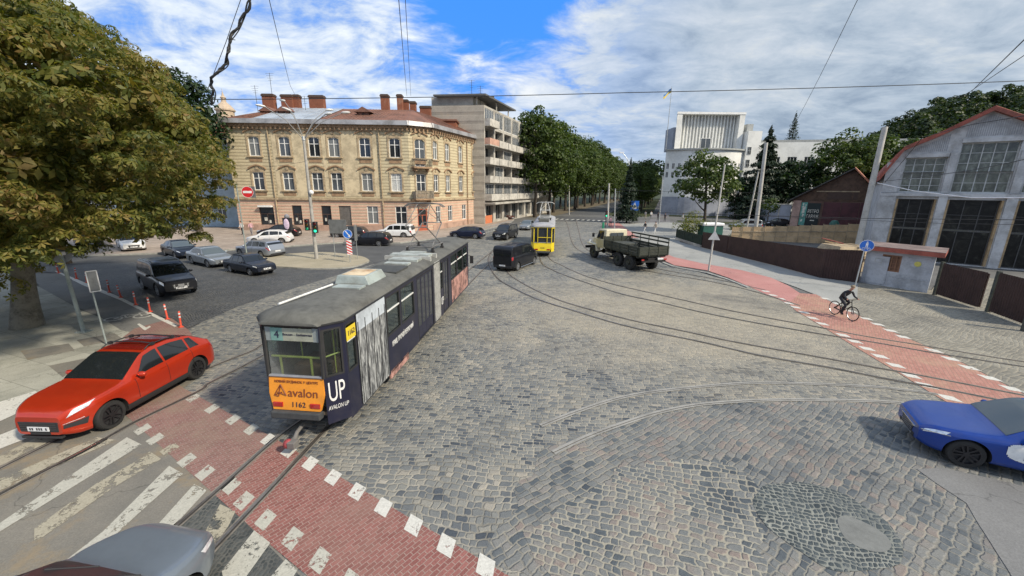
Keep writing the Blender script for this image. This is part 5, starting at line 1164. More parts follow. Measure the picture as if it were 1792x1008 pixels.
    patch('headlight', [(0.018,5.05),(0.095,5.55),(0.135,6.75),(0.05,6.6)] if kind == 'coupe_suv' else [(0.006,4.8),(0.065,5.0),(0.085,6.1),(0.012,6.2)] if kind == 'suv' else [(0.012,hv[0]),(0.085,hv[0]+0.25),(0.10,hv[1]),(0.018,hv[1]-0.15)], hm, 0.010, 8, 5)
    tl = dict(suv=[(0.955,3.9),(0.992,3.9),(0.985,5.7),(0.95,5.7)], van=[(0.972,4.2),(0.995,4.2),(0.992,6.0),(0.966,6.0)]).get(kind, [(0.93,5.0),(0.992,5.0),(0.992,5.85),(0.925,5.75)])
    patch('taillight', tl, mTail, 0.010, 5, 4)
    # nose: grille, lower intake, plate
    x0 = L/2; zf = S(0,6).z; w0 = widthf(0)*0.93
    mb = MB(); gz0, gz1 = (zf-0.30, zf-0.10) if kind != 'suv' else (zf-0.27, zf-0.05)
    gw = w0*0.62
    def bent(mb, w, z0, z1, d, m, wl=None):
        wl = wl or w
        mb.hexa([(x0-0.03,-wl,z0),(x0+d,-wl*0.96,z0),(x0+d,wl*0.96,z0),(x0-0.03,wl,z0)],[(x0-0.03,-w,z1),(x0+d,-w*0.96,z1),(x0+d,w*0.96,z1),(x0-0.03,w,z1)],m)
    if grille != 'none': bent(mb, gw, gz0, gz1, 0.012, mPlas, gw*0.85); g_ = mb.build('grille', root, bevel=0.008)
    if grille == 'chrome':
        mb = MB(); bent(mb, gw+0.03, gz1+0.002, gz1+0.03, 0.02, mChr); bent(mb, gw*0.85, gz0-0.025, gz0-0.002, 0.02, mChr); mb.build('grille_trim', g_)
        mb = MB(); [mb.box(x0+0.013,x0+0.02,-gw*0.8,gw*0.8,z,z+0.008,mRimS) for z in np.linspace(gz0+0.04,gz1-0.03,4)]; mb.build('grille_bars', g_)
    if grille == 'blocks':
        mb = MB(); [mb.box(x0+0.013,x0+0.03,y-0.035,y+0.035,gz0+0.01,gz1-0.01,mChr) for y in (-gw*0.72,-gw*0.25,gw*0.25,gw*0.72)]; bent(mb,0.09,gz0+0.02,gz1-0.02,0.035,mChr); mb.build('grille_bars', g_)
    mb = MB(); bent(mb, w0*(0.80 if grille != 'none' else 0.5), zb+0.10, zb+0.19, 0.008, mPlas); mb.build('lower_intake', root, bevel=0.006)
    mb = MB(); pz = zb+0.21; mb.box(x0+0.01,x0+0.03,-0.26,0.26,pz,pz+0.115,mPlate); pl = mb.build('number_plate', root)
    mb = MB(); rr = random.Random(hash(kind)%99)
    for k in range(8):
        if k in (2,6): continue
        y = -0.21+k*0.056; mb.box(x0+0.031,x0+0.033,y,y+0.036,pz+0.025,pz+0.09,mInk); 
    mb.build('plate_characters', pl)
    xr = -L/2; mb = MB(); pz2 = 0.55*ks if kind!='van' else 0.42; mb.box(xr-0.03,xr-0.008,-0.26,0.26,pz2,pz2+0.115,mPlate); mb.build('number_plate', root)
    mb = MB(); mb.box(xr-0.012,xr+0.06,-hw*0.8,hw*0.8,zb+0.02,zb+0.22,mPlas); mb.build('rear_bumper', root, bevel=0.02)
    # mirrors
    fm_ = ks_[4][0][0]+0.012
    for s_ in (1,-1):
        p = S(fm_,6.1); mb = MB(); T = Matrix.Translation((p.x-0.02, s_*(p.y+0.13), p.z+0.07)) @ Matrix.Diagonal((0.075,0.125,0.075,1))
        mb.sphere((0,0,0),1,paintm,8,T); mb.box(p.x-0.05,p.x,min(s_*p.y*0.96,s_*(p.y+0.1)),max(s_*p.y*0.96,s_*(p.y+0.1)),p.z+0.0,p.z+0.03,mPlas); mb.build('side_mirror', root, smooth=True)
    if rails:
        rf0, rf1 = ks_[1]+0.03, (ks_[2]-0.03 if kind != 'suv' else 0.90)
        for s_ in (1,-1):
            pts = []
            for k in range(9):
                f = rf0+(rf1-rf0)*k/8; p = S(f,7.75); up = 0.05*math.sin(min(1,k/1.0,(8-k)/1.0)*math.pi/2)
                pts.append((p.x,s_*p.y,p.z+0.008+up))
            mb = MB(); mb.path(pts,0.017,rails,6); mb.build('roof_rail', root, smooth=True)
    # wheels
    rm = rim or mRimS
    for cxx in (fx, rx):
        for s_ in (1,-1):
            T = Matrix.Translation((cxx, s_*(hw-0.035), wheel)) @ Matrix.Rotation(-s_*math.pi/2,4,'X'); tw = 0.22; r = wheel
            we = bpy.data.objects.new('wheel', None); C.objects.link(we); we.parent = root
            mb = MB(); mb.lathe([(r*0.66,-tw),(r*0.9,-tw),(r*0.985,-tw*0.85),(r,-tw*0.5),(r*0.985,-tw*0.12),(r*0.93,0),(r*0.70,0.004),(r*0.66,-0.02)],28,mTyre,T); mb.build('tyre', we, auto=40)
            mb = MB(); mb.lathe([(r*0.72,0.002),(r*0.67,0.004),(r*0.64,-0.05),(0.05,-0.07),(0.001,-0.07)],28,mPlas if rm is mRimB else M('rim_dark',(0.06,0.06,0.065),0.5,0.5),T,cap=False); mb.lathe([(r*0.715,0.003),(r*0.715,0.008),(r*0.66,0.008),(r*0.655,-0.02)],28,rm,T)
            for k in range(5):
                for dlt in (-0.13,0.13):
                    a = 2*math.pi*k/5; Tm = T @ Matrix.Rotation(a,4,'Z'); w1_ = 0.018
                    mb.hexa([(0.03,dlt*0.2-w1_,-0.035),(r*0.68,dlt*r*1.1-w1_,-0.022),(r*0.68,dlt*r*1.1+w1_,-0.022),(0.03,dlt*0.2+w1_,-0.035)],[(0.03,dlt*0.2-w1_,-0.008),(r*0.68,dlt*r*1.1-w1_,0.002),(r*0.68,dlt*r*1.1+w1_,0.002),(0.03,dlt*0.2+w1_,-0.008)],rm,Tm)
            mb.lathe([(0.065,-0.03),(0.06,0.0),(0.001,0.004)],14,rm,T); mb.build('rim', we, auto=35)
    root['_S'] = 0; del root['_S']
    return root, S, Nn, patch, across, (fx, rx, hw)
def put(root, center, head):
    root.location = (center[0], center[1], 0); root.rotation_euler = (0,0,R(head)); return root
def side_place(root, pf, pr, hw, wbx, head=None, pull=0.5):
    """set a car down by the pixels where its near-side tyres touch the ground"""
    a, b = P(*pf), P(*pr); h = (a-b); 
    if head is None: head = math.degrees(math.atan2(h.y,h.x))
    hv = Vector((math.cos(R(head)),math.sin(R(head)),0)); nn = Vector((-hv.y,hv.x,0)); mid = a*(1-pull)+b*pull
    if nn.dot(mid) < 0: nn = -nn
    c = mid+nn*(hw-0.02) - hv*wbx
    return put(root, c, head)
# --- red coupe-like SUV
red, S_, N_, pt_, ac_, (fx,rx,hw) = make_car('coupe_suv', 4.58, 1.92, 2.81, paint('red',(0.45,0.033,0.010),0.3,0.35,0.8), 'parked_car', 'glossy red coupe-roofed SUV with black wheels, driving past the pavement', wheel=0.37, rim=mRimB, clad=True, rails=mPlas, grille='none', nose=0.84)
red.name = 'suv_car'
for s in pt_('bonnet_seam', [(0.02,6.35),(0.30,6.6),(0.30,6.63),(0.02,6.38)], mSeam, 0.003, 14, 1): pass
pt_('side_intake', [(0.004,2.95),(0.075,3.0),(0.085,3.9),(0.006,3.85)], mPlas, 0.010, 8, 4); pt_('lamp_bar', [(0.004,4.0),(0.07,4.05),(0.07,4.12),(0.004,4.07)], mHead, 0.012, 6, 1)
mb = MB(); mb.box(4.58/2-0.08,4.58/2+0.01,-0.50,0.50,0.22,0.27,mPlas); mb.build('front_lip', red, bevel=0.01)
for f in (0.565,0.71):
    p = S_(f,7.7); mb = MB(); mb.path([(p.x,-p.y,p.z+0.07),(p.x,-p.y*0.5,p.z+0.11),(p.x,0,p.z+0.12),(p.x,p.y*0.5,p.z+0.11),(p.x,p.y,p.z+0.07)],0.02,mPlas,6); [mb.box(p.x-0.05,p.x+0.05,s_*p.y-0.035,s_*p.y+0.035,p.z+0.02,p.z+0.10,mPlas) for s_ in (1,-1)]; mb.build('roof_bar', red)
ac_('sunroof', 0.50, 0.74, 8.0, 8.0, glassmat('sunroof_glass',(0.14,0.010,0.007),0.08), 0.006)
mb = MB(); x0 = 4.58/2
mb.hexa([(x0-0.05,-0.50,0.40),(x0+0.012,-0.46,0.40),(x0+0.012,0.46,0.40),(x0-0.05,0.50,0.40)],[(x0-0.05,-0.52,0.66),(x0+0.012,-0.49,0.66),(x0+0.012,0.49,0.66),(x0-0.05,0.52,0.66)],mPlas); gg = mb.build('grille', red, bevel=0.01)
mb = MB(); [mb.box(x0+0.013,x0+0.02,-0.44,0.44,z,z+0.006,M('grille_bar',(0.06,0.06,0.06),0.4)) for z in (0.44,0.49,0.54,0.59,0.63)]; mb.build('grille_bars', gg)
side_place(red, (197,752), (345,665), hw, (fx+rx)/2); red.location = Vector(red.location)+Vector((0,0.12,0))
# --- grey car at the bottom edge
gry, S_, N_, pt_, ac_, (fx,rx,hw) = make_car('hatch', 4.4, 1.83, 2.64, paint('grey',(0.17,0.20,0.235),0.3,0.35), 'hatchback_car', 'blue-grey hatchback cut by the bottom edge, only bonnet and windscreen in view', grille='none', wind=glassmat('car_glass_dim',(0.02,0.022,0.024),0.35), wheel=0.34, rim=mRimB, clad=True, nose=0.88)
for s in pt_('bonnet_crease', [(0.05,7.2),(0.235,7.6),(0.235,7.64),(0.05,7.24)], MATS['paint_grey'], 0.012, 14, 1): pass
mb = MB(); p = S_(0.235,8.5)
for s_ in (-0.55,0.15): mb.path([(p.x-0.02,s_,p.z+0.02),(p.x-0.30,s_+0.45,p.z+0.19)],0.012,mPlas,5)
mb.build('wiper', gry)
pc_ = P(312,914,0.85); hd = 80; hv = Vector((math.cos(R(hd)),math.sin(R(hd)),0)); put(gry, pc_-hv*2.12, hd)
# --- blue rally-liveried car at the right edge
blu, S_, N_, pt_, ac_, (fx,rx,hw) = make_car('wagon', 4.69, 1.83, 2.69, paint('blue',(0.007,0.045,0.27),0.3,0.35,0.8), 'estate_car', 'bright blue car with a white door sign entering at the right edge', wheel=0.34, rim=mRimB, wind=mCGs, grille='chrome', nose=0.80)
for ch in list(blu.children):
    if ch.name.startswith('number_plate'): [bpy.data.objects.remove(c) for c in list(ch.children)]; bpy.data.objects.remove(ch)
for s_ in (1,-1):
    mb = MB(); vv = []
    for i in range(61):
        for j in range(41):
            f = 0.29+i/60*0.38; v = 2.9+j/40*2.9; p = S_(f,v)+N_(f,v)*0.012; vv.append((p.x,p.y*s_,p.z))
    fc = []
    for i in range(60):
        for j in range(40):
            u, w = (i+0.5)/60*2-1, (j+0.5)/40*2-1
            if abs(u)**4+abs(w)**4 < 0.96: q = (i*41+j,(i+1)*41+j,(i+1)*41+j+1,i*41+j+1); fc.append(q if s_ < 0 else q[::-1])
    mb.add(vv, fc, mWhite); st = mb.build('door_sticker', blu, smooth=True)
    p = S_(0.44,4.3); nn = N_(0.44,4.3); mb = MB()
    T = frame((p.x+0.15*1,(p.y+0.02)*s_,p.z), (-1*s_ if s_>0 else 1,0,0), (0,0,1))
    # letter panel: dark blue block with the pale letters 'RY' cut in
    mb = MB(); mb.box(-0.28,0.62,-0.17,0.17,0.0,0.006,M('ink_blue',(0.01,0.02,0.12),0.5),T); lt = mb.build('lettering_panel', st)
    text_mesh('lettering', 'RALLY' if False else 'P', 0.34, mWhite, lt, T @ Matrix.Translation((-0.12,0,0.012)))
ac_('roof_stripe', 0.50, 0.80, 8.2, 8.2, mWhite, 0.006)
def nosefix(x0, S_): pass
mb = MB(); x0 = 4.69/2
for s_ in (1,-1):
    p1, p2 = S_(0.012,4.6), S_(0.10,5.0); mb = MB(); mb.path([(x0+0.02,s_*0.30,0.55),(p1.x+0.03,s_*(p1.y),p1.z+0.06),(p2.x,s_*(p2.y+0.012),p2.z+0.0)],0.013,mChr,5); mb.build('light_strip', blu)
bh = 152; side_place(blu, (1685,819), (1860,870), hw, 0, head=bh, pull=0.0)
hv = Vector((math.cos(R(bh)),math.sin(R(bh)),0)); blu.location = Vector(blu.location)-hv*(fx+0.0)
# --- black boxy SUV by the bollards
bs, S_, N_, pt_, ac_, (fx,rx,hw) = make_car('suv', 4.74, 1.85, 2.85, paint('black',(0.008,0.009,0.013)), 'suv_car', 'black boxy SUV with roof rails and three-piece chrome grille beside the red bollards', wheel=0.39, rim=mRimS, grille='blocks', rails=mRimS, clad=True, nose=0.92)
hv = Vector((math.cos(R(-35)),math.sin(R(-35)),0)); lv = Vector((-hv.y,hv.x,0)); q = P(343,509)-lv*(hw-0.03)-hv*fx; put(bs, q, -35)
# --- dark blue three-box sedan
ld, S_, N_, pt_, ac_, (fx,rx,hw) = make_car('boxsedan', 4.2, 1.66, 2.43, paint('navy',(0.012,0.016,0.028)), 'sedan_car', 'small old boxy dark navy sedan in front of the silver ones', wheel=0.29, rim=mRimS, nose=0.80)
side_place(ld, (440,483), (400,477), hw, (fx+rx)/2, head=-27)
# --- silver sedan
sv, S_, N_, pt_, ac_, (fx,rx,hw) = make_car('sedan', 4.6, 1.78, 2.67, paint('silver',(0.28,0.31,0.34),0.28,0.5), 'sedan_car', 'silver sedan waiting between the black SUV and the small navy sedan', wheel=0.32, wind=mCGs, grille='chrome', nose=0.88)
side_place(sv, (366,469), (333,462), hw, (fx+rx)/2, head=-31)
dk = dup(sv, (-29.8,35.6,0), R(-35), label='dark blue sedan half hidden behind the silver sedan, under the chestnut leaves')
def repaint(root, m):
    for ch in root.children:
        if ch.name.split('.')[0] in ('body','side_mirror','door_handle'):
            ch.data = ch.data.copy()
            for i, mm in enumerate(ch.data.materials):
                if mm and mm.name.startswith('paint_'): ch.data.materials[i] = m
repaint(dk, paint('midnight',(0.015,0.022,0.04)))
# --- silver estate seen from behind
wg, S_, N_, pt_, ac_, (fx,rx,hw) = make_car('wagon', 4.7, 1.80, 2.75, paint('silverblue',(0.30,0.33,0.38),0.28,0.5), 'estate_car', 'silver-blue estate car with its tail to the traffic island', wheel=0.32, rails=mRimS, nose=0.9)
side_place(wg, (417,447), (461,452.5), hw, (fx+rx)/2, head=158)
# --- cars along the yellow house
wh, S_, N_, pt_, ac_, (fx,rx,hw) = make_car('hatch', 4.4, 1.82, 2.65, paint('white',(0.62,0.63,0.64)), 'hatchback_car', 'white hatchback with dark windows behind the silver-blue estate', wheel=0.34, nose=0.88)
put(wh, (-26.9,44.4), 194)
bk, S_, N_, pt_, ac_, (fx,rx,hw) = make_car('coupe_suv', 4.75, 1.95, 2.9, paint('deepblack',(0.010,0.008,0.010)), 'suv_car', 'black sloping-roofed SUV parked at the shop doors behind the white hatchback', wheel=0.38, nose=0.93)
put(bk, (-29.2,50.2), 190)
b2 = dup(wh, (-20.4,50.2,0), R(184), label='dark grey hatchback parked by the yellow house behind the lamp post', group=None); repaint(b2, paint('graphite',(0.022,0.024,0.028)))
b3 = dup(wg, (-15.7,43.9,0), R(178), label='black estate car with silver wheels on the road behind the arrow sign'); repaint(b3, MATS['paint_black'])
w2, S_, N_, pt_, ac_, (fx,rx,hw) = make_car('suv', 4.75, 1.86, 2.8, paint('white2',(0.64,0.65,0.66)), 'suv_car', 'white SUV parked close to the red corner door of the yellow house', wheel=0.37, H=1.72, rails=mRimS, nose=0.92)
put(w2, (-14.9,50.9), 178)
n2 = dup(wh, (-5.8,51.4,0), R(168), label='dark navy hatchback near the low railing, right of the tram roof'); repaint(n2, paint('navy2',(0.010,0.014,0.035)))
n3 = dup(bs, (-0.9,51.0,0), R(-112), label='black SUV facing the camera just left of the yellow tram')
l1 = dup(w2, (-37.2,38.8,0), R(-42), label='white SUV under the chestnut leaves at the left'); 
l2 = dup(bk, (-43.2,40.6,0), R(-40), label='black car deepest in the shade of the chestnut crown')
br = dup(sv, (-1.8,83.5,0), R(-38), label='brown sedan parked on the pavement before the concrete block'); repaint(br, paint('brown',(0.08,0.028,0.022)))
s2 = dup(sv, (2.3,63.5,0), R(-106), label='grey sedan peeking out behind the black SUV and the yellow tram')
r1 = dup(w2, (38.3,66.5,0), R(172), label='grey SUV behind the fence left of the leaning concrete pole'); repaint(r1, MATS['paint_silver'])
r2 = dup(sv, (48.5,74.0,0), R(176), label='dark sedan behind the fence near the garage sign'); repaint(r2, MATS['paint_graphite'])
# --- black van
vn, S_, N_, pt_, ac_, (fx,rx,hw) = make_car('van', 4.9, 1.92, 3.1, MATS['paint_black'], 'van', 'black van seen from behind, crossing the tram tracks', cat='van', wheel=0.34, nose=0.9)
for s_ in (1,-1): mb = MB(); mb.path([(-1.2,s_*0.99,0.26),(1.1,s_*0.99,0.26)],0.03,mChr,6); mb.build('side_step', vn)
mb = MB(); mb.box(-2.47,-2.452,-0.008,0.008,0.5,1.8,mSeam); mb.build('door_seam', vn)
side_place(vn, (945,463), (907,474), hw, 0, head=63, pull=1.0); hv = Vector((math.cos(R(63)),math.sin(R(63)),0)); vn.location = Vector(vn.location)-hv*rx

# ---------------------------------------------------------------- trams
mNavy = M('tram_navy', (0.009,0.010,0.028), 0.35, var=0.12, scale=1.5, dirt=0.25, dirtcol=(0.06,0.055,0.06)); mOra = M('tram_orange', (0.72,0.27,0.025), 0.4, var=0.08, dirt=0.2, dirtcol=(0.3,0.14,0.06))
mTRoof = M('tram_roof', (0.085,0.085,0.077), 0.85, var=0.3, scale=1.2, dirt=0.55, dirtcol=(0.14,0.14,0.125)); mTBlk = M('tram_black', (0.02,0.02,0.02), 0.6, var=0.2); mBumper = M('tram_bumper', (0.045,0.048,0.05), 0.7, var=0.2)
mTGl = glassmat('tram_glass', (0.75,0.82,0.80), alpha=0.5); mRub = M('bellows', (0.33,0.33,0.31), 0.85, var=0.2, scale=4); mPY = M('grab_yellow', (0.78,0.72,0.16), 0.4); mFlo = M('tram_floor', (0.16,0.13,0.10), 0.8); mInt = M('tram_interior', (0.25,0.25,0.21), 0.7, var=0.15)
mSeat = M('tram_seat', (0.11,0.05,0.035), 0.6); mTYel = M('tram_yellow', (0.68,0.52,0.015), 0.4, var=0.08); mSilv = M('tram_wrap_silver', (0.38,0.42,0.46), 0.5, var=0.25, scale=1.2); mTW = M('tram_white', (0.62,0.62,0.6), 0.6)
def wrapmat():
    """printed wrap: grey figures, folded cloth, on pale ground"""
    m, g = newmat('wrap_print'); pos = g.n('ShaderNodeTexCoord').outputs['Object']
    mp = g.n('ShaderNodeMapping'); g.L.new(pos, mp.inputs[0]); mp.inputs['Scale'].default_value = (5,5,0.9)
    a = g.noise(mp.outputs[0], 1.6, 5, 0.6, 1.2); b = g.noise(mp.outputs[0], 4, 5, 0.65, 0.6)
    c = g.ramp(g.m('ADD', g.m('MULTIPLY', a, 0.65), g.m('MULTIPLY', b, 0.35)), [(0.40,(0.03,0.032,0.038)),(0.48,(0.14,0.145,0.15)),(0.54,(0.30,0.31,0.31)),(0.62,(0.50,0.51,0.50))])
    finish(g, c, 0.5); MATS['wrap_print'] = m; return m
mWrap = wrapmat()
mWrap2 = M('wrap_pink', (0.24,0.13,0.11), 0.6, var=0.8, scale=2.2, dirt=0.85, dirtcol=(0.02,0.02,0.03))
def tram_section(root, x0, x1, hw, H, ends, pm, stripe, sides, low=None, rearface=None):
    """one carriage section from x0 to x1; ends: (taper at x0, taper at x1); sides: list of (xa, xb, kind) panels for the right (-y) side, mirrored to the left"""
    pass
def tram(root, L, hw, H, pm, facem, roofm, taper, joint, layout, near=True, zs=1.32, glass=mTGl, zl=0.58):
    """local frame: x forward from the rear face, y left. taper = (length, half width of the end face)"""
    tl, th = taper; zt = H-0.28
    def plan(s):       # right side polyline, rear to front
        return [(0,-s*th*1.0),(tl,-s*hw),(L-tl,-s*hw),(L,-s*th)]
    for s, nm in ((1,'right'),(-1,'left')):
        pass
    def sidewall(pa, pb, panels, name='side_panel'):
        # panels: (t0,t1,kind,za,zb)
        a = Vector((pa[0],pa[1],0)); b = Vector((pb[0],pb[1],0)); Lx = (b-a).length
        return a, b, Lx
    # lower walls and window band on each facet
    facets = []
    pr = plan(1); pl_ = plan(-1)
    facets.append((Vector((pr[0][0],pr[0][1],0)), Vector((pr[1][0],pr[1][1],0)), 'corner'))
    facets.append((Vector((pr[1][0],pr[1][1],0)), Vector((pr[2][0],pr[2][1],0)), 'side'))
    facets.append((Vector((pr[2][0],pr[2][1],0)), Vector((pr[3][0],pr[3][1],0)), 'corner'))
    facets.append((Vector((pl_[3][0],pl_[3][1],0)), Vector((pl_[2][0],pl_[2][1],0)), 'corner'))
    facets.append((Vector((pl_[2][0],pl_[2][1],0)), Vector((pl_[1][0],pl_[1][1],0)), 'side2'))
    facets.append((Vector((pl_[1][0],pl_[1][1],0)), Vector((pl_[0][0],pl_[0][1],0)), 'corner'))
    panes = []; mb = MB()
    for fi, (a, b, kd) in enumerate(facets):
        if fi == 3: mb.build('side_wall', root); mb = MB()
        Lx = (b-a).length
        if kd == 'corner': ops = [(0.06,Lx-0.07,zs,zt-0.12,0)]
        else:
            ops = []
            for xa, xb, k2 in layout:
                sa, sb = (xa-tl, xb-tl) if kd == 'side' else (Lx-(xb-tl), Lx-(xa-tl))
                if k2 == 'win': ops.append((sa,sb,zs-0.05,zt-0.12,0))
                elif k2 == 'door': ops.append((sa,sb,0.42,zt-0.12,0))
        wall(mb, a, b, 0.48, zt, ops, pm, depth=0.05)
        panes.append((a,b,kd,ops))
    body = mb.build('side_wall', root)
    # end faces
    for xx, sgn in ((0,-1),(L,1)):
        mb = MB(); e0 = 0.10 if near else 0.06
        y = th
        def F(z): return xx+sgn*(0.0 if z > zs else 0.11*(zs-z)/0.75)
        v = [(F(zl),-y*0.86,zl),(F(zl),y*0.86,zl),(F(zs-0.42),y*1.0,zs-0.42),(F(zs),y*1.0,zs),(F(zs),-y*1.0,zs),(F(zs-0.42),-y*1.0,zs-0.42)]
        inn = [(p[0]-sgn*0.08-0*sgn,p[1],p[2]) for p in v]
        mb.add(v+inn, [tuple(range(6)) if sgn>0 else tuple(range(5,-1,-1)), (0,1,7,6),(1,2,8,7),(2,3,9,8),(3,4,10,9),(4,5,11,10),(5,0,6,11)], facem); fp = mb.build('end_panel', root)
        mb = MB(); zt2 = zt-0.04
        for a_, b_ in (((xx,-y,zs),(xx-sgn*0.06,-y,zt2)),((xx,y,zs),(xx-sgn*0.06,y,zt2))): mb.tube(a_,b_,0.045,m=stripec,k=6)
        mb.tube((xx-sgn*0.06,-y,zt2),(xx-sgn*0.06,y,zt2),0.05,m=stripec,k=6); mb.tube((xx,-y,zs+0.02),(xx,y,zs+0.02),0.035,m=mGut,k=6)
        fr = mb.build('end_window_frame', root)
        mb = MB(); mb.hexa([(xx-sgn*0.02-0.004,-y,zs),(xx-sgn*0.02-0.004,y,zs),(xx-sgn*0.02+0.004,y,zs),(xx-sgn*0.02+0.004,-y,zs)],[(xx-sgn*0.07-0.004,-y,zt2),(xx-sgn*0.07-0.004,y,zt2),(xx-sgn*0.07+0.004,y,zt2),(xx-sgn*0.07+0.004,-y,zt2)],glass); mb.build('pane', fr)
        mb = MB(); mb.box(min(xx+sgn*0.02,xx+sgn*0.22),max(xx+sgn*0.02,xx+sgn*0.22),-y*0.90,y*0.90,zl-0.20,zl-0.015,mBumper); mb.build('bumper', root, bevel=0.03)
        for s_ in (1,-1): mb = MB(); xq = xx+sgn*0.105; mb.box(xq-0.02,xq+0.02,min(s_*y*0.50,s_*y*0.86),max(s_*y*0.50,s_*y*0.86),zl+0.07,zl+0.19,mTail); mb.build('taillight' if sgn<0 else 'headlight', root, bevel=0.008)
    # glazing
    for a, b, kd, ops in panes:
        e = (b-a).normalized(); T = frame(a, e, (0,0,1))
        for o in ops:
            door = o[2] < 0.6
            mb = MB(); t = 0.045
            mb.box(o[0],o[0]+t,o[2],o[3],-0.045,0.004,mTBlk,T); mb.box(o[1]-t,o[1],o[2],o[3],-0.045,0.004,mTBlk,T); mb.box(o[0]+t,o[1]-t,o[2],o[2]+t,-0.045,0.004,mTBlk,T); mb.box(o[0]+t,o[1]-t,o[3]-t,o[3],-0.045,0.004,mTBlk,T)
            if door:
                nleaf = max(2,int(round((o[1]-o[0])/0.55)))
                for k in range(nleaf):
                    xa, xb = o[0]+t+(o[1]-o[0]-2*t)*k/nleaf, o[0]+t+(o[1]-o[0]-2*t)*(k+1)/nleaf
                    mb.box(xa+0.005,xb-0.005,o[2]+t,o[2]+0.55,-0.05,-0.025,doorm,T); mb.box(xa+0.005,xa+0.07,o[2]+0.55,o[3]-t,-0.05,-0.025,doorm,T); mb.box(xb-0.07,xb-0.005,o[2]+0.55,o[3]-t,-0.05,-0.025,doorm,T); mb.box(xa+0.07,xb-0.07,o[3]-t-0.08,o[3]-t,-0.05,-0.025,doorm,T)
            elif kd != 'corner':
                mb.box(o[0]+t,o[1]-t,o[3]-0.48,o[3]-0.44,-0.03,0.0,mTW if near else mTBlk,T)
            w = mb.build('door' if door else 'window', root)
            g2_ = MB(); g2_.box(o[0]+t,o[1]-t,(o[2]+0.55 if door else o[2]+t),o[3]-t,-0.036,-0.030,glass if not door else mPane,T); g2_.build('pane', w)
    # roof: gently crowned
    mb = MB(); sec = [(-1.0,0),(-0.965,0.07),(-0.86,0.15),(-0.6,0.23),(-0.3,0.27),(0,0.28),(0.3,0.27),(0.6,0.23),(0.86,0.15),(0.965,0.07),(1.0,0)]; vv = []
    stn = [0,0.05,tl*0.35,tl,L-tl,L-tl*0.35,L-0.05,L]; ks2 = [0.35,0.8,0.97,1,1,0.97,0.8,0.35]
    for x, kk in zip(stn, ks2):
        w = (th+(hw-th)*min(1,x/tl) if x < tl else (th+(hw-th)*min(1,(L-x)/tl) if x > L-tl else hw))+0.035
        xo = x-0.07 if x==0 else (x+0.07 if x==L else x)
        vv += [(xo,w*u,zt+h*kk) for u, h in sec]
    n_ = len(sec); mb.add(vv, [(i*n_+j,(i+1)*n_+j,(i+1)*n_+j+1,i*n_+j+1) for i in range(len(stn)-1) for j in range(n_-1)]+[tuple(range(n_)), tuple(range((len(stn)-1)*n_,len(stn)*n_))[::-1]], roofm)
    rf = mb.build('roof', root, auto=50)
    mb = MB(); pl2 = [(p[0],p[1]*1.02) for p in pr]+[(p[0],p[1]*1.02) for p in pl_[::-1]]
    for p, q in zip(pl2, pl2[1:]+pl2[:1]): mb.tube((p[0],p[1],zt+0.0),(q[0],q[1],zt+0.0),0.028,m=gutm,k=5)
    mb.build('rain_gutter', rf)
    # floor, bogies, interior
    mb = MB(); mb.prism([(p[0]*0.995+0.04,p[1]*0.95) for p in pr]+[(p[0]*0.995+0.04,p[1]*0.95) for p in pl_[::-1]],0.72,0.80,mFlo); mb.build('floor', root)
    mb = MB(); mb.box(0.7,L-0.7,-hw*0.8,hw*0.8,0.36,0.70,mUnder); mb.build('underframe', root)
    for bx in ((2.6,L-2.6) if L > 12 else (2.2,)):
        mb = MB()
        for dx in (-0.9,0.9):
            mb.tube((bx+dx,-0.62,0.34),(bx+dx,0.62,0.34),0.05,m=mUnder)
            for s_ in (1,-1): mb.tube((bx+dx,s_*0.45,0.33),(bx+dx,s_*0.56,0.33),0.32,m=M('wheel_steel',(0.12,0.10,0.09),0.6,0.6),k=20)
        mb.box(bx-1.2,bx+1.2,-0.75,-0.66,0.28,0.42,mUnder); mb.box(bx-1.2,bx+1.2,0.66,0.75,0.28,0.42,mUnder); mb.build('bogie', root)
    if near:
        mb = MB()
        for k in range(int((L-2.2)/0.85)):
            x = 1.5+k*0.85
            if any(xa-0.2 < x < xb for xa, xb, kk in layout if kk=='door'): continue
            for y in (hw-0.35,): mb.box(x,x+0.42,y-0.22,y+0.22,1.16,1.22,mSeat); mb.box(x,x+0.05,y-0.22,y+0.22,1.22,1.70,mSeat); mb.box(x+0.15,x+0.25,y-0.05,y+0.05,0.80,1.16,mUnder)
            mb.box(x,x+0.42,-hw+0.13,-hw+0.57,1.16,1.22,mSeat); mb.box(x,x+0.05,-hw+0.13,-hw+0.57,1.22,1.70,mSeat)
        mb.build('seats', root)
        mb = MB()
        for k in range(int(L/1.7)):
            for s_ in (1,-1): x = 1.0+k*1.7; mb.tube((x,s_*0.45,0.8),(x,s_*0.45,zt-0.05),0.018,m=mPY,k=6)
        mb.tube((0.6,-0.45,zt-0.25),(L-0.6,-0.45,zt-0.25),0.016,m=mPY,k=6); mb.tube((0.6,0.45,zt-0.25),(L-0.6,0.45,zt-0.25),0.016,m=mPY,k=6); mb.build('grab_poles', root)
    return pr
def place_child(o, root): o.parent = root; return o
TRL = 15.6
avt = thing('articulated_tram', 'dark blue articulated tram with orange rear end, long grey roof and folded pantograph', 'tram', TR0+Vector((-0.05,0,0)), TH)
stripec = mTBlk; doorm = mNavy; gutm = mTBlk
def rot_sub(root, name, x, ang):
    o = bpy.data.objects.new(name, None); C.objects.link(o); o.parent = root; o.location = (x,0,0); o.rotation_euler = (0,0,ang); return o
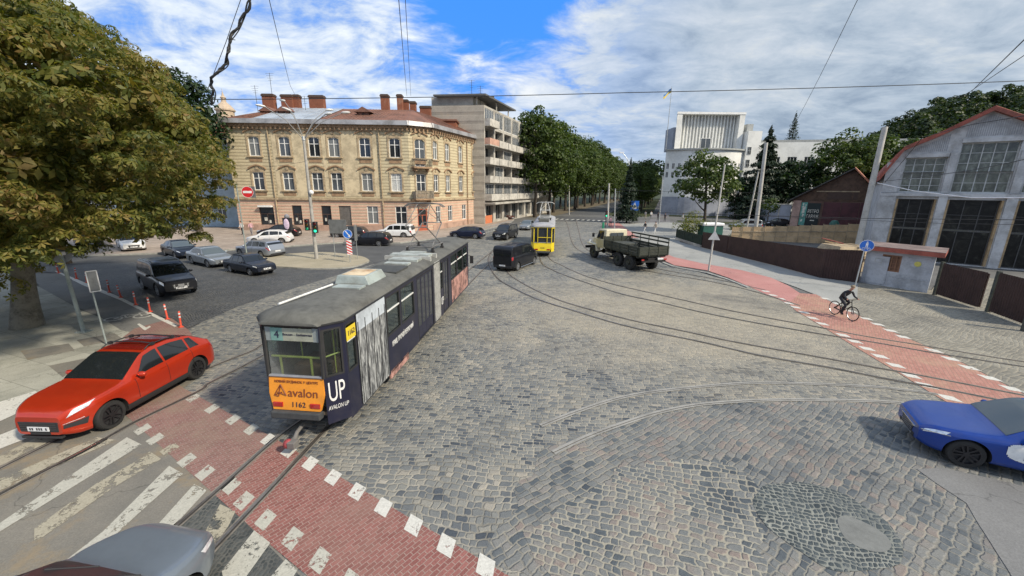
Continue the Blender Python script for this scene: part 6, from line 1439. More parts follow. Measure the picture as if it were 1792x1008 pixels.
lay = [(0.48,0.98,'win'),(1.08,2.80,'door'),(2.95,4.05,'win'),(4.15,5.45,'win'),(5.8,7.85,'door'),(8.95,9.4,'win'),(9.5,10.45,'door'),(10.9,12.2,'win'),(12.3,13.6,'win'),(13.7,14.8,'win')]
pr = tram(avt, TRL, 1.09, 3.34, mNavy, mOra, mTRoof, (0.42,0.70), None, lay, zs=1.72, zl=0.90)
# silver wrap door with printed figures
a = Vector((0.78,-1.09,0)); T = frame((0,-1.09,0),(1,0,0),(0,0,1))
mb = MB(); mb.box(1.04,2.84,0.50,3.04,0.006,0.012,mSilv,T); mb.box(1.06,2.82,0.46,2.55,0.0121,0.016,mWrap,T); w_ = mb.build('advertising_wrap', avt)
mb = MB()
for x in (1.10,1.50,1.94,2.38,2.78): mb.box(x-0.012,x+0.012,0.5,2.8,0.017,0.024,mTBlk,T)
mb.build('door_seam', w_)
mb = MB(); mb.box(11.0,14.9,0.5,1.66,0.006,0.012,mWrap2,T); mb.build('advertising_wrap', avt)
mb = MB(); mb.box(3.0,4.6,0.24,0.50,-0.06,0.0,mWrap2,T); mb.build('skirt_print', avt)
# bellows
mb = MB()
for k in range(7): x = 8.0+k*0.12; mb.box(x,x+0.075,-1.13,1.13,0.5,3.10,mRub); mb.box(x+0.075,x+0.12,-1.08,1.08,0.52,3.08,mTBlk)
mb.box(7.9,8.05,-1.0,1.0,3.1,3.37,mRub); mb.box(8.75,8.9,-1.0,1.0,3.1,3.37,mRub); mb.build('bellows', avt)
mb = MB()
for x0_, x1_, y0_, y1_, z_ in ((7.1,7.7,-0.7,0.5,3.33),(8.1,8.7,-0.85,0.85,3.36),(6.3,6.65,-0.6,0.35,3.32),(8.95,9.3,-0.4,0.7,3.34)): mb.box(x0_,x1_,y0_,y1_,z_-0.05,z_+0.05,M('tram_hatch',(0.33,0.36,0.34),0.6,var=0.2,dirt=0.4))
mb.build('roof_panels', avt)
# roof boxes
mVent = M('vent_box', (0.27,0.31,0.30), 0.6, var=0.2, scale=1.5, dirt=0.5, dirtcol=(0.22,0.21,0.17)); mRust = M('vent_rust', (0.52,0.42,0.28), 0.7, var=0.25, scale=1.6, dirt=0.75, dirtcol=(0.36,0.17,0.06))
mb = MB(); mb.hexa([(3.0,-0.62,3.2),(4.35,-0.62,3.2),(4.35,0.55,3.2),(3.0,0.55,3.2)],[(3.08,-0.44,3.56),(4.28,-0.44,3.56),(4.28,0.46,3.56),(3.08,0.46,3.56)],mVent); vb = mb.build('vent_box', avt, bevel=0.015)
mb = MB(); mb.box(3.2,4.15,-0.36,0.38,3.562,3.57,mRust); mb.build('rusty_lid', vb)
mb = MB(); mb.box(2.45,2.85,-0.55,0.30,3.28,3.36,mVent); mb.build('roof_hatch', avt, bevel=0.01)
mb = MB(); mb.box(4.8,6.0,-0.72,0.50,3.28,3.345,M('roof_patch_dark',(0.05,0.052,0.05),0.8,var=0.2)); mb.build('roof_patch', avt)
mb = MB(); mb.path([(2.6,0.35,3.40),(0.7,0.72,3.33)],0.03,mTW,6); mb.build('conduit', avt)
# pantograph: two folded diamond arms on insulators
def pantograph(parent, x, z, up, mm):
    mb = MB(); q = MB()
    for dx in (-0.8,0.8):
        for y in (-0.6,0.6): mb.tube((x+dx,y,z-0.08),(x+dx,y,z+0.14),0.06,m=mPlas,k=8); mb.box(x+dx-0.09,x+dx+0.09,y-0.07,y+0.07,z-0.1,z+0.0,mPlas)
    for y in (-0.6,0.6): mb.tube((x-0.95,y,z+0.16),(x+0.95,y,z+0.16),0.03,m=mm,k=6)
    for dx in (-0.8,0.8): mb.tube((x+dx,-0.6,z+0.16),(x+dx,0.6,z+0.16),0.03,m=mm,k=6)
    mb.build('pantograph_base', parent); k1 = (x-1.25, z+0.16+up*0.5); k2 = (x+1.25, z+0.16+up*0.5); top_ = z+0.16+up
    for y in (-0.55,0.55):
        q.tube((x-0.7,y,z+0.18),(k2[0],y*0.9,k2[1]),0.028,m=mm,k=6); q.tube((x+0.7,y,z+0.18),(k1[0],y*0.9,k1[1]),0.028,m=mm,k=6)
        q.tube((k1[0],y*0.9,k1[1]),(x,y*0.55,top_),0.02,m=mm,k=6); q.tube((k2[0],y*0.9,k2[1]),(x,y*0.55,top_),0.02,m=mm,k=6)
    for kx in (k1,k2): q.tube((kx[0],-0.5,kx[1]),(kx[0],0.5,kx[1]),0.025,m=mm,k=6)
    q.tube((k1[0],0.5,k1[1]),(x,-0.3,top_),0.014,m=mm,k=5); q.tube((k2[0],-0.5,k2[1]),(x,0.3,top_),0.014,m=mm,k=5)
    q.path([(x,-0.95,top_-0.12),(x,-0.75,top_+0.02),(x,-0.4,top_+0.06),(x,0.4,top_+0.06),(x,0.75,top_+0.02),(x,0.95,top_-0.12)],0.03,mm,6); q.path([(x+0.3,-0.95,top_-0.12),(x+0.3,-0.75,top_+0.02),(x+0.3,0.75,top_+0.02),(x+0.3,0.95,top_-0.12)],0.025,mm,6)
    q.build('pantograph_arm', parent)
mPan = M('pantograph_grey', (0.16,0.155,0.15), 0.6, 0.3, var=0.3, scale=4)
pantograph(avt, 10.4, 3.38, 1.9, mPan)
# rear face lettering, route board, plates
rT = frame((-0.055,0,0),(0,-1,0),(0,0,1)) ; rT = frame((-0.08,0,0),(0,-1,0),(-0.145,0,-1) if False else (0,0,1))
tilt = Matrix.Rotation(math.atan2(0.11,0.75),4,'X')
def onrear(z): return Matrix.Translation((-0.11*(1.72-z)/0.75-0.008,0,z)) @ Matrix(((0,0,-1,0),(-1,0,0,0),(0,1,0,0),(0,0,0,1))) @ Matrix.Rotation(-math.atan2(0.11,0.75),4,'X')
mInkN = M('ink_navy', (0.015,0.012,0.04), 0.6); mBrn = M('ink_brown', (0.16,0.04,0.02), 0.6)
text_mesh('lettering', 'avalon', 0.30, mBrn, avt, onrear(1.33) @ Matrix.Translation((0.17,0,0)), sx=1.02)
text_mesh('lettering', '1162', 0.18, mInkN, avt, onrear(1.04) @ Matrix.Translation((0.05,0,0)), sx=1.05)
text_mesh('lettering', 'НОВИЙ БУДИНОК У ЦЕНТРІ', 0.085, mBrn, avt, onrear(1.60), sx=0.95)
mb = MB(); Tm = onrear(1.36) @ Matrix.Translation((-0.42,0,0.004))
for p, q in (((-0.14,-0.10),(0.02,0.17)),((0.02,0.17),(0.17,-0.10)),((0.17,-0.10),(-0.06,-0.02)),((-0.14,-0.10),(0.06,-0.02)),((0.02,0.17),(-0.03,-0.13)),((-0.14,-0.10),(-0.03,-0.13))): mb.tube((p[0],p[1],0),(q[0],q[1],0),0.011,m=mBrn,k=4,T=Tm)
mb.build('logo', avt)
Rv = Matrix(((0,0,-1,0),(-1,0,0,0),(0,1,0,0),(0,0,0,1)))
mTeal = M('route_teal', (0.16,0.30,0.27), 0.6); mCream = M('route_cream', (0.30,0.31,0.25), 0.6, var=0.15)
mb = MB(); T = Matrix.Translation((0.03,0,2.80)) @ Rv
mb.box(-0.52,-0.22,-0.16,0.16,-0.01,0.0,mTeal,T); mb.box(-0.22,0.52,-0.16,0.16,-0.01,0.0,mCream,T); mb.box(-0.72,-0.52,-0.17,0.17,-0.02,-0.01,M('route_grey',(0.22,0.25,0.25),0.6),T); mb.box(0.52,0.70,-0.17,0.17,-0.02,-0.01,MATS['route_grey'],T)
rb = mb.build('route_board', avt); text_mesh('lettering', '4', 0.26, mInkN, rb, T @ Matrix.Translation((-0.37,-0.01,0.004))); text_mesh('lettering', 'Вокзал – Залізнична', 0.075, mInkN, rb, T @ Matrix.Translation((0.15,0,0.004)))
mb = MB(); mb.tube((0.12,-0.64,2.2),(0.12,0.64,2.2),0.028,m=mPY,k=6)
for y in (-0.36,0.42): mb.tube((0.12,y,1.5),(0.12,y,2.2),0.028,m=mPY,k=6)
mb.tube((0.12,-0.64,2.2),(0.5,-0.98,2.25),0.02,m=mPY,k=6); mb.build('grab_rail', avt)
mb = MB(); mb.box(0.6,1.5,-0.45,0.45,0.8,1.75,M('rear_cabinet',(0.17,0.08,0.05),0.7)); mb.box(0.3,0.5,-0.6,0.6,0.8,1.2,mInt); mb.build('rear_cabinet', avt)
mb = MB(); mb.box(0.5,TRL-0.8,1.02,1.05,0.85,1.62,mInt); mb.box(3.0,TRL-0.8,-1.05,-1.02,0.85,1.55,mInt); mb.box(TRL-1.4,TRL-1.3,-1.0,1.0,0.85,3.0,mInt); mb.box(0.5,TRL-0.6,-1.0,1.0,3.03,3.05,M('tram_ceiling',(0.5,0.5,0.46),0.7)); mb.build('inner_lining', avt)
mYPl = M('number_yellow', (0.66,0.50,0.03), 0.5)
sT = frame((0,-1.09,0),(1,0,0),(0,0,1))
mb = MB(); mb.box(0.50,0.96,2.50,2.84,0.006,0.014,mYPl,sT); npn = mb.build('number_sign', avt); text_mesh('lettering', '1162', 0.19, mInkN, npn, sT @ Matrix.Translation((0.73,2.67,0.02)), sx=0.95)
cT = frame((0,-0.70,0),(0.42,-0.39,0),(0,0,1))
text_mesh('lettering', 'UP', 0.74, mTW, avt, cT @ Matrix.Translation((0.27,1.30,0.012)), sx=0.46, depth=0.003)
text_mesh('lettering', 'AVALON UP', 0.16, mTW, avt, cT @ Matrix.Translation((0.28,0.90,0.012)), sx=0.55, shear=0.2)
text_mesh('lettering', 'КРИВ, ПРОЧІЙ КЕРУЮЧИЙ', 0.24, mTW, avt, sT @ Matrix.Translation((4.2,1.32,0.012)), sx=0.62, shear=0.15)
text_mesh('lettering', 'UP', 0.5, mTW, avt, sT @ Matrix.Translation((9.2,1.1,0.012)), sx=0.62)
# coupler at the rear and mirrors at the front
mb = MB(); mb.path([(0.05,0,0.42),(-0.25,-0.02,0.38),(-0.48,-0.08,0.30)],0.05,M('coupler_grey',(0.2,0.19,0.18),0.6,0.4),6); mb.box(-0.66,-0.46,-0.2,-0.02,0.2,0.36,MATS['coupler_grey']); cp_ = mb.build('coupler', avt, bevel=0.01)
mb = MB(); mb.sphere((-0.55,0.02,0.27),0.115,M('coupler_red',(0.26,0.045,0.05),0.6,var=0.3),8); mb.path([(-0.5,-0.1,0.3),(-0.45,-0.25,0.2),(-0.4,-0.35,0.25)],0.015,mPlas,5); mb.build('coupler_cap', cp_, smooth=True)
mb = MB(); mb.path([(TRL-0.5,-0.95,2.3),(TRL-0.2,-1.25,2.2)],0.015,mPlas,5); mb.box(TRL-0.25,TRL-0.15,-1.35,-1.15,1.75,2.2,mPlas); mb.build('side_mirror', avt)
for x in (1.04,2.90): mb = MB(); mb.box(x-0.03,x,0.5,3.04,0.0,0.02,mTBlk,sT); mb.build('door_post', avt)
# --- yellow tram
yt = thing('tram', 'yellow tram with cream window frames and raised pantograph, further down the track', 'tram', (2.80,37.2,0), R(84))
stripec = mTYel; doorm = mTYel; gutm = mGut
tram(yt, 14.0, 1.09, 3.05, mTYel, mTYel, M('tram_roof_grey',(0.28,0.28,0.29),0.7,var=0.2,scale=1), (0.6,0.82), None, [(0.8,1.9,'win'),(2.0,3.2,'door'),(3.4,4.8,'win'),(4.9,6.3,'win'),(6.5,7.7,'door'),(7.9,9.3,'win'),(9.4,10.8,'win'),(11.0,12.2,'door')], near=False, glass=mPane)
mb = MB()
for y in (-0.42,0.45): mb.box(-0.06,-0.01,y-0.025,y+0.025,1.32,2.75,mTYel)
mb.box(-0.055,-0.005,-0.8,0.45,1.80,1.85,MATS['number_yellow']); mb.build('window_bars', yt)
mb = MB(); mb.box(2.5,4.5,-0.5,0.5,3.05,3.35,mTRoof); mb.box(8,10,-0.6,0.6,3.05,3.3,mTRoof); mb.build('roof_box', yt, bevel=0.05)
pantograph(yt, 6.3, 3.12, 1.5, M('pantograph_pale',(0.5,0.5,0.48),0.6))
text_mesh('lettering', '1146', 0.2, mInkN, yt, Matrix.Translation((-0.1,0,0.86)) @ Rv)
# ---------------------------------------------------------------- truck
tk = thing('flatbed_truck', 'old cream-cabbed six-wheel truck with an open dark green slatted bed', 'truck')
mCrm = M('truck_cream', (0.55,0.50,0.36), 0.5, var=0.12, scale=1.5, dirt=0.35, dirtcol=(0.3,0.26,0.18)); mCrm2 = M('truck_door', (0.42,0.37,0.22), 0.5, var=0.15, scale=1.5, dirt=0.3); mGrn = M('truck_green', (0.026,0.030,0.022), 0.7, var=0.3, scale=2, dirt=0.3, dirtcol=(0.08,0.07,0.05))
# x forward; rear axle centres at x=0 and 1.4, front axle x=4.95
mb = MB(); mb.box(-1.3,6.0,-0.42,-0.32,0.85,1.1,mUnder); mb.box(-1.3,6.0,0.32,0.42,0.85,1.1,mUnder)
for x in (-1.2,0.7,2.6,4.6,5.9): mb.box(x,x+0.12,-0.32,0.32,0.87,1.08,mUnder)
for x in (0,1.4,4.95): mb.tube((x,-0.9,0.56),(x,0.9,0.56),0.09,m=mUnder); mb.sphere((x,0,0.56),0.2,mUnder,8)
mb.build('chassis', tk)
mb = MB(); mb.box(2.3,3.2,0.5,1.0,0.6,1.0,mUnder); mb.build('fuel_tank', tk, bevel=0.05); mb = MB(); mb.tube((2.2,0.95,0.75),(3.1,0.95,0.75),0.12,m=mRimS); mb.build('air_tank', tk)
for x in (0,1.4,4.95):
    for s_ in (1,-1):
        T = Matrix.Translation((x,s_*1.12,0.56)) @ Matrix.Rotation(-s_*math.pi/2,4,'X'); we = bpy.data.objects.new('wheel', None); C.objects.link(we); we.parent = tk; mb = MB()
        mb.lathe([(0.30,-0.32),(0.50,-0.32),(0.55,-0.26),(0.56,-0.15),(0.55,-0.05),(0.49,0),(0.30,0.0)],24,mTyre,T)
        for k in range(24): a = 2*math.pi*k/24; Tm = T @ Matrix.Rotation(a,4,'Z'); mb.box(0.545,0.575,-0.03,0.03,-0.29,-0.03,mTyre,Tm)
        mb.build('tyre', we, auto=35); mb = MB(); mb.lathe([(0.30,-0.01),(0.27,-0.05),(0.14,-0.08),(0.13,0.04),(0.001,0.05)],16,mGrn,T,cap=False); mb.build('rim', we, auto=35)
# bed
mb = MB(); mb.box(-1.25,3.05,-1.25,1.25,1.22,1.34,mGrn); 
for x in np.linspace(-1.1,2.9,6): mb.box(x,x+0.1,-1.2,1.2,1.10,1.22,mGrn)
mb.build('bed_floor', tk)
def bedside(nm, x0, x1, y0, y1, z0, z1, axis):
    mb = MB(); n_ = 3
    for k in range(n_): za = z0+(z1-z0)*k/n_; mb.box(x0,x1,y0,y1,za+0.012,za+(z1-z0)/n_-0.012,mGrn)
    if axis == 'x':
        for x in np.linspace(x0+0.05,x1-0.13,5): mb.box(x,x+0.08,min(y0,y1)-0.03,max(y0,y1)+0.03,z0-0.05,z1+0.01,mGrn)
    else:
        for y in np.linspace(y0+0.05,y1-0.13,4): mb.box(x0-0.03,x1+0.03,y,y+0.08,z0-0.05,z1+0.01,mGrn)
    return mb.build(nm, tk)
bedside('bed_side', -1.25, 3.05, 1.25, 1.30, 1.30, 1.92, 'x'); bedside('bed_side', -1.25, 3.05, -1.30, -1.25, 1.30, 1.92, 'x'); bedside('tailgate', -1.31, -1.25, -1.28, 1.28, 1.30, 1.92, 'y'); bedside('headboard', 3.05, 3.10, -1.28, 1.28, 1.30, 2.15, 'y')
mb = MB()
for y in (-1.29,):
    for z in (2.10,2.38): mb.box(-1.25,3.05,y,y+0.035,z,z+0.12,mGrn)
    for x in (-1.2,-0.1,0.9,1.9,2.95): mb.box(x,x+0.06,y-0.03,y,1.9,2.5,mGrn)
mb.build('stake_rail', tk)
mb = MB(); mb.box(1.6,2.9,-0.9,1.1,1.34,1.75,M('tarpaulin_dark',(0.04,0.045,0.04),0.85,var=0.3)); mb.build('folded_tarpaulin', tk, bevel=0.08)
# cab
mb = MB(); cabp = [(3.2,1.05),(4.55,1.05),(4.65,1.75),(4.30,2.62),(3.25,2.66),(3.2,1.6)]
def cabprism(y0, y1, m): return 
v = [(x,-1.08 if z<1.8 else -0.98,z) for x,z in cabp]+[(x,1.08 if z<1.8 else 0.98,z) for x,z in cabp]; mb.add(v, [tuple(range(5,-1,-1)), tuple(range(6,12))]+[(i,(i+1)%6,(i+1)%6+6,i+6) for i in range(6)], mCrm); cab = mb.build('cab', tk, bevel=0.06)
mb = MB(); mb.box(3.14,3.199,-0.62,0.62,1.98,2.42,mGar) if False else mb.box(3.14,3.199,-0.60,-0.04,2.0,2.40,mPane3); mb.box(3.14,3.199,0.04,0.60,2.0,2.40,mPane3); mb.build('rear_window', tk)
for s_ in (1,-1):
    mb = MB(); mb.hexa([(3.5,s_*1.06,1.82),(4.50,s_*1.06,1.82),(4.50,s_*1.03,1.82),(3.5,s_*1.03,1.82)],[(3.5,s_*0.995,2.5),(4.26,s_*0.995,2.5),(4.26,s_*0.965,2.5),(3.5,s_*0.965,2.5)],mPane); mb.build('side_window', tk)
    mb = MB(); mb.box(3.45,4.5,min(s_*1.082,s_*1.11),max(s_*1.082,s_*1.11),1.05,1.76,mCrm2); mb.build('door', tk, bevel=0.01)
    mb = MB(); mb.box(4.35,5.75,min(s_*0.75,s_*1.22),max(s_*0.75,s_*1.22),1.18,1.30,mCrm); mb.hexa([(4.25,s_*0.76,0.7),(4.35,s_*0.76,0.7),(4.35,s_*1.2,0.7),(4.25,s_*1.2,0.7)],[(4.40,s_*0.76,1.25),(4.5,s_*0.76,1.25),(4.5,s_*1.2,1.25),(4.40,s_*1.2,1.25)],mCrm); mb.build('fender', tk, bevel=0.04)
    mb = MB(); mb.path([(4.5,s_*1.05,2.2),(4.65,s_*1.3,2.15)],0.015,mPlas,5); mb.box(4.6,4.66,s_*1.33-0.1,s_*1.33+0.1,1.9,2.25,mPlas); mb.build('side_mirror', tk)
    mb = MB(); mb.tube((5.78,s_*0.85,1.35),(5.90,s_*0.85,1.35),0.13,m=mHead,k=14); mb.build('headlight', tk)
mb = MB(); mb.hexa([(4.5,-0.78,1.15),(5.85,-0.68,1.15),(5.85,0.68,1.15),(4.5,0.78,1.15)],[(4.5,-0.75,1.85),(5.80,-0.58,1.70),(5.80,0.58,1.70),(4.5,0.75,1.85)],mCrm); mb.build('bonnet', tk, bevel=0.08)
mb = MB(); mb.hexa([(4.60,-0.85,1.88),(4.64,-0.85,1.88),(4.64,0.85,1.88),(4.60,0.85,1.88)],[(4.36,-0.8,2.5),(4.40,-0.8,2.5),(4.40,0.8,2.5),(4.36,0.8,2.5)],mPane3); mb.build('windscreen', tk)
mb = MB(); mb.box(5.95,6.1,-1.2,1.2,0.72,0.95,mUnder); mb.build('bumper', tk, bevel=0.03)
mb = MB(); mb.box(-1.4,-1.3,-1.0,1.0,0.80,0.92,mUnder); [mb.box(-1.42,-1.38,s_*0.95-0.1,s_*0.95+0.1,0.95,1.05,mTail) for s_ in (1,-1)]; mb.box(-1.42,-1.40,-0.75,-0.3,1.0,1.1,mPlate); mb.build('rear_lights', tk)
a_, b_ = P(1034,449.5), P(1099,471.8); th_ = math.degrees(math.atan2((a_-b_).y,(a_-b_).x)); sc_ = (a_-b_).length/4.95
hv = Vector((math.cos(R(th_)),math.sin(R(th_)),0)); nn = Vector((-hv.y,hv.x,0)); nn = nn if nn.dot(b_) > 0 else -nn
tk.location = b_+nn*1.12; tk.rotation_euler = (0,0,R(th_)); tk.scale = (min(sc_,1.2),1.05,1.05)
# ================================================================== TREES AND PLANTS
def leafmat(name, cols, trans=0.35, rough=0.55):
    m, g = newmat(name); geo = g.n('ShaderNodeNewGeometry'); pos = geo.outputs['Position']
    k = g.m('ADD', g.m('MULTIPLY', geo.outputs['Random Per Island'], 0.6), g.m('MULTIPLY', g.sstep(g.noise(pos, 0.45, 3, 0.6), 0.35, 0.65), 0.4))
    c = g.ramp(k, [(i/(len(cols)-1), c_) for i, c_ in enumerate(cols)])
    b = g.n('ShaderNodeBsdfPrincipled'); g.L.new(c, b.inputs['Base Color']); b.inputs['Roughness'].default_value = rough; b.inputs['Specular IOR Level'].default_value = 0.4
    t = g.n('ShaderNodeBsdfTranslucent'); g.L.new(g.mix(1.0, c, (1.3,1.35,0.6), 'MULTIPLY'), t.inputs[0])
    mx = g.n('ShaderNodeMixShader'); mx.inputs[0].default_value = trans; g.L.new(b.outputs[0], mx.inputs[1]); g.L.new(t.outputs[0], mx.inputs[2]); g.L.new(mx.outputs[0], g.n('ShaderNodeOutputMaterial').inputs[0])
    MATS[name] = m; return m
mBark = M('bark', (0.045,0.036,0.028), 0.95, var=0.4, scale=2.5, bump=0.8); mBarkL = M('bark_pale', (0.15,0.135,0.105), 0.95, var=0.4, scale=2.2, bump=0.8)
def leaf_mesh(name, P0, Nm, size, m, leaflets=1, asp=0.42, seed=1, droop=0.35, parent=None):
    """P0: leaf positions (n,3); Nm: outward directions; leaflets fan out like a hand"""
    rg = np.random.default_rng(seed); n_ = len(P0)
    a = rg.normal(size=(n_,3)); a -= (a*Nm).sum(1,keepdims=True)*Nm; a /= np.linalg.norm(a,axis=1,keepdims=True)+1e-9; b = np.cross(Nm, a)
    V = []; sz = size*rg.uniform(0.7,1.25,(n_,1))
    for k in range(leaflets):
        th = (2*math.pi*k/leaflets if leaflets > 1 else 0) + rg.uniform(-0.2,0.2,(n_,1)); d = a*np.cos(th)+b*np.sin(th); w = -a*np.sin(th)+b*np.cos(th)
        out = d - Nm*droop*rg.uniform(0.5,1.6,(n_,1)); out /= np.linalg.norm(out,axis=1,keepdims=True); w2 = w + Nm*rg.uniform(-0.35,0.35,(n_,1))
        base = P0 + (out*sz*0.06 if leaflets > 1 else -out*sz*0.5); tip = base+out*sz; mid = base+out*sz*0.6 + Nm*sz*0.07
        V.append(np.stack([base, mid-w2*sz*asp*0.5, tip, mid+w2*sz*asp*0.5],1))
    V = np.concatenate(V,0).reshape(-1,3); nf = len(V)//4
    me = bpy.data.meshes.new(name); me.vertices.add(len(V)); me.vertices.foreach_set('co', V.astype(np.float32).ravel()); me.loops.add(nf*4); me.loops.foreach_set('vertex_index', np.arange(nf*4,dtype=np.int32)); me.polygons.add(nf); me.polygons.foreach_set('loop_start', np.arange(0,nf*4,4,dtype=np.int32)); me.materials.append(m); me.update(calc_edges=True)
    o = bpy.data.objects.new(name, me); C.objects.link(o)
    if parent is not None: o.parent = parent
    return o
def crown_points(center, rx, ry, rz, nblob, per, seed, brad=(0.9,1.6), zmin=None, flat=0.7, egg=0.0, shell=0.62, keep=None):
    rg = np.random.default_rng(seed); Pp = []; Nn_ = []; k = 0; tries = 0
    while k < nblob and tries < nblob*20:
        tries += 1; d = rg.normal(size=3); d /= np.linalg.norm(d); r = rg.uniform(shell**3,1)**(1/3)
        zf = d[2]; taper = 1-egg*max(0,zf); c = np.array([d[0]*rx*r*taper, d[1]*ry*r*taper, d[2]*rz*r])+np.array(center); br = rg.uniform(*brad)
        if zmin is not None and c[2]-br*flat*0.4 < (zmin(c) if callable(zmin) else zmin): continue
        if keep is not None and not keep(c, br): continue
        n_ = per; q = rg.normal(size=(n_,3)); q /= np.linalg.norm(q,axis=1,keepdims=True); q[:,2] = np.where(q[:,2] < -0.35, -q[:,2], q[:,2])
        rr = rg.uniform(0.55,1.08,(n_,1))**0.6; p = c+q*rr*np.array([br,br,br*flat]); nn = q*np.array([1,1,1.5])+np.array([0,0,0.35])+rg.normal(size=(n_,3))*0.35; nn /= np.linalg.norm(nn,axis=1,keepdims=True)
        Pp.append(p); Nn_.append(nn); k += 1
    return np.concatenate(Pp), np.concatenate(Nn_)
def trunk_mesh(name, parent, base, h, r, limbs, m, seed=3, k=10, lean=(0,0), spread=1.0, limb_r=0.35, flare=1.35):
    rg = random.Random(seed); mb = MB(); pts = []; rad = []
    for i in range(9):
        t = i/8; pts.append((base[0]+lean[0]*t+0.06*h*0.1*math.sin(t*5+seed), base[1]+lean[1]*t+0.05*h*0.1*math.cos(t*4+seed), base[2]+h*t-0.05)); rad.append(r*(flare-(flare-1)*min(1,t*5))*(1-0.55*t))
    mb.path(pts, r, m, k, radii=rad)
    for L_ in range(limbs):
        t = 0.42+0.55*L_/max(1,limbs-1); i = int(t*8); p = Vector(pts[i]); a = rg.uniform(0,2*math.pi); ln = spread*rg.uniform(0.6,1.0); q = [p]
        d = Vector((math.cos(a),math.sin(a),rg.uniform(0.35,0.9))).normalized()
        for s in range(5): p = p+d*ln/5; d = (d+Vector((rg.uniform(-.25,.25),rg.uniform(-.25,.25),rg.uniform(-.05,.2)))).normalized(); q.append(p.copy())
        r0 = rad[i]*limb_r*1.6; mb.path(q, r0, m, 6, radii=[r0*(1-0.8*s/5) for s in range(6)])
    return mb.build(name, parent, auto=60)
mLfC = leafmat('leaf_chestnut', [(0.042,0.066,0.014),(0.085,0.105,0.022),(0.15,0.15,0.030),(0.23,0.19,0.05),(0.24,0.145,0.055)], 0.42)
mLfA = leafmat('leaf_lime', [(0.022,0.042,0.009),(0.042,0.072,0.014),(0.070,0.105,0.022),(0.105,0.135,0.030)], 0.35)
mLfD = leafmat('leaf_dark', [(0.012,0.028,0.010),(0.022,0.046,0.014),(0.036,0.065,0.018)], 0.3)
mLfY = leafmat('leaf_yellowgreen', [(0.07,0.10,0.015),(0.13,0.15,0.025),(0.22,0.19,0.04)], 0.4)
mNeed = leafmat('needles', [(0.010,0.022,0.012),(0.020,0.038,0.020),(0.034,0.056,0.028)], 0.15)
# ---- the big chestnut on the left pavement
ct = thing('chestnut_tree', 'huge browning horse chestnut tree filling the upper left, rooted in the pavement', 'tree', (-21.6,16.9,0))
def zfloor(c):
    x, y = c[0]-21.6, c[1]+16.9
    d = math.hypot(x,y); px = 896+700*x/max(1,y)
    lim = 500 if px < 100 else 452 if px < 150 else 424 if px < 290 else 436
    if px < -20: lim = 540
    return 6.2-(lim-322)/721*y*1.0
def inside(c, br):
    x, y = c[0]-21.6, c[1]+16.9
    if y < 5: return False
    px = 896+721*(x+br*0.8)/y; z = c[2]+br*0.6; py = 331-(z-6.2)/y*721 if y > 0 else 0
    # silhouette: nothing beyond the outline of the crown on its right
    lim = [(0,150),(20,165),(60,235),(100,285),(130,325),(200,378),(280,412),(340,425),(400,398),(440,388),(500,150)]
    if py < 0: return px < 160
    for (ya,xa),(yb,xb) in zip(lim[:-1],lim[1:]):
        if ya <= py <= yb: return px < xa+(xb-xa)*(py-ya)/(yb-ya)
    return px < 150
Pp, Nn_ = crown_points((0.6,0,8.8), 11.4, 9.6, 7.6, 900, 52, 11, (0.6,1.15), zfloor, 0.6, keep=inside, shell=0.5)
leaf_mesh('crown', Pp, Nn_, 0.185, mLfC, 6, 0.38, 5, 0.6, ct)
# inner, darker leaf masses deeper in the crown keep the sky from showing straight through
Pp, Nn_ = crown_points((0.2,0.6,8.6), 8.2, 7.2, 5.4, 150, 46, 12, (1.1,1.7), zfloor, 0.7, keep=inside, shell=0.2)
leaf_mesh('inner_crown', Pp, Nn_, 0.36, mLfC, 5, 0.5, 6, 0.5, ct)
trunk_mesh('trunk', ct, (0,0,0), 7.5, 0.43, 10, mBarkL, 4, 14, spread=5.5, limb_r=0.32, flare=1.3, lean=(1.3,0))
t2 = thing('chestnut_tree', 'second chestnut trunk behind the big one, beside the bollard line', 'tree', (-36.0,31.5,0))
trunk_mesh('trunk', t2, (0,0,0), 6.5, 0.42, 6, mBark, 9, 10, spread=4, limb_r=0.3)
def in2(c, br):
    x, y = c[0]-36.0, c[1]+31.5; px = 896+721*(x+br)/y; py = 331-(c[2]+br*0.6-6.2)/y*721
    return px < 330 and py > 60
Pp, Nn_ = crown_points((0,0,9.5), 7, 6, 5.0, 150, 36, 21, (1.0,1.7), 6.4, 0.65, keep=in2); leaf_mesh('crown', Pp, Nn_, 0.42, mLfC, 4, 0.5, 7, 0.5, t2)
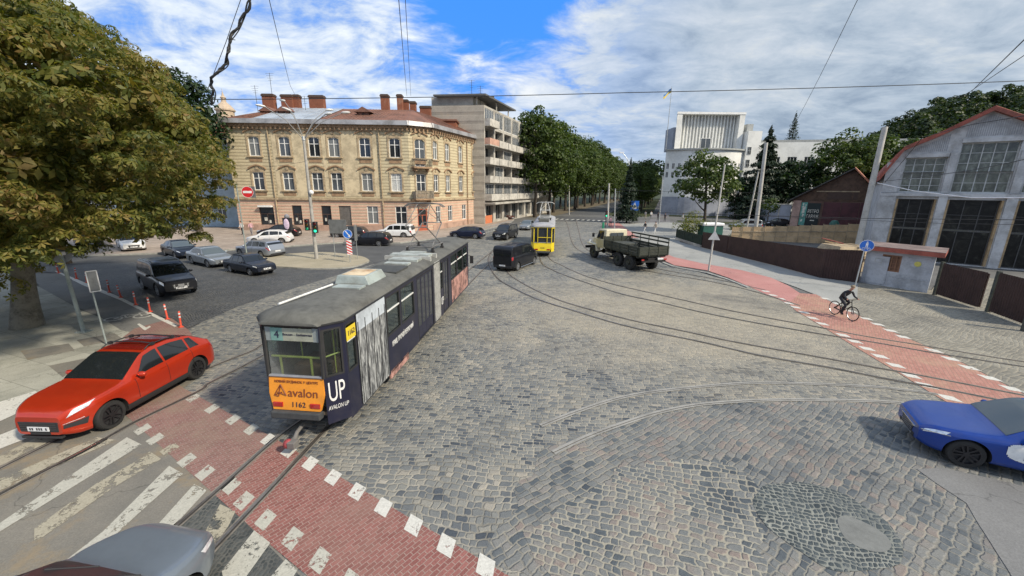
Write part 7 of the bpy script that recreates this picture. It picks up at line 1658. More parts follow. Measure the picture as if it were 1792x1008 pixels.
# ---- generic broadleaf prototypes
def broadleaf(name, label, loc, h, rx, rz, m, seed, nblob=120, per=40, leaf=0.5, trunk=0.32, bole=0.28, cat='tree', group=None, egg=0.2, brad=(1.0,1.9), bark=None, ry=None, shell=0.45, lean=(0,0)):
    t = thing(name, label, cat, loc, group=group); zc = h-rz
    Pp, Nn_ = crown_points((lean[0],lean[1],zc), rx, ry or rx, rz, nblob, per, seed, brad, h*bole*0.8, 0.75, egg=egg, shell=shell)
    leaf_mesh('crown', Pp, Nn_, leaf, m, 1, 0.75, seed, 0.3, t); trunk_mesh('trunk', t, (0,0,0), h*0.72, trunk, 7, bark or mBark, seed, 8, spread=rx*0.8, limb_r=0.35, lean=lean); return t
def conifer(name, label, loc, h, r, m, seed, n_=9000, leaf=0.4, group=None):
    t = thing(name, label, 'tree', loc, group=group); rg = np.random.default_rng(seed)
    z = 1-np.sqrt(rg.uniform(0,1,n_)); lay_ = np.floor(z*26)/26; ang = rg.uniform(0,2*math.pi,n_); lobes = 0.72+0.28*np.abs(np.sin(ang*4+lay_*37)); fr = rg.uniform(0.25,1,n_)**0.5
    rad = (1-z)*r*lobes*fr*(0.8+0.35*np.sin(lay_*91)); zz = 0.08*h+z*0.92*h - rad*0.28 + rg.normal(size=n_)*0.10
    Pp = np.stack([np.cos(ang)*rad, np.sin(ang)*rad, zz],1); Nn_ = np.stack([np.cos(ang)*0.45, np.sin(ang)*0.45, np.ones(n_)*0.9],1)+rg.normal(size=(n_,3))*0.25; Nn_ /= np.linalg.norm(Nn_,axis=1,keepdims=True)
    leaf_mesh('crown', Pp, Nn_, leaf, m, 1, 0.35, seed, 0.4, t); mb = MB(); mb.tube((0,0,0),(0,0,h*0.93),0.22*h/15,0.03,mBark,8); mb.build('trunk', t); return t
# ---- boulevard alley, both sides
al = []
for k, (hh, sd) in enumerate(((22.5,31),(21,32),(23,33))): al.append((hh, sd))
protos = []
for k, (hh, sd) in enumerate(al):
    protos.append(broadleaf('lime_tree', 'tall green tree at the near left corner of the boulevard', (0,0,0), hh, 6.6, 8.6, mLfA, sd, 190, 46, 0.60, 0.36, 0.17, egg=0.15, brad=(1.1,2.1)))
spots = []
for k in range(22): spots.append((-9.0+0.8*math.sin(k*2.1), 3+k*(9.5+0.15*k), 1.0+0.06*math.sin(k*1.7)))
for k in range(12): spots.append((-15.5+0.8*math.cos(k*1.9), 20+k*10.5, 0.9+0.06*math.sin(k*2.7)))
for k in range(14): spots.append((11.5+0.6*math.sin(k*2.3), 34+k*11, 0.60+0.004*k+0.05*math.sin(k*1.3)))
for k in range(9): spots.append((23.5+0.6*math.sin(k*2.3), 70+k*13, 0.66+0.05*math.cos(k*1.3)))
rows = ['row at the left boulevard kerb', 'second row left of the boulevard', 'row right of the boulevard roadway', 'row right of the boulevard footpath']
for i, (a_, l_, sc) in enumerate(spots):
    q = B0+dn*a_+dv*l_; row = 0 if i < 22 else 1 if i < 34 else 2 if i < 48 else 3; k = [i, i-22, i-34, i-48][row]
    nth = ['first','second','third','fourth','fifth','sixth','seventh','eighth','ninth','tenth','eleventh','twelfth']+['one of the farthest']*12; nth = nth[k] if k < 12 else None
    lab = ('%s tree from the camera in the %s' % (nth, rows[row])) if nth else 'one of the farthest, smallest trees in the '+rows[row]
    if i < 3: t = protos[i]; t.location = (q.x,q.y,0); t.rotation_euler = (0,0,i*1.3); t.scale = (sc,sc,sc); t['label'] = lab; t['group'] = 'trees of the boulevard'
    else: dup(protos[i%3], (q.x,q.y,0), i*1.37, label=lab, scale=(sc,sc,sc*(1+0.05*math.sin(i))), group='trees of the boulevard')
sp = conifer('spruce_tree', 'dark spruce with low branches at the mouth of the boulevard footpath', (0,0,0), 12.0, 3.0, mNeed, 41, 9000, 0.42); q = P(1096,390); sp.location = (q.x,q.y,0)
far = thing('tree_row', 'distant mass of trees closing the end of the boulevard', 'trees'); far['kind'] = 'stuff'
Pp, Nn_ = crown_points((0,0,12), 60, 16, 12, 300, 40, 51, (2.5,4.5), 3, 0.8, shell=0.2); fo = leaf_mesh('foliage', Pp, Nn_, 1.5, mLfD, 1, 0.8, 51, 0.3, far); q = B0+dn*14+dv*215; far.location = (q.x,q.y,0)
# ---- trees round the white building
wt = broadleaf('street_tree', 'loose green tree standing in front of the curved white building', (29.6,62.0,0), 11.7, 4.4, 4.0, mLfA, 61, 95, 46, 0.46, 0.26, 0.30, egg=0.1, brad=(0.8,1.5), shell=0.25, lean=(-0.8,0))
conifer('spruce_tree', 'tall dark conifer between the white building and the leaning pole', (55.5,92.0,0), 20.0, 7.6, mNeed, 62, 24000, 0.62)
bt = broadleaf('lime_tree', 'dark rounded tree at the foot of the tall conifer', (60.0,92.0,0), 12.5, 4.6, 4.6, mLfD, 63, 90, 40, 0.6)
dup(bt, (67.0,96.0,0), 1.1, label='dark tree directly left of the brick garage roof', scale=(1.1,1.1,1.05))
dup(bt, (51.0,93.0,0), 2.3, label='small dark tree against the stair tower of the white building', scale=(0.62,0.62,0.72))
g1 = broadleaf('lime_tree', 'big green tree rising behind the brick garage', (71.0,88.0,0), 18.0, 8.0, 6.6, mLfA, 64, 190, 46, 0.62, 0.4, 0.2)
dup(g1, (79.0,90.0,0), 1.9, label='dark green tree right of the big one behind the garage', scale=(0.85,0.85,0.95))
dup(g1, (84,86,0), 2.9, label='green tree just left of the depot roof edge', scale=(0.9,0.9,0.98))
q = P(1352,385); yt_ = broadleaf('young_tree', 'small young tree with a thin trunk in front of the grey boundary wall', (47.5,75.5,0), 5.0, 1.5, 1.5, mLfA, 65, 24, 30, 0.3, 0.08, 0.5, brad=(0.4,0.7))
q = ray(350,170); t3 = broadleaf('lime_tree', 'dark green tree showing past the right edge of the chestnut crown', (-42.5,54.5,0), 20.0, 4.8, 6.5, mLfD, 66, 180, 46, 0.5)
tl_ = conifer('spruce_tree', 'tip of a conifer peeking over the flat roof of the white wing', (0,0,0), 10, 2.6, mNeed, 67, 1500, 0.5); d = ray(1385,250); tl_.location = (d.x*122/d.y,122,18.5)
# bushes
def bush(label, loc, r, h, m, seed, leaf=0.22, nb=26):
    t = thing('bush', label, 'bush', loc); Pp, Nn_ = crown_points((0,0,h*0.5), r, r, h*0.5, nb, 34, seed, (0.25*r+0.1,0.45*r+0.1), 0.0, 0.9, shell=0.2); leaf_mesh('foliage', Pp, Nn_, leaf, m, 1, 0.5, seed, 0.2, t)
    mb = MB(); [mb.tube((0,0,0),(math.cos(a)*r*0.6,math.sin(a)*r*0.6,h*0.7),0.03,0.01,mBark,5) for a in (0.3,1.7,2.9,4.2,5.4)]; mb.build('stems', t); return t
q = P(1206,410); bush('tall yellow-green bush behind the dark green panel fence', (23.6,54.0,0), 1.7, 3.2, mLfY, 71, 0.26, 40)
bush('yellow-green bush growing over the plywood hoarding', (29.6,53.5,0), 0.9, 2.3, mLfY, 72, 0.2, 18)
bush('low green bush at the left end of the hoarding', (27.4,57.0,0), 1.3, 2.0, mLfA, 73, 0.22, 26)
# ---- wooded hill on the right
def hillz(x, y): 
    t = max(0.0, min(1.0, ((x-75)*0.5+(y-100)*0.30)/120)); return 40*t*t*(3-2*t)
mb = MB(); vv = []; NX, NY = 30, 26
for i in range(NX):
    for j in range(NY):
        x, y = 70+i*13.5, 60+j*11; vv.append((x,y,hillz(x,y)*max(0.0,min(1,(x/y-0.62)/0.35)) if y>0 else 0))
mb.add(vv, [(i*NY+j,(i+1)*NY+j,(i+1)*NY+j+1,i*NY+j+1) for i in range(NX-1) for j in range(NY-1)], mGrass); tag(mb.build('hill', smooth=True), kind='structure')
rg = np.random.default_rng(81); PP = []; NNN = []
for k in range(520):
    x = rg.uniform(88,330); y = rg.uniform(80,235)
    rt = x/y
    if rt < 0.80 or rt > 1.75: continue
    z = hillz(x,y)*max(0.0,min(1,(rt-0.62)/0.35)); py = 333-(z+10-6.2)/y*721
    s = rg.uniform(0.8,1.25); cpt, cn = crown_points((x,y,z+8*s), 5.2*s, 5.2*s, 5.6*s, 12, 44, 100+k, (1.6,2.8), None, 0.8, shell=0.3); PP.append(cpt); NNN.append(cn)
fw = leaf_mesh('hillside_wood', np.concatenate(PP), np.concatenate(NNN), 1.1, leafmat('leaf_wood',[(0.010,0.022,0.007),(0.020,0.038,0.010),(0.036,0.058,0.014),(0.06,0.085,0.02)],0.3), 1, 0.8, 82, 0.3); tag(fw, 'dark wooded hillside rising behind the depot roof', 'wood', kind='stuff')
# fallen leaves and grass tufts along the fence foot
# ================================================================== STREET FURNITURE
mPole = M('pole_concrete', (0.42,0.41,0.38), 0.85, var=0.12, scale=1.5, dirt=0.35, dirtcol=(0.2,0.19,0.17)); mPoleG = M('pole_green_grey', (0.26,0.30,0.29), 0.6, 0.2, var=0.15, scale=2, dirt=0.2); mGalv = M('galvanised', (0.42,0.44,0.44), 0.45, 0.6, var=0.15, scale=3)
mSignB = M('sign_back', (0.22,0.23,0.235), 0.5, 0.5, var=0.15); mBlue = M('sign_blue', (0.02,0.14,0.55), 0.4); mSRed = M('sign_red', (0.55,0.025,0.03), 0.4); mSW = M('sign_white', (0.72,0.72,0.72), 0.45)
mBoll = M('bollard_red', (0.55,0.07,0.035), 0.5, var=0.15, dirt=0.3, dirtcol=(0.12,0.04,0.03)); mRefl = M('bollard_band', (0.6,0.6,0.6), 0.4)
def facing(pos, up=(0,0,1), target=(0,0,None), ang=None):
    p = Vector(pos)
    if ang is None: d = Vector((-p.x,-p.y,0)).normalized()
    else: d = Vector((math.cos(ang),math.sin(ang),0))
    x = Vector((-d.y,d.x,0)); return frame(p, x, up)
# lamp post with five arms on the island
lp = thing('street_lamp', 'tall concrete lamp post with five lamp arms on the traffic island', 'street lamp', (-17.0,34.3,0.12))
mb = MB(); mb.tube((0,0,0),(0,0,9.7),0.155,0.10,M('lamp_post_grey',(0.33,0.32,0.30),0.85,var=0.15,dirt=0.3),12); mb.tube((0,0,9.7),(0,0,10.0),0.14,0.12,mGalv,10); mb.build('pole', lp, auto=50)
for tx, ty, dp in ((462,186,-1.2),(497,176,1.0),(507,193,-0.3),(572,192,1.4),(570,200,-0.6),(600,197,0.8)):
    d = ray(tx,ty); yy = 34.3+dp; t = yy/d.y; q = Vector((d.x*t+17.0, dp, CH+d.z*t-0.12)); mb = MB(); mb.path([(0,0,9.75),(q.x*0.45,q.y*0.45,9.75+(q.z-9.75)*0.62),(q.x,q.y,q.z)],0.03,M('lamp_arm_grey',(0.22,0.22,0.22),0.6,0.2),6); ar = mb.build('lamp_arm', lp)
    e = q.copy(); dr = Vector((q.x,q.y,0.25)).normalized(); mb = MB(); T = Matrix.Translation(e+dr*0.22) @ dr.to_track_quat('X','Z').to_matrix().to_4x4() @ Matrix.Diagonal((0.36,0.14,0.09,1)); mb.sphere((0,0,0),1,M('lamp_head',(0.62,0.62,0.6),0.4,dirt=0.2),8,T); mb.build('lamp_head', ar, smooth=True)
# traffic lights on the post
def signal(parent, x, z, y=-0.22, lit='green', ang=0):
    mb = MB(); mb.box(x-0.17,x+0.17,y-0.12,y+0.12,z,z+0.95,mPlas); s = mb.build('signal_box', parent, bevel=0.02)
    for k, (nm, c_) in enumerate((('red_lens',(0.12,0.01,0.01)),('amber_lens',(0.12,0.07,0.01)),('green_lens',(0.02,0.5,0.25)))):
        zz = z+0.80-k*0.31; on = nm.startswith(lit); mm = M(nm+('_lit' if on else ''), c_, 0.3, var=0.05, emit=c_ if on else None, estr=1.6 if on else 0); T = frame((x,y-0.125,zz),(1,0,0),(0,0,1)); b_ = MB(); b_.lathe([(0.12,0.0),(0.10,0.02),(0.001,0.03)],14,mm,T); b_.build('lens', s)
        b_ = MB(); b_.box(x-0.13,x+0.13,y-0.26,y-0.122,zz+0.115,zz+0.13,mPlas); b_.build('visor', s)
    return s
signal(lp, 0.30, 2.25); signal(lp, -0.38, 2.45, lit='none')
mb = MB(); mb.box(-0.4,0.35,-0.06,0.0,2.5,2.56,mGalv); mb.box(-0.4,0.35,-0.06,0.0,3.1,3.16,mGalv); mb.build('signal_bracket', lp)
mb = MB(); T = frame((0.25,-0.2,5.6),(1,0,0),(0,0,1)); mb.lathe([(0.16,-0.12),(0.2,0.0),(0.1,0.12),(0.001,0.14)],10,mSW,T); mb.build('camera_dome', lp)
# arrow sign and striped plate on the island
ar = thing('keep_right_sign', 'round blue arrow sign above a red and white striped plate on the island tip', 'road sign', P(613,459,0.12))
mb = MB(); mb.tube((0,0,0),(0,0,2.9),0.035,m=mGalv,k=8); mb.build('pole', ar)
T = frame((0,-0.05,2.35),(1,0.2,0),(0,0,1)); mb = MB(); mb.lathe([(0.36,-0.01),(0.36,0.01),(0.001,0.0101)],28,mBlue,T); mb.lathe([(0.36,0.011),(0.36,0.015),(0.335,0.015),(0.335,0.011)],28,mSW,T); sg = mb.build('sign_disc', ar)
mb = MB(); mb.add([(-0.18,0.22,0.02),(-0.12,0.26,0.02),(0.14,-0.10,0.02),(0.20,-0.05,0.02),(0.18,-0.26,0.02),(0.0,-0.20,0.02),(0.07,-0.14,0.02)],[(0,6,2,1),(5,4,3,2,6)],mSW,T); mb.build('arrow', sg)
T = frame((0.05,-0.05,1.25),(1,0.2,0),(0,0,1)); mb = MB(); mb.box(-0.2,0.2,-0.6,0.6,-0.01,0.005,mSW,T); pt = mb.build('striped_plate', ar); mb = MB()
for k in range(5):
    y = -0.55+k*0.24; v = [(-0.2,y+0.06,0.008),(0.2,y-0.16 if y-0.16>-0.6 else -0.6,0.008),(0.2,y-0.04,0.008),(-0.2,min(0.6,y+0.18),0.008)]; mb.add(v,[(0,1,2,3)],mSRed,T)
mb.build('stripes', pt)
sb = thing('road_sign', 'large grey rectangular sign seen from behind on two thin posts behind the arrow sign', 'road sign', P(596,450,0.12))
mb = MB(); mb.box(-0.75,0.75,-0.02,0.02,2.1,3.3,mSignB); [mb.box(-0.75,0.75,0.021,0.05,z,z+0.06,mGalv) for z in (2.3,3.0)]; mb.build('sign_panel', sb)
for x in (-0.5,0.5): mb = MB(); mb.tube((x,0.06,0),(x,0.06,3.2),0.03,m=mGalv,k=8); mb.build('post', sb)
sb2 = thing('road_sign', 'thin dark frame sign on the island right of the arrow sign', 'road sign', P(626,453,0.12)); mb = MB(); mb.tube((0,0,0),(0,0,3.0),0.025,m=mGalv,k=6); mb.build('post', sb2); mb = MB(); mb.box(-0.02,0.02,-0.3,0.3,1.6,2.9,mSignB); mb.build('sign_panel', sb2)
# no-entry sign by the chestnut crown
q = Vector((-23.2,35.3,0)); d = ray(433,336); yy = 34.0; t = yy/d.y; q = Vector((d.x*t, yy, 0)); zq = CH+d.z*t
ne = thing('no_entry_sign', 'round red no-entry sign on a tall thin bracket beside the chestnut leaves', 'road sign', q)
mb = MB(); mb.tube((-0.9,0.1,0.1),(-0.9,0.1,zq+0.6),0.05,m=mPoleG,k=8); mb.tube((-0.9,0.1,zq),(0,0.06,zq),0.02,m=mGalv,k=6); mb.build('pole', ne)
T = frame((0,0,zq),(1,0.15,0),(0,0,1)); mb = MB(); mb.lathe([(0.46,-0.01),(0.46,0.01),(0.001,0.0101)],30,mSRed,T); mb.lathe([(0.46,0.011),(0.46,0.014),(0.435,0.014),(0.435,0.011)],30,mSW,T); mb.box(-0.34,0.34,-0.09,0.09,0.012,0.02,mSW,T); mb.build('sign_disc', ne); mb = MB(); mb.box(0.1,0.58,-0.45,0.45,-0.06,-0.03,mSignB,T); mb.build('sign_backing', ne)
# two posts on the left pavement
p1 = thing('sign_post', 'thick pale grey-green pole with a sign seen from behind under the chestnut', 'sign post', P(147,581))
dz_ = z_at(108,446,p1.location.x,p1.location.y); lean = Vector((-0.12,0.0,0))
mb = MB(); mb.tube((0,0,0.02),(lean.x,0,dz_),0.075,0.065,mPoleG,12); mb.build('pole', p1, auto=50); mb = MB(); mb.box(-0.22,0.22,-0.2,0.2,0.012,0.035,mPoleG); [mb.tube((sx_*0.17,sy_*0.15,0.03),(sx_*0.17,sy_*0.15,0.07),0.02,m=mGalv,k=6) for sx_ in (-1,1) for sy_ in (-1,1)]; mb.build('base_plate', p1)
T = frame((lean.x-0.12,0.1,dz_-0.05),(0.75,0.65,0),(0,0,1)); mb = MB(); mb.lathe([(0.32,-0.012),(0.32,0.012),(0.001,0.0121)],26,mSignB,T); mb.box(-0.05,0.05,-0.2,0.2,0.013,0.05,mGalv,T); mb.build('sign_back', p1)
mb = MB(); mb.box(lean.x-0.08,lean.x+0.1,-0.1,0.1,dz_-0.02,dz_+0.12,mSW); mb.build('pole_cap', p1)
p2 = thing('sign_post', 'thin grey post with a narrow hollow frame sign, nearer the red car', 'sign post', P(187,603)); dz_ = z_at(155,474,p2.location.x,p2.location.y)
mb = MB(); mb.tube((0,0,0.02),(-0.06,0,dz_-0.05),0.028,m=mPoleG,k=10); mb.build('pole', p2)
T = frame((0.03,0.05,dz_-0.42),(0.45,0.9,0),(0,0,1)); mb = MB(); [mb.tube(a_,b_,0.018,m=mSW,k=6,T=T) for a_,b_ in (((-0.15,-0.4,0),(-0.15,0.4,0)),((0.15,-0.4,0),(0.15,0.4,0)),((-0.15,0.4,0),(0.15,0.4,0)),((-0.15,-0.4,0),(0.15,-0.4,0)))]; mb.box(-0.13,0.13,-0.38,0.38,-0.008,0.008,mSignB,T); mb.build('sign_panel', p2)
# bollards
bp = [(103,478),(134,488),(152,495),(172,505),(192,512),(212,521),(238,534),(263,546),(293.5,559),(317,573)]
proto = thing('bollard', 'red flexible bollard', 'bollard'); mb = MB(); mb.lathe([(0.10,0.0),(0.10,0.03),(0.05,0.05),(0.04,0.10),(0.04,0.70),(0.03,0.74),(0.001,0.75)],12,mBoll); mb.build('post', proto, auto=40); mb = MB(); [mb.lathe([(0.0415,z),(0.0415,z+0.07)],12,mRefl) for z in (0.45,0.60)]; mb.build('reflective_band', proto)
lab = ['farthest','second farthest','third farthest','fourth farthest','fifth from the far end','sixth from the far end','fourth nearest','third nearest','second nearest','nearest']
for i, (x, y) in enumerate(bp):
    o = proto if i == 0 else dup(proto); q = P(x,y); o.location = (q.x,q.y,0.01); o.rotation_euler = (R(rnd.uniform(-4,4)),R(rnd.uniform(-6,4)),0); o['label'] = '%s red bollard of the bicycle lane row' % lab[i]; o['group'] = 'red bollards along the bicycle lane'
# right side signs and poles
bs_ = thing('cycle_path_sign', 'round blue pedestrian and bicycle sign on a leaning thin post by the grey hut', 'road sign', P(1495,506)); dz_ = z_at(1511,430,bs_.location.x,bs_.location.y); tq = Vector((0.28,0.12,dz_))
mb = MB(); mb.tube((0,0,0.01),(0.27,0.2,dz_+0.2),0.04,0.035,mGalv,8); mb.build('pole', bs_)
T = facing((0.2,0.02,dz_), ang=math.atan2(-bs_.location.y,-bs_.location.x)); mb = MB(); mb.lathe([(0.37,-0.012),(0.37,0.012),(0.001,0.0121)],30,mBlue,T); mb.lathe([(0.37,0.013),(0.37,0.018),(0.345,0.018),(0.345,0.013)],30,mSW,T); sg = mb.build('sign_disc', bs_)
mb = MB(); T2 = T @ Matrix.Translation((0,0,0.02)); mb.lathe([(0.045,0),(0.045,0.004),(0.001,0.005)],10,mSW,T2 @ Matrix.Translation((0.0,0.23,0))); mb.box(-0.06,0.06,0.02,0.17,0,0.004,mSW,T2); mb.box(-0.055,-0.015,-0.1,0.02,0,0.004,mSW,T2); mb.box(0.015,0.055,-0.1,0.02,0,0.004,mSW,T2)
for cu in (-0.13,0.13): mb.lathe([(0.085,0),(0.085,0.004),(0.065,0.004),(0.065,0)],16,mSW,T2 @ Matrix.Translation((cu,-0.2,0)))
for a_, b_ in (((-0.13,-0.2),(-0.04,-0.12)),((-0.04,-0.12),(0.1,-0.12)),((0.1,-0.12),(0.13,-0.2)),((-0.04,-0.12),(0.02,-0.2)),((0.02,-0.2),(0.1,-0.12))): mb.tube((a_[0],a_[1],0.002),(b_[0],b_[1],0.002),0.008,m=mSW,k=4,T=T2)
mb.build('symbols', sg)
ys = thing('give_way_sign', 'grey triangular sign seen from behind on a pale slender pole by the cycle path', 'road sign', P(1240,474)); zt_ = z_at(1256,288,ys.location.x,ys.location.y)
mb = MB(); mb.tube((0,0,0),(0.18,0,zt_),0.075,0.05,mPole,10); mb.build('pole', ys, auto=50); zz = z_at(1243,412,ys.location.x,ys.location.y); T = frame((0.05,-0.1,zz),(1,-0.35,0),(0,0,1)); mb = MB(); h_ = 0.42; v = [(-h_,-0.32,0),(h_,-0.32,0),(0,0.42,0)]; mb.add(v+[(a,b,0.03) for a,b,c in v],[(0,2,1),(3,4,5),(0,1,4,3),(1,2,5,4),(2,0,3,5)],M('sign_back_pale',(0.50,0.51,0.50),0.6,0.2),T); mb.build('sign_panel', ys)
def pole(name, label, base, topx, topy, r0, r1, m=None, lean=0.0, extras=None, cat='pole'):
    b = Vector((base[0],base[1],0)); zt_ = z_at(topx,topy,b.x,b.y); d = ray(topx,topy); t = b.y/d.y; dx = d.x*t-b.x; o = thing(name, label, cat, b); dx = max(-0.06*zt_,min(0.06*zt_,dx)); mb = MB(); mb.tube((0,0,0),(dx,0,zt_),r0,r1,m or mPole,12); mb.build('pole', o, auto=50); return o, zt_, dx
pole('concrete_pole', 'pair-like tall concrete pole standing behind the fence, left of the garage', P(1320,418).xy, 1341,250, 0.26,0.2)
q = P(1308,412); pole('concrete_pole', 'slimmer pole close beside the tall concrete pole behind the fence', (q.x+2,q.y+4), 1328,300, 0.13,0.11)
pole('concrete_pole', 'thick tall concrete pole leaning in front of the depot corner', P(1497,450).xy, 1549,222, 0.27,0.22)
o, zt_, dx = pole('street_lamp', 'curved-arm street lamp before the dark spruce', P(1100,388).xy, 1100,300, 0.1,0.08, mGalv, cat='street lamp'); mb = MB(); mb.path([(dx,0,zt_),(dx-0.1,0,zt_+1.2),(dx-0.7,0,zt_+2.4),(dx-1.6,0,zt_+3.4)],0.06,mGalv,6); mb.box(dx-2.2,dx-1.4,-0.15,0.15,zt_+3.35,zt_+3.5,mSW); mb.build('lamp_arm', o)
pole('tram_pole', 'pale thick pole with a green traffic light beside the boulevard mouth', P(1063,397).xy, 1066,321, 0.16,0.14); pole('tram_pole', 'slim grey pole just behind the truck cab', P(1075,405).xy, 1077,330, 0.10,0.08, mGalv)
pole('tram_pole', 'left pole against the dark boulevard trees', P(963,375).xy, 964,318, 0.14,0.12); pole('tram_pole', 'pole right of it against the boulevard trunks, above the tram', P(996,376).xy, 996,325, 0.14,0.12); pole('tram_pole', 'pole at the left corner of the curved white building', P(1153,392).xy, 1160,310, 0.12,0.10, mGalv)
pole('tram_pole', 'thin pole beside the boulevard footpath under the trees', P(1117,372).xy, 1121,318, 0.12,0.10)
tl = thing('traffic_light', 'green-lit pedestrian traffic light behind the truck', 'traffic light', P(1059,400)); mb = MB(); mb.tube((0,0,0),(0,0,2.4),0.05,m=mPlas); mb.build('pole', tl); signal(tl, 0, 1.9); mb = MB(); mb.box(-0.5,-0.2,-0.2,0.2,0.0,1.0,M('green_box',(0.02,0.22,0.12),0.6)); mb.build('control_box', tl)
zs_ = thing('crossing_sign', 'blue square pedestrian crossing sign by the spruce', 'road sign', P(1108,391)); zq = 3.6; mb = MB(); mb.tube((0,0,0),(0,0,zq),0.05,m=mGalv); mb.build('pole', zs_); T = facing((0,-0.08,zq-0.3), ang=math.atan2(-80,-25)); mb = MB(); mb.box(-0.75,0.75,-0.9,0.9,-0.02,0.02,mBlue,T); sg = mb.build('sign_panel', zs_); mb = MB(); mb.add([(-0.5,-0.6,0.025),(0.5,-0.6,0.025),(0,0.65,0.025)],[(0,1,2)],mSW,T); mb.build('triangle', sg); mb = MB(); mb.box(-0.09,0.09,-0.35,0.1,0.03,0.035,mPlas,T); mb.box(-0.05,0.05,0.14,0.25,0.03,0.035,mPlas,T); mb.build('walker', sg)
# low railing by the yellow house corner
rl = thing('pavement_railing', 'low grey pedestrian railing along the kerb behind the black SUV', 'railing'); a, b = P(843,412,0.13), P(895,397,0.13); e = (b-a).normalized(); L = (b-a).length; T = frame(a, e, (0,0,1))
mb = MB(); mb.tube((0,1.0,0),(L,1.0,0),0.03,m=mGalv,k=6,T=T); mb.tube((0,0.2,0),(L,0.2,0),0.02,m=mGalv,k=6,T=T); k = 0.0
while k <= L: mb.tube((k,0,0),(k,1.0,0),0.025,m=mGalv,k=6,T=T); k += 1.2
k = 0.2
while k < L: mb.tube((k,0.2,0),(k,1.0,0),0.012,m=mGalv,k=5,T=T); k += 0.24
mb.build('rails', rl)
# containers by the corner
cnt = thing('waste_container', 'dark green container with a white lid behind the corner fence', 'container', (26.3,53.6,0)); mb = MB(); mb.box(-1.3,1.3,-0.8,0.8,0.1,1.7,M('container_green',(0.02,0.09,0.07),0.6,var=0.2)); mb.build('body', cnt, bevel=0.04); mb = MB(); mb.box(-1.4,1.4,-0.9,0.9,1.7,2.1,mSW); mb.build('lid', cnt, bevel=0.12)
tnk = thing('green_tank', 'small green barrel behind the plywood hoarding', 'barrel', (40.0,50.3,0)); mb = MB(); mb.lathe([(0.5,0),(0.5,2.4),(0.3,2.75),(0.001,2.8)],16,MATS['container_green']); mb.build('body', tnk, auto=40)
lb = thing('timber_pile', 'messy pile of timber and red boards behind the fence beside the hut', 'timber'); rg_ = random.Random(5)
for k in range(16):
    q = Vector((27.6,33.2,0))+Vector((rg_.uniform(-1.8,1.8),rg_.uniform(-1.6,1.6),0)); a = rg_.uniform(-0.5,0.5)-0.7; ln = rg_.uniform(1.2,2.6); z = 0.3+rg_.random()*2.1; mb = MB(); T = Matrix.Translation((q.x,q.y,z)) @ Matrix.Rotation(a,4,'Z') @ Matrix.Rotation(rg_.uniform(-0.2,0.2),4,'Y'); mb.box(-ln/2,ln/2,-0.09,0.09,-0.03,0.03,rg_.choice([mPly[0],mPly[1],mRedR,mTrim,mPly[2]]),T); mb.build('board', lb)
mb = MB(); mb.hexa([(25.6,31.6,0),(30.0,31.6,0),(30.0,35,0),(25.6,35,0)],[(26.6,32.3,1.9),(29.2,32.3,1.9),(29.2,34.4,1.9),(26.6,34.4,1.9)],mPly[2]); mb.build('heap', lb)
# ================================================================== OVERHEAD WIRES
mWire = M('wire_black', (0.02,0.02,0.02), 0.6)
def wirepts(pts, sag=0.0, n_=16):
    out = []
    for a, b in zip(pts[:-1], pts[1:]):
        for i in range(n_): t = i/n_; p = Vector(a)*(1-t)+Vector(b)*t; p.z -= sag*4*t*(1-t); out.append(p)
    out.append(Vector(pts[-1])); return out
def at_dist(x, y, dist):
    d = ray(x,y); t = dist/math.hypot(d.x,d.y); return Vector((0,0,CH))+d*t
def wire(label, pts, r=0.012, sag=0.0, m=None, cat='wire'):
    mb = MB(); mb.path(wirepts(pts, sag), r, m or mWire, 5); return tag(mb.build('overhead_wire'), label, cat)
wire('long span wire running level across the whole sky above the roofs', [at_dist(370,174,22), at_dist(1100,162,19), at_dist(1900,137,30)], 0.016, 0.05)
wire('left one of the two wires crossing the blue gap above the corner house', [at_dist(693,-60,9), at_dist(712,168,30)], 0.010, 0.1); wire('right one of the two wires crossing the blue gap above the corner house', [at_dist(706,-60,9.2), at_dist(719,168,30)], 0.008, 0.1)
wire('thin wire falling left of the corner house chimneys', [at_dist(462,-40,10), at_dist(508,150,26), at_dist(528,182,34)], 0.008, 0.1)
wire('thin faint wire crossing the sky above the white building', [at_dist(1515,-30,14), at_dist(1400,200,30), at_dist(1382,232,38)], 0.008, 0.1)
wire('upper dark wire entering at the right edge above the hill', [at_dist(1810,52,12), at_dist(1700,160,24)], 0.011, 0.0); wire('lower dark wire entering at the right edge above the hill', [at_dist(1810,85,12), at_dist(1680,172,26)], 0.008, 0.0)
wire('black cable slanting across the depot gable to the leaning pole', [at_dist(1900,185,22), at_dist(1700,218,28), at_dist(1615,240,32), at_dist(1548,320,37)], 0.016, 0.0)
wire('black cable passing before the depot upper windows', [at_dist(1900,255,20), at_dist(1700,298,26), at_dist(1540,318,37)], 0.014, 0.02); wire('white sagging cable across the depot front', [at_dist(1900,340,20), at_dist(1790,346,24), at_dist(1700,346,27), at_dist(1600,334,32), at_dist(1535,320,37)], 0.022, 0.0, mSW)
wire('upper level tram wire passing in front of the depot doors', [at_dist(1150,372,30), at_dist(1500,382,30), at_dist(1900,386,26)], 0.015, 0.0); wire('lower level tram wire passing in front of the depot doors', [at_dist(1330,378,34), at_dist(1650,391,30), at_dist(1900,395,26)], 0.010, 0.0)
wire('tram wire from the boulevard poles to the tall concrete pole', [at_dist(1066,330,62), at_dist(1140,334,60), at_dist(1330,337,62)], 0.02, 0.1); wire('tram wire between the two boulevard poles', [at_dist(964,322,100), at_dist(996,328,100), at_dist(1064,326,66)], 0.02, 0.1)
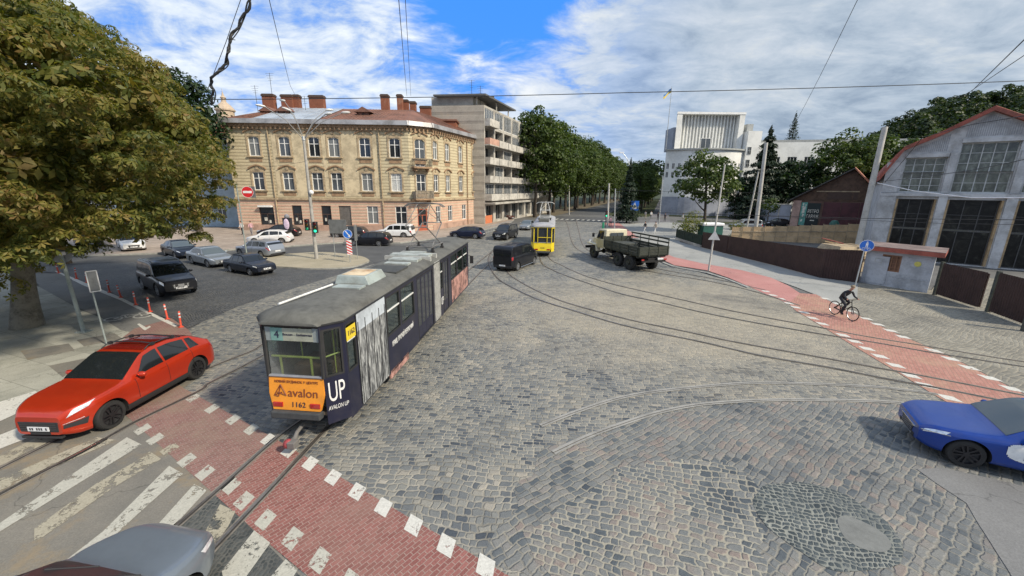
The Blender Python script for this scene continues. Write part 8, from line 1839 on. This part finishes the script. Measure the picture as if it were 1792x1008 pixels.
wire('thin wire from the lamp post to the yellow facade', [Vector((-17,34.3,8.2)), Vector((-38.0,57.0,8.8))], 0.012, 0.3); wire('second thin wire from the lamp post across the yellow facade', [Vector((-17,34.3,7.0)), Vector((-11,50,7.6)), Vector((-6,74,8.5))], 0.010, 0.3)
wire('tram wire above the blue tram heading down the street', [Vector((-3.6,21,5.9)), Vector((3.0,52,5.9)), Vector((12,90,6.0))], 0.012, 0.1)
# the ragged black cable hanging at the upper left
cb = [at_dist(442,-20,6.0), at_dist(437,8,6.0), at_dist(418,42,6.1), at_dist(404,68,6.1), at_dist(398,92,6.1), at_dist(395,112,6.2), at_dist(376,130,6.2), at_dist(369,144,6.3), at_dist(372,160,6.3), at_dist(370,182,6.4)]
c1 = crom(cb, 6); mb = MB(); mb.path([p+Vector((0.010*math.sin(i*1.1),0.01*math.cos(i*0.9),0.006*math.sin(i*2.3))) for i, p in enumerate(c1)], 0.013, mWire, 6); mb.path([p+Vector((0.018*math.sin(i*0.55+1),0.02*math.cos(i*0.6),0.008*math.sin(i*1.3))) for i, p in enumerate(c1)], 0.009, mWire, 5); mb.path([p+Vector((0.024*math.sin(i*0.35+3),0.02,0)) for i, p in enumerate(c1)], 0.006, mWire, 5); mb.path([at_dist(398,68,6.1), at_dist(412,70,6.1)], 0.004, mWire, 4)
tag(mb.build('twisted_cable'), 'ragged twisted black cable hanging down from the upper left sky', 'cable'); wire('thin wire beside the ragged twisted cable', [at_dist(428,-20,6.4), at_dist(395,75,6.5), at_dist(362,160,6.6)], 0.004, 0.0)
# ================================================================== PEOPLE
mSkin = M('skin', (0.42,0.24,0.17), 0.6); mHairD = M('hair_dark', (0.03,0.02,0.015), 0.7)
def skin_body(name, parent, joints, edges, m, sub=1, root_i=0):
    me = bpy.data.meshes.new(name); me.from_pydata([j[:3] for j in joints], edges, []); o = bpy.data.objects.new(name, me); C.objects.link(o); me.materials.append(m)
    md = o.modifiers.new('skin','SKIN'); md.use_smooth_shade = True; md.branch_smoothing = 0.6
    if not me.skin_vertices: me.skin_vertices.new() if hasattr(me.skin_vertices,'new') else None
    for i, j in enumerate(joints):
        sv_ = me.skin_vertices[0].data[i]; sv_.radius = (j[3], j[4] if len(j) > 4 else j[3]); sv_.use_root = (i == root_i)
    s2_ = o.modifiers.new('sub','SUBSURF'); s2_.levels = sub; s2_.render_levels = sub
    bpy.context.view_layer.update(); mm = bpy.data.meshes.new_from_object(o.evaluated_get(bpy.context.evaluated_depsgraph_get())); bpy.data.objects.remove(o); mm.name = name
    o2 = bpy.data.objects.new(name, mm); C.objects.link(o2); o2.parent = parent; 
    if not mm.materials: mm.materials.append(m)
    return o2
def paint_by(o, rules):
    """rules: (material, test(center)) applied to faces of a body: clothing colours on one continuous surface"""
    me = o.data
    for mt, f in rules:
        if mt.name not in [m_.name for m_ in me.materials]: me.materials.append(mt)
        i = [m_.name for m_ in me.materials].index(mt.name)
        for p in me.polygons:
            if f(p.center): p.material_index = i
def walker(label, loc, head, top, legs, stride=0.28, hair=None, h=1.72, skirt=False):
    o = thing('person', label, 'person', loc, R(head)); k = h/1.75
    J = [(0,0,.95,.13,.16),(0,0,1.12,.11,.15),(0,0,1.33,.12,.17),(0,0,1.46,.06,.07),(0.01,0,1.56,.05),(0.02,0,1.64,.085,.075),(0.015,0,1.72,.08,.075),
         (0,.10,.90,.09),(stride*.5,.10,.50,.06),(stride*.9,.10,.10,.042),(stride*.9+.14,.10,.04,.035),(0,-.10,.90,.09),(-stride*.25,-.10,.50,.06),(-stride*.95,-.10,.12,.042),(-stride*.95+.13,-.10,.04,.035),
         (0,.19,1.40,.055),(-.10,.23,1.15,.042),(.02,.25,.92,.032),(.06,.25,.84,.03),(0,-.19,1.40,.055),(.06,-.23,1.15,.042),(.20,-.24,.95,.032),(.26,-.24,.90,.03)]
    E_ = [(0,1),(1,2),(2,3),(3,4),(4,5),(5,6),(0,7),(7,8),(8,9),(9,10),(0,11),(11,12),(12,13),(13,14),(2,15),(15,16),(16,17),(17,18),(2,19),(19,20),(20,21),(21,22)]
    b = skin_body('body', o, [(j[0]*k,j[1]*k,j[2]*k)+tuple(r*k for r in j[3:]) for j in J], E_, mSkin)
    paint_by(b, [(top, lambda c: .92*k < c.z < 1.47*k and not (abs(c.y) > .2*k and c.z < 1.0*k)), (legs, lambda c: c.z <= .92*k and abs(c.y) < .2*k and c.z > .08*k), (mPlas, lambda c: c.z <= .08*k)])
    mb = MB(); mb.sphere((0.0,0,1.70*k),0.095*k,hair or mHairD,8,sz=0.9); mb.build('hair', o, smooth=True); return o
mWt = M('cloth_white', (0.62,0.61,0.58), 0.8); mDk = M('cloth_dark', (0.02,0.02,0.025), 0.8); mPk_ = M('cloth_pink', (0.55,0.33,0.36), 0.8); mBe = M('cloth_beige', (0.4,0.34,0.26), 0.8); mGy = M('cloth_grey', (0.2,0.2,0.22), 0.8)
def WP(x, y): q = P(x,y); return (q.x,q.y,0.01)
walker('woman with long dark hair and white trousers walking on the pavement, left of a pair', WP(1128,408), 200, mDk, mWt, 0.35); walker('person in white shorts and beige top walking right of the dark-haired woman', WP(1146,409), 205, mBe, mWt, 0.3)
walker('person in dark clothes standing before the white building wall', WP(1151,386), 90, mDk, mDk, 0.1); walker('person in black by the wall at the pole near the white building', WP(1163,388), 260, mDk, mDk, 0.12); walker('person in a white top on the boulevard footpath', WP(1139,383), 260, mWt, mGy, 0.3); walker('person in a pale top far left on the footpath under the trees', WP(1129,383), 80, mGy, mBe, 0.3)
walker('person in a pink top at the crossing behind the truck', WP(1068,397), 100, mPk_, mDk, 0.1); walker('person in a white shirt by the wall of the white building', WP(1194,389), 180, mWt, mGy, 0.2)
q = P(425,411,0.13); walker('man in a white shirt at the left corner of the yellow house', (q.x,q.y,0.14), 250, mWt, mDk, 0.15); q = P(441,411,0.13); walker('woman in a pink top beside the man in white, at the corner', (q.x,q.y,0.14), 280, mPk_, mGy, 0.15)
q = P(522,425,0.13); st = thing('advertising_figure', 'dark figure-shaped advertising stand with a pale pink oval, before the shop door', 'advertising stand', (-25.9,46.4,0.13)); mb = MB(); mb.lathe([(0.38,0),(0.38,0.05),(0.30,0.1),(0.33,1.2)],14,mPlas); mb.box(-0.42,0.42,-0.25,0.25,1.15,2.55,mDk); mb.sphere((0,0,2.7),0.28,mGy,8); mb.build('stand', st, bevel=0.06); mb = MB(); T = Matrix.Translation((0,-0.27,1.85)) @ Matrix.Diagonal((0.33,0.05,0.62,1)); mb.sphere((0,0,0),1,M('oval_pink',(0.58,0.46,0.58),0.5,var=0.25,scale=6),10,T); mb.build('oval_face', st, smooth=True)
# ---- cyclist
by = thing('bicycle', 'black bicycle ridden along the red cycle path', 'bicycle'); fw_, rw_ = P(1486,562), P(1462,549.5); hd = math.atan2((fw_-rw_).y,(fw_-rw_).x); 
hd = math.atan2((fw_-rw_).y,(fw_-rw_).x); mid = (fw_+rw_)*0.5; hd_ = hd + R(14)
by.location = (mid.x,mid.y,0.012); by.rotation_euler = (0,0,hd_); mFrm = M('bicycle_black', (0.015,0.015,0.015), 0.4)
WBb = 0.54; rwv = 0.35
for x in (WBb,-WBb):
    we = bpy.data.objects.new('wheel', None); C.objects.link(we); we.parent = by; mb = MB(); T = Matrix.Translation((x,0,rwv)) @ Matrix.Rotation(math.pi/2,4,'X'); tt = []
    for k in range(33): a = 2*math.pi*k/32; tt.append((x+rwv*math.cos(a)*0.97,0,rwv+rwv*math.sin(a)*0.97))
    mb.path(tt, 0.022, mTyre, 6); mb.build('tyre', we, smooth=True); mb = MB(); mb.lathe([(0.325,-0.01),(0.325,0.01),(0.315,0.01),(0.315,-0.01)],28,mRimS,T); mb.tube((x,-0.05,rwv),(x,0.05,rwv),0.025,m=mFrm)
    for k in range(14): a = 2*math.pi*k/14; mb.tube((x,0,rwv),(x+0.32*math.cos(a),0,rwv+0.32*math.sin(a)),0.0025,m=mRimS,k=4)
    mb.build('rim', we)
bb = (-0.08,0,0.28); seat = (-0.24,0,0.86); hdT = (0.36,0,0.88); hdB = (0.40,0,0.72)
mb = MB(); [mb.tube(a_,b_,0.018,m=mFrm,k=8) for a_, b_ in ((bb,seat),(bb,hdB),((-0.22,0,0.78),hdT),((0.34,0,0.95),hdB),(bb,(-WBb,0.05,rwv)),(bb,(-WBb,-0.05,rwv)),((-0.2,0,0.72),(-WBb,0.05,rwv)),((-0.2,0,0.72),(-WBb,-0.05,rwv)),(hdB,(WBb,0.06,rwv)),(hdB,(WBb,-0.06,rwv)))]; mb.build('frame', by)
mb = MB(); mb.path([(0.36,-0.30,1.02),(0.40,-0.2,1.04),(0.34,0,1.0),(0.40,0.2,1.04),(0.36,0.30,1.02)],0.014,mFrm,6); mb.tube((0.34,0,0.95),(0.34,0,1.0),0.016,m=mFrm); mb.build('handlebar', by); mb = MB(); mb.box(-0.38,-0.10,-0.06,0.06,0.90,0.95,mFrm); mb.build('saddle', by, bevel=0.02); mb = MB(); mb.tube((-0.08,-0.02,0.28),(-0.08,-0.045,0.28),0.10,m=mFrm,k=16); mb.tube((-0.08,0.07,0.28),(-0.22,0.07,0.37),0.012,m=mFrm); mb.tube((-0.08,-0.07,0.28),(0.06,-0.07,0.19),0.012,m=mFrm); mb.box(-0.27,-0.17,0.06,0.15,0.36,0.39,mFrm); mb.box(0.01,0.11,-0.15,-0.06,0.17,0.20,mFrm); mb.build('cranks', by)
cy = thing('person', 'cyclist in black leaning over the handlebars of the bicycle on the red path', 'person', by.location, hd_)
J = [(-0.24,0,1.02,.14,.15),(-0.14,0,1.18,.12,.15),(0.02,0,1.36,.12,.17),(0.10,0,1.43,.07,.08),(0.17,0,1.50,.05),(0.22,0,1.56,.085,.072),(0.25,0,1.65,.08,.07),
     (-0.22,.10,.98,.10),(0.12,.11,.82,.068),(-0.17,.11,.48,.048),(-0.20,.11,.42,.042),(-0.10,.11,.40,.035),(-0.22,-.10,.98,.10),(0.18,-.11,.68,.068),(0.04,-.11,.32,.048),(0.03,-.11,.24,.042),(0.13,-.11,.23,.035),
     (0.05,.20,1.36,.06),(0.16,.25,1.14,.046),(0.33,.28,1.06,.034),(0.385,.28,1.045,.028),(0.05,-.20,1.36,.06),(0.16,-.25,1.14,.046),(0.33,-.28,1.06,.034),(0.385,-.28,1.045,.028)]
E_ = [(0,1),(1,2),(2,3),(3,4),(4,5),(5,6),(0,7),(7,8),(8,9),(9,10),(10,11),(0,12),(12,13),(13,14),(14,15),(15,16),(2,17),(17,18),(18,19),(19,20),(2,21),(21,22),(22,23),(23,24)]
b = skin_body('body', cy, J, E_, mSkin, 2)
paint_by(b, [(mDk, lambda c: c.z < 1.44 and not (c.x > 0.35 and abs(c.y) > .2))])
for s_ in (1,-1):
    mb = MB()
    for k in range(4): y = s_*(0.255+k*0.018); mb.path([(0.375,y,1.055),(0.40,y,1.05),(0.405,y,1.03),(0.385,y,1.018)],0.009,mSkin,5)
    mb.path([(0.36,s_*0.25,1.045),(0.375,s_*0.235,1.025)],0.009,mSkin,5); mb.build('fingers', cy)
mb = MB(); mb.sphere((0.225,0,1.665),0.095,M('hair_fair',(0.22,0.17,0.11),0.8),10,sz=0.8); mb.build('hair', cy, smooth=True)
# driver of the red car is only a shape behind the glass: leave the glass dark
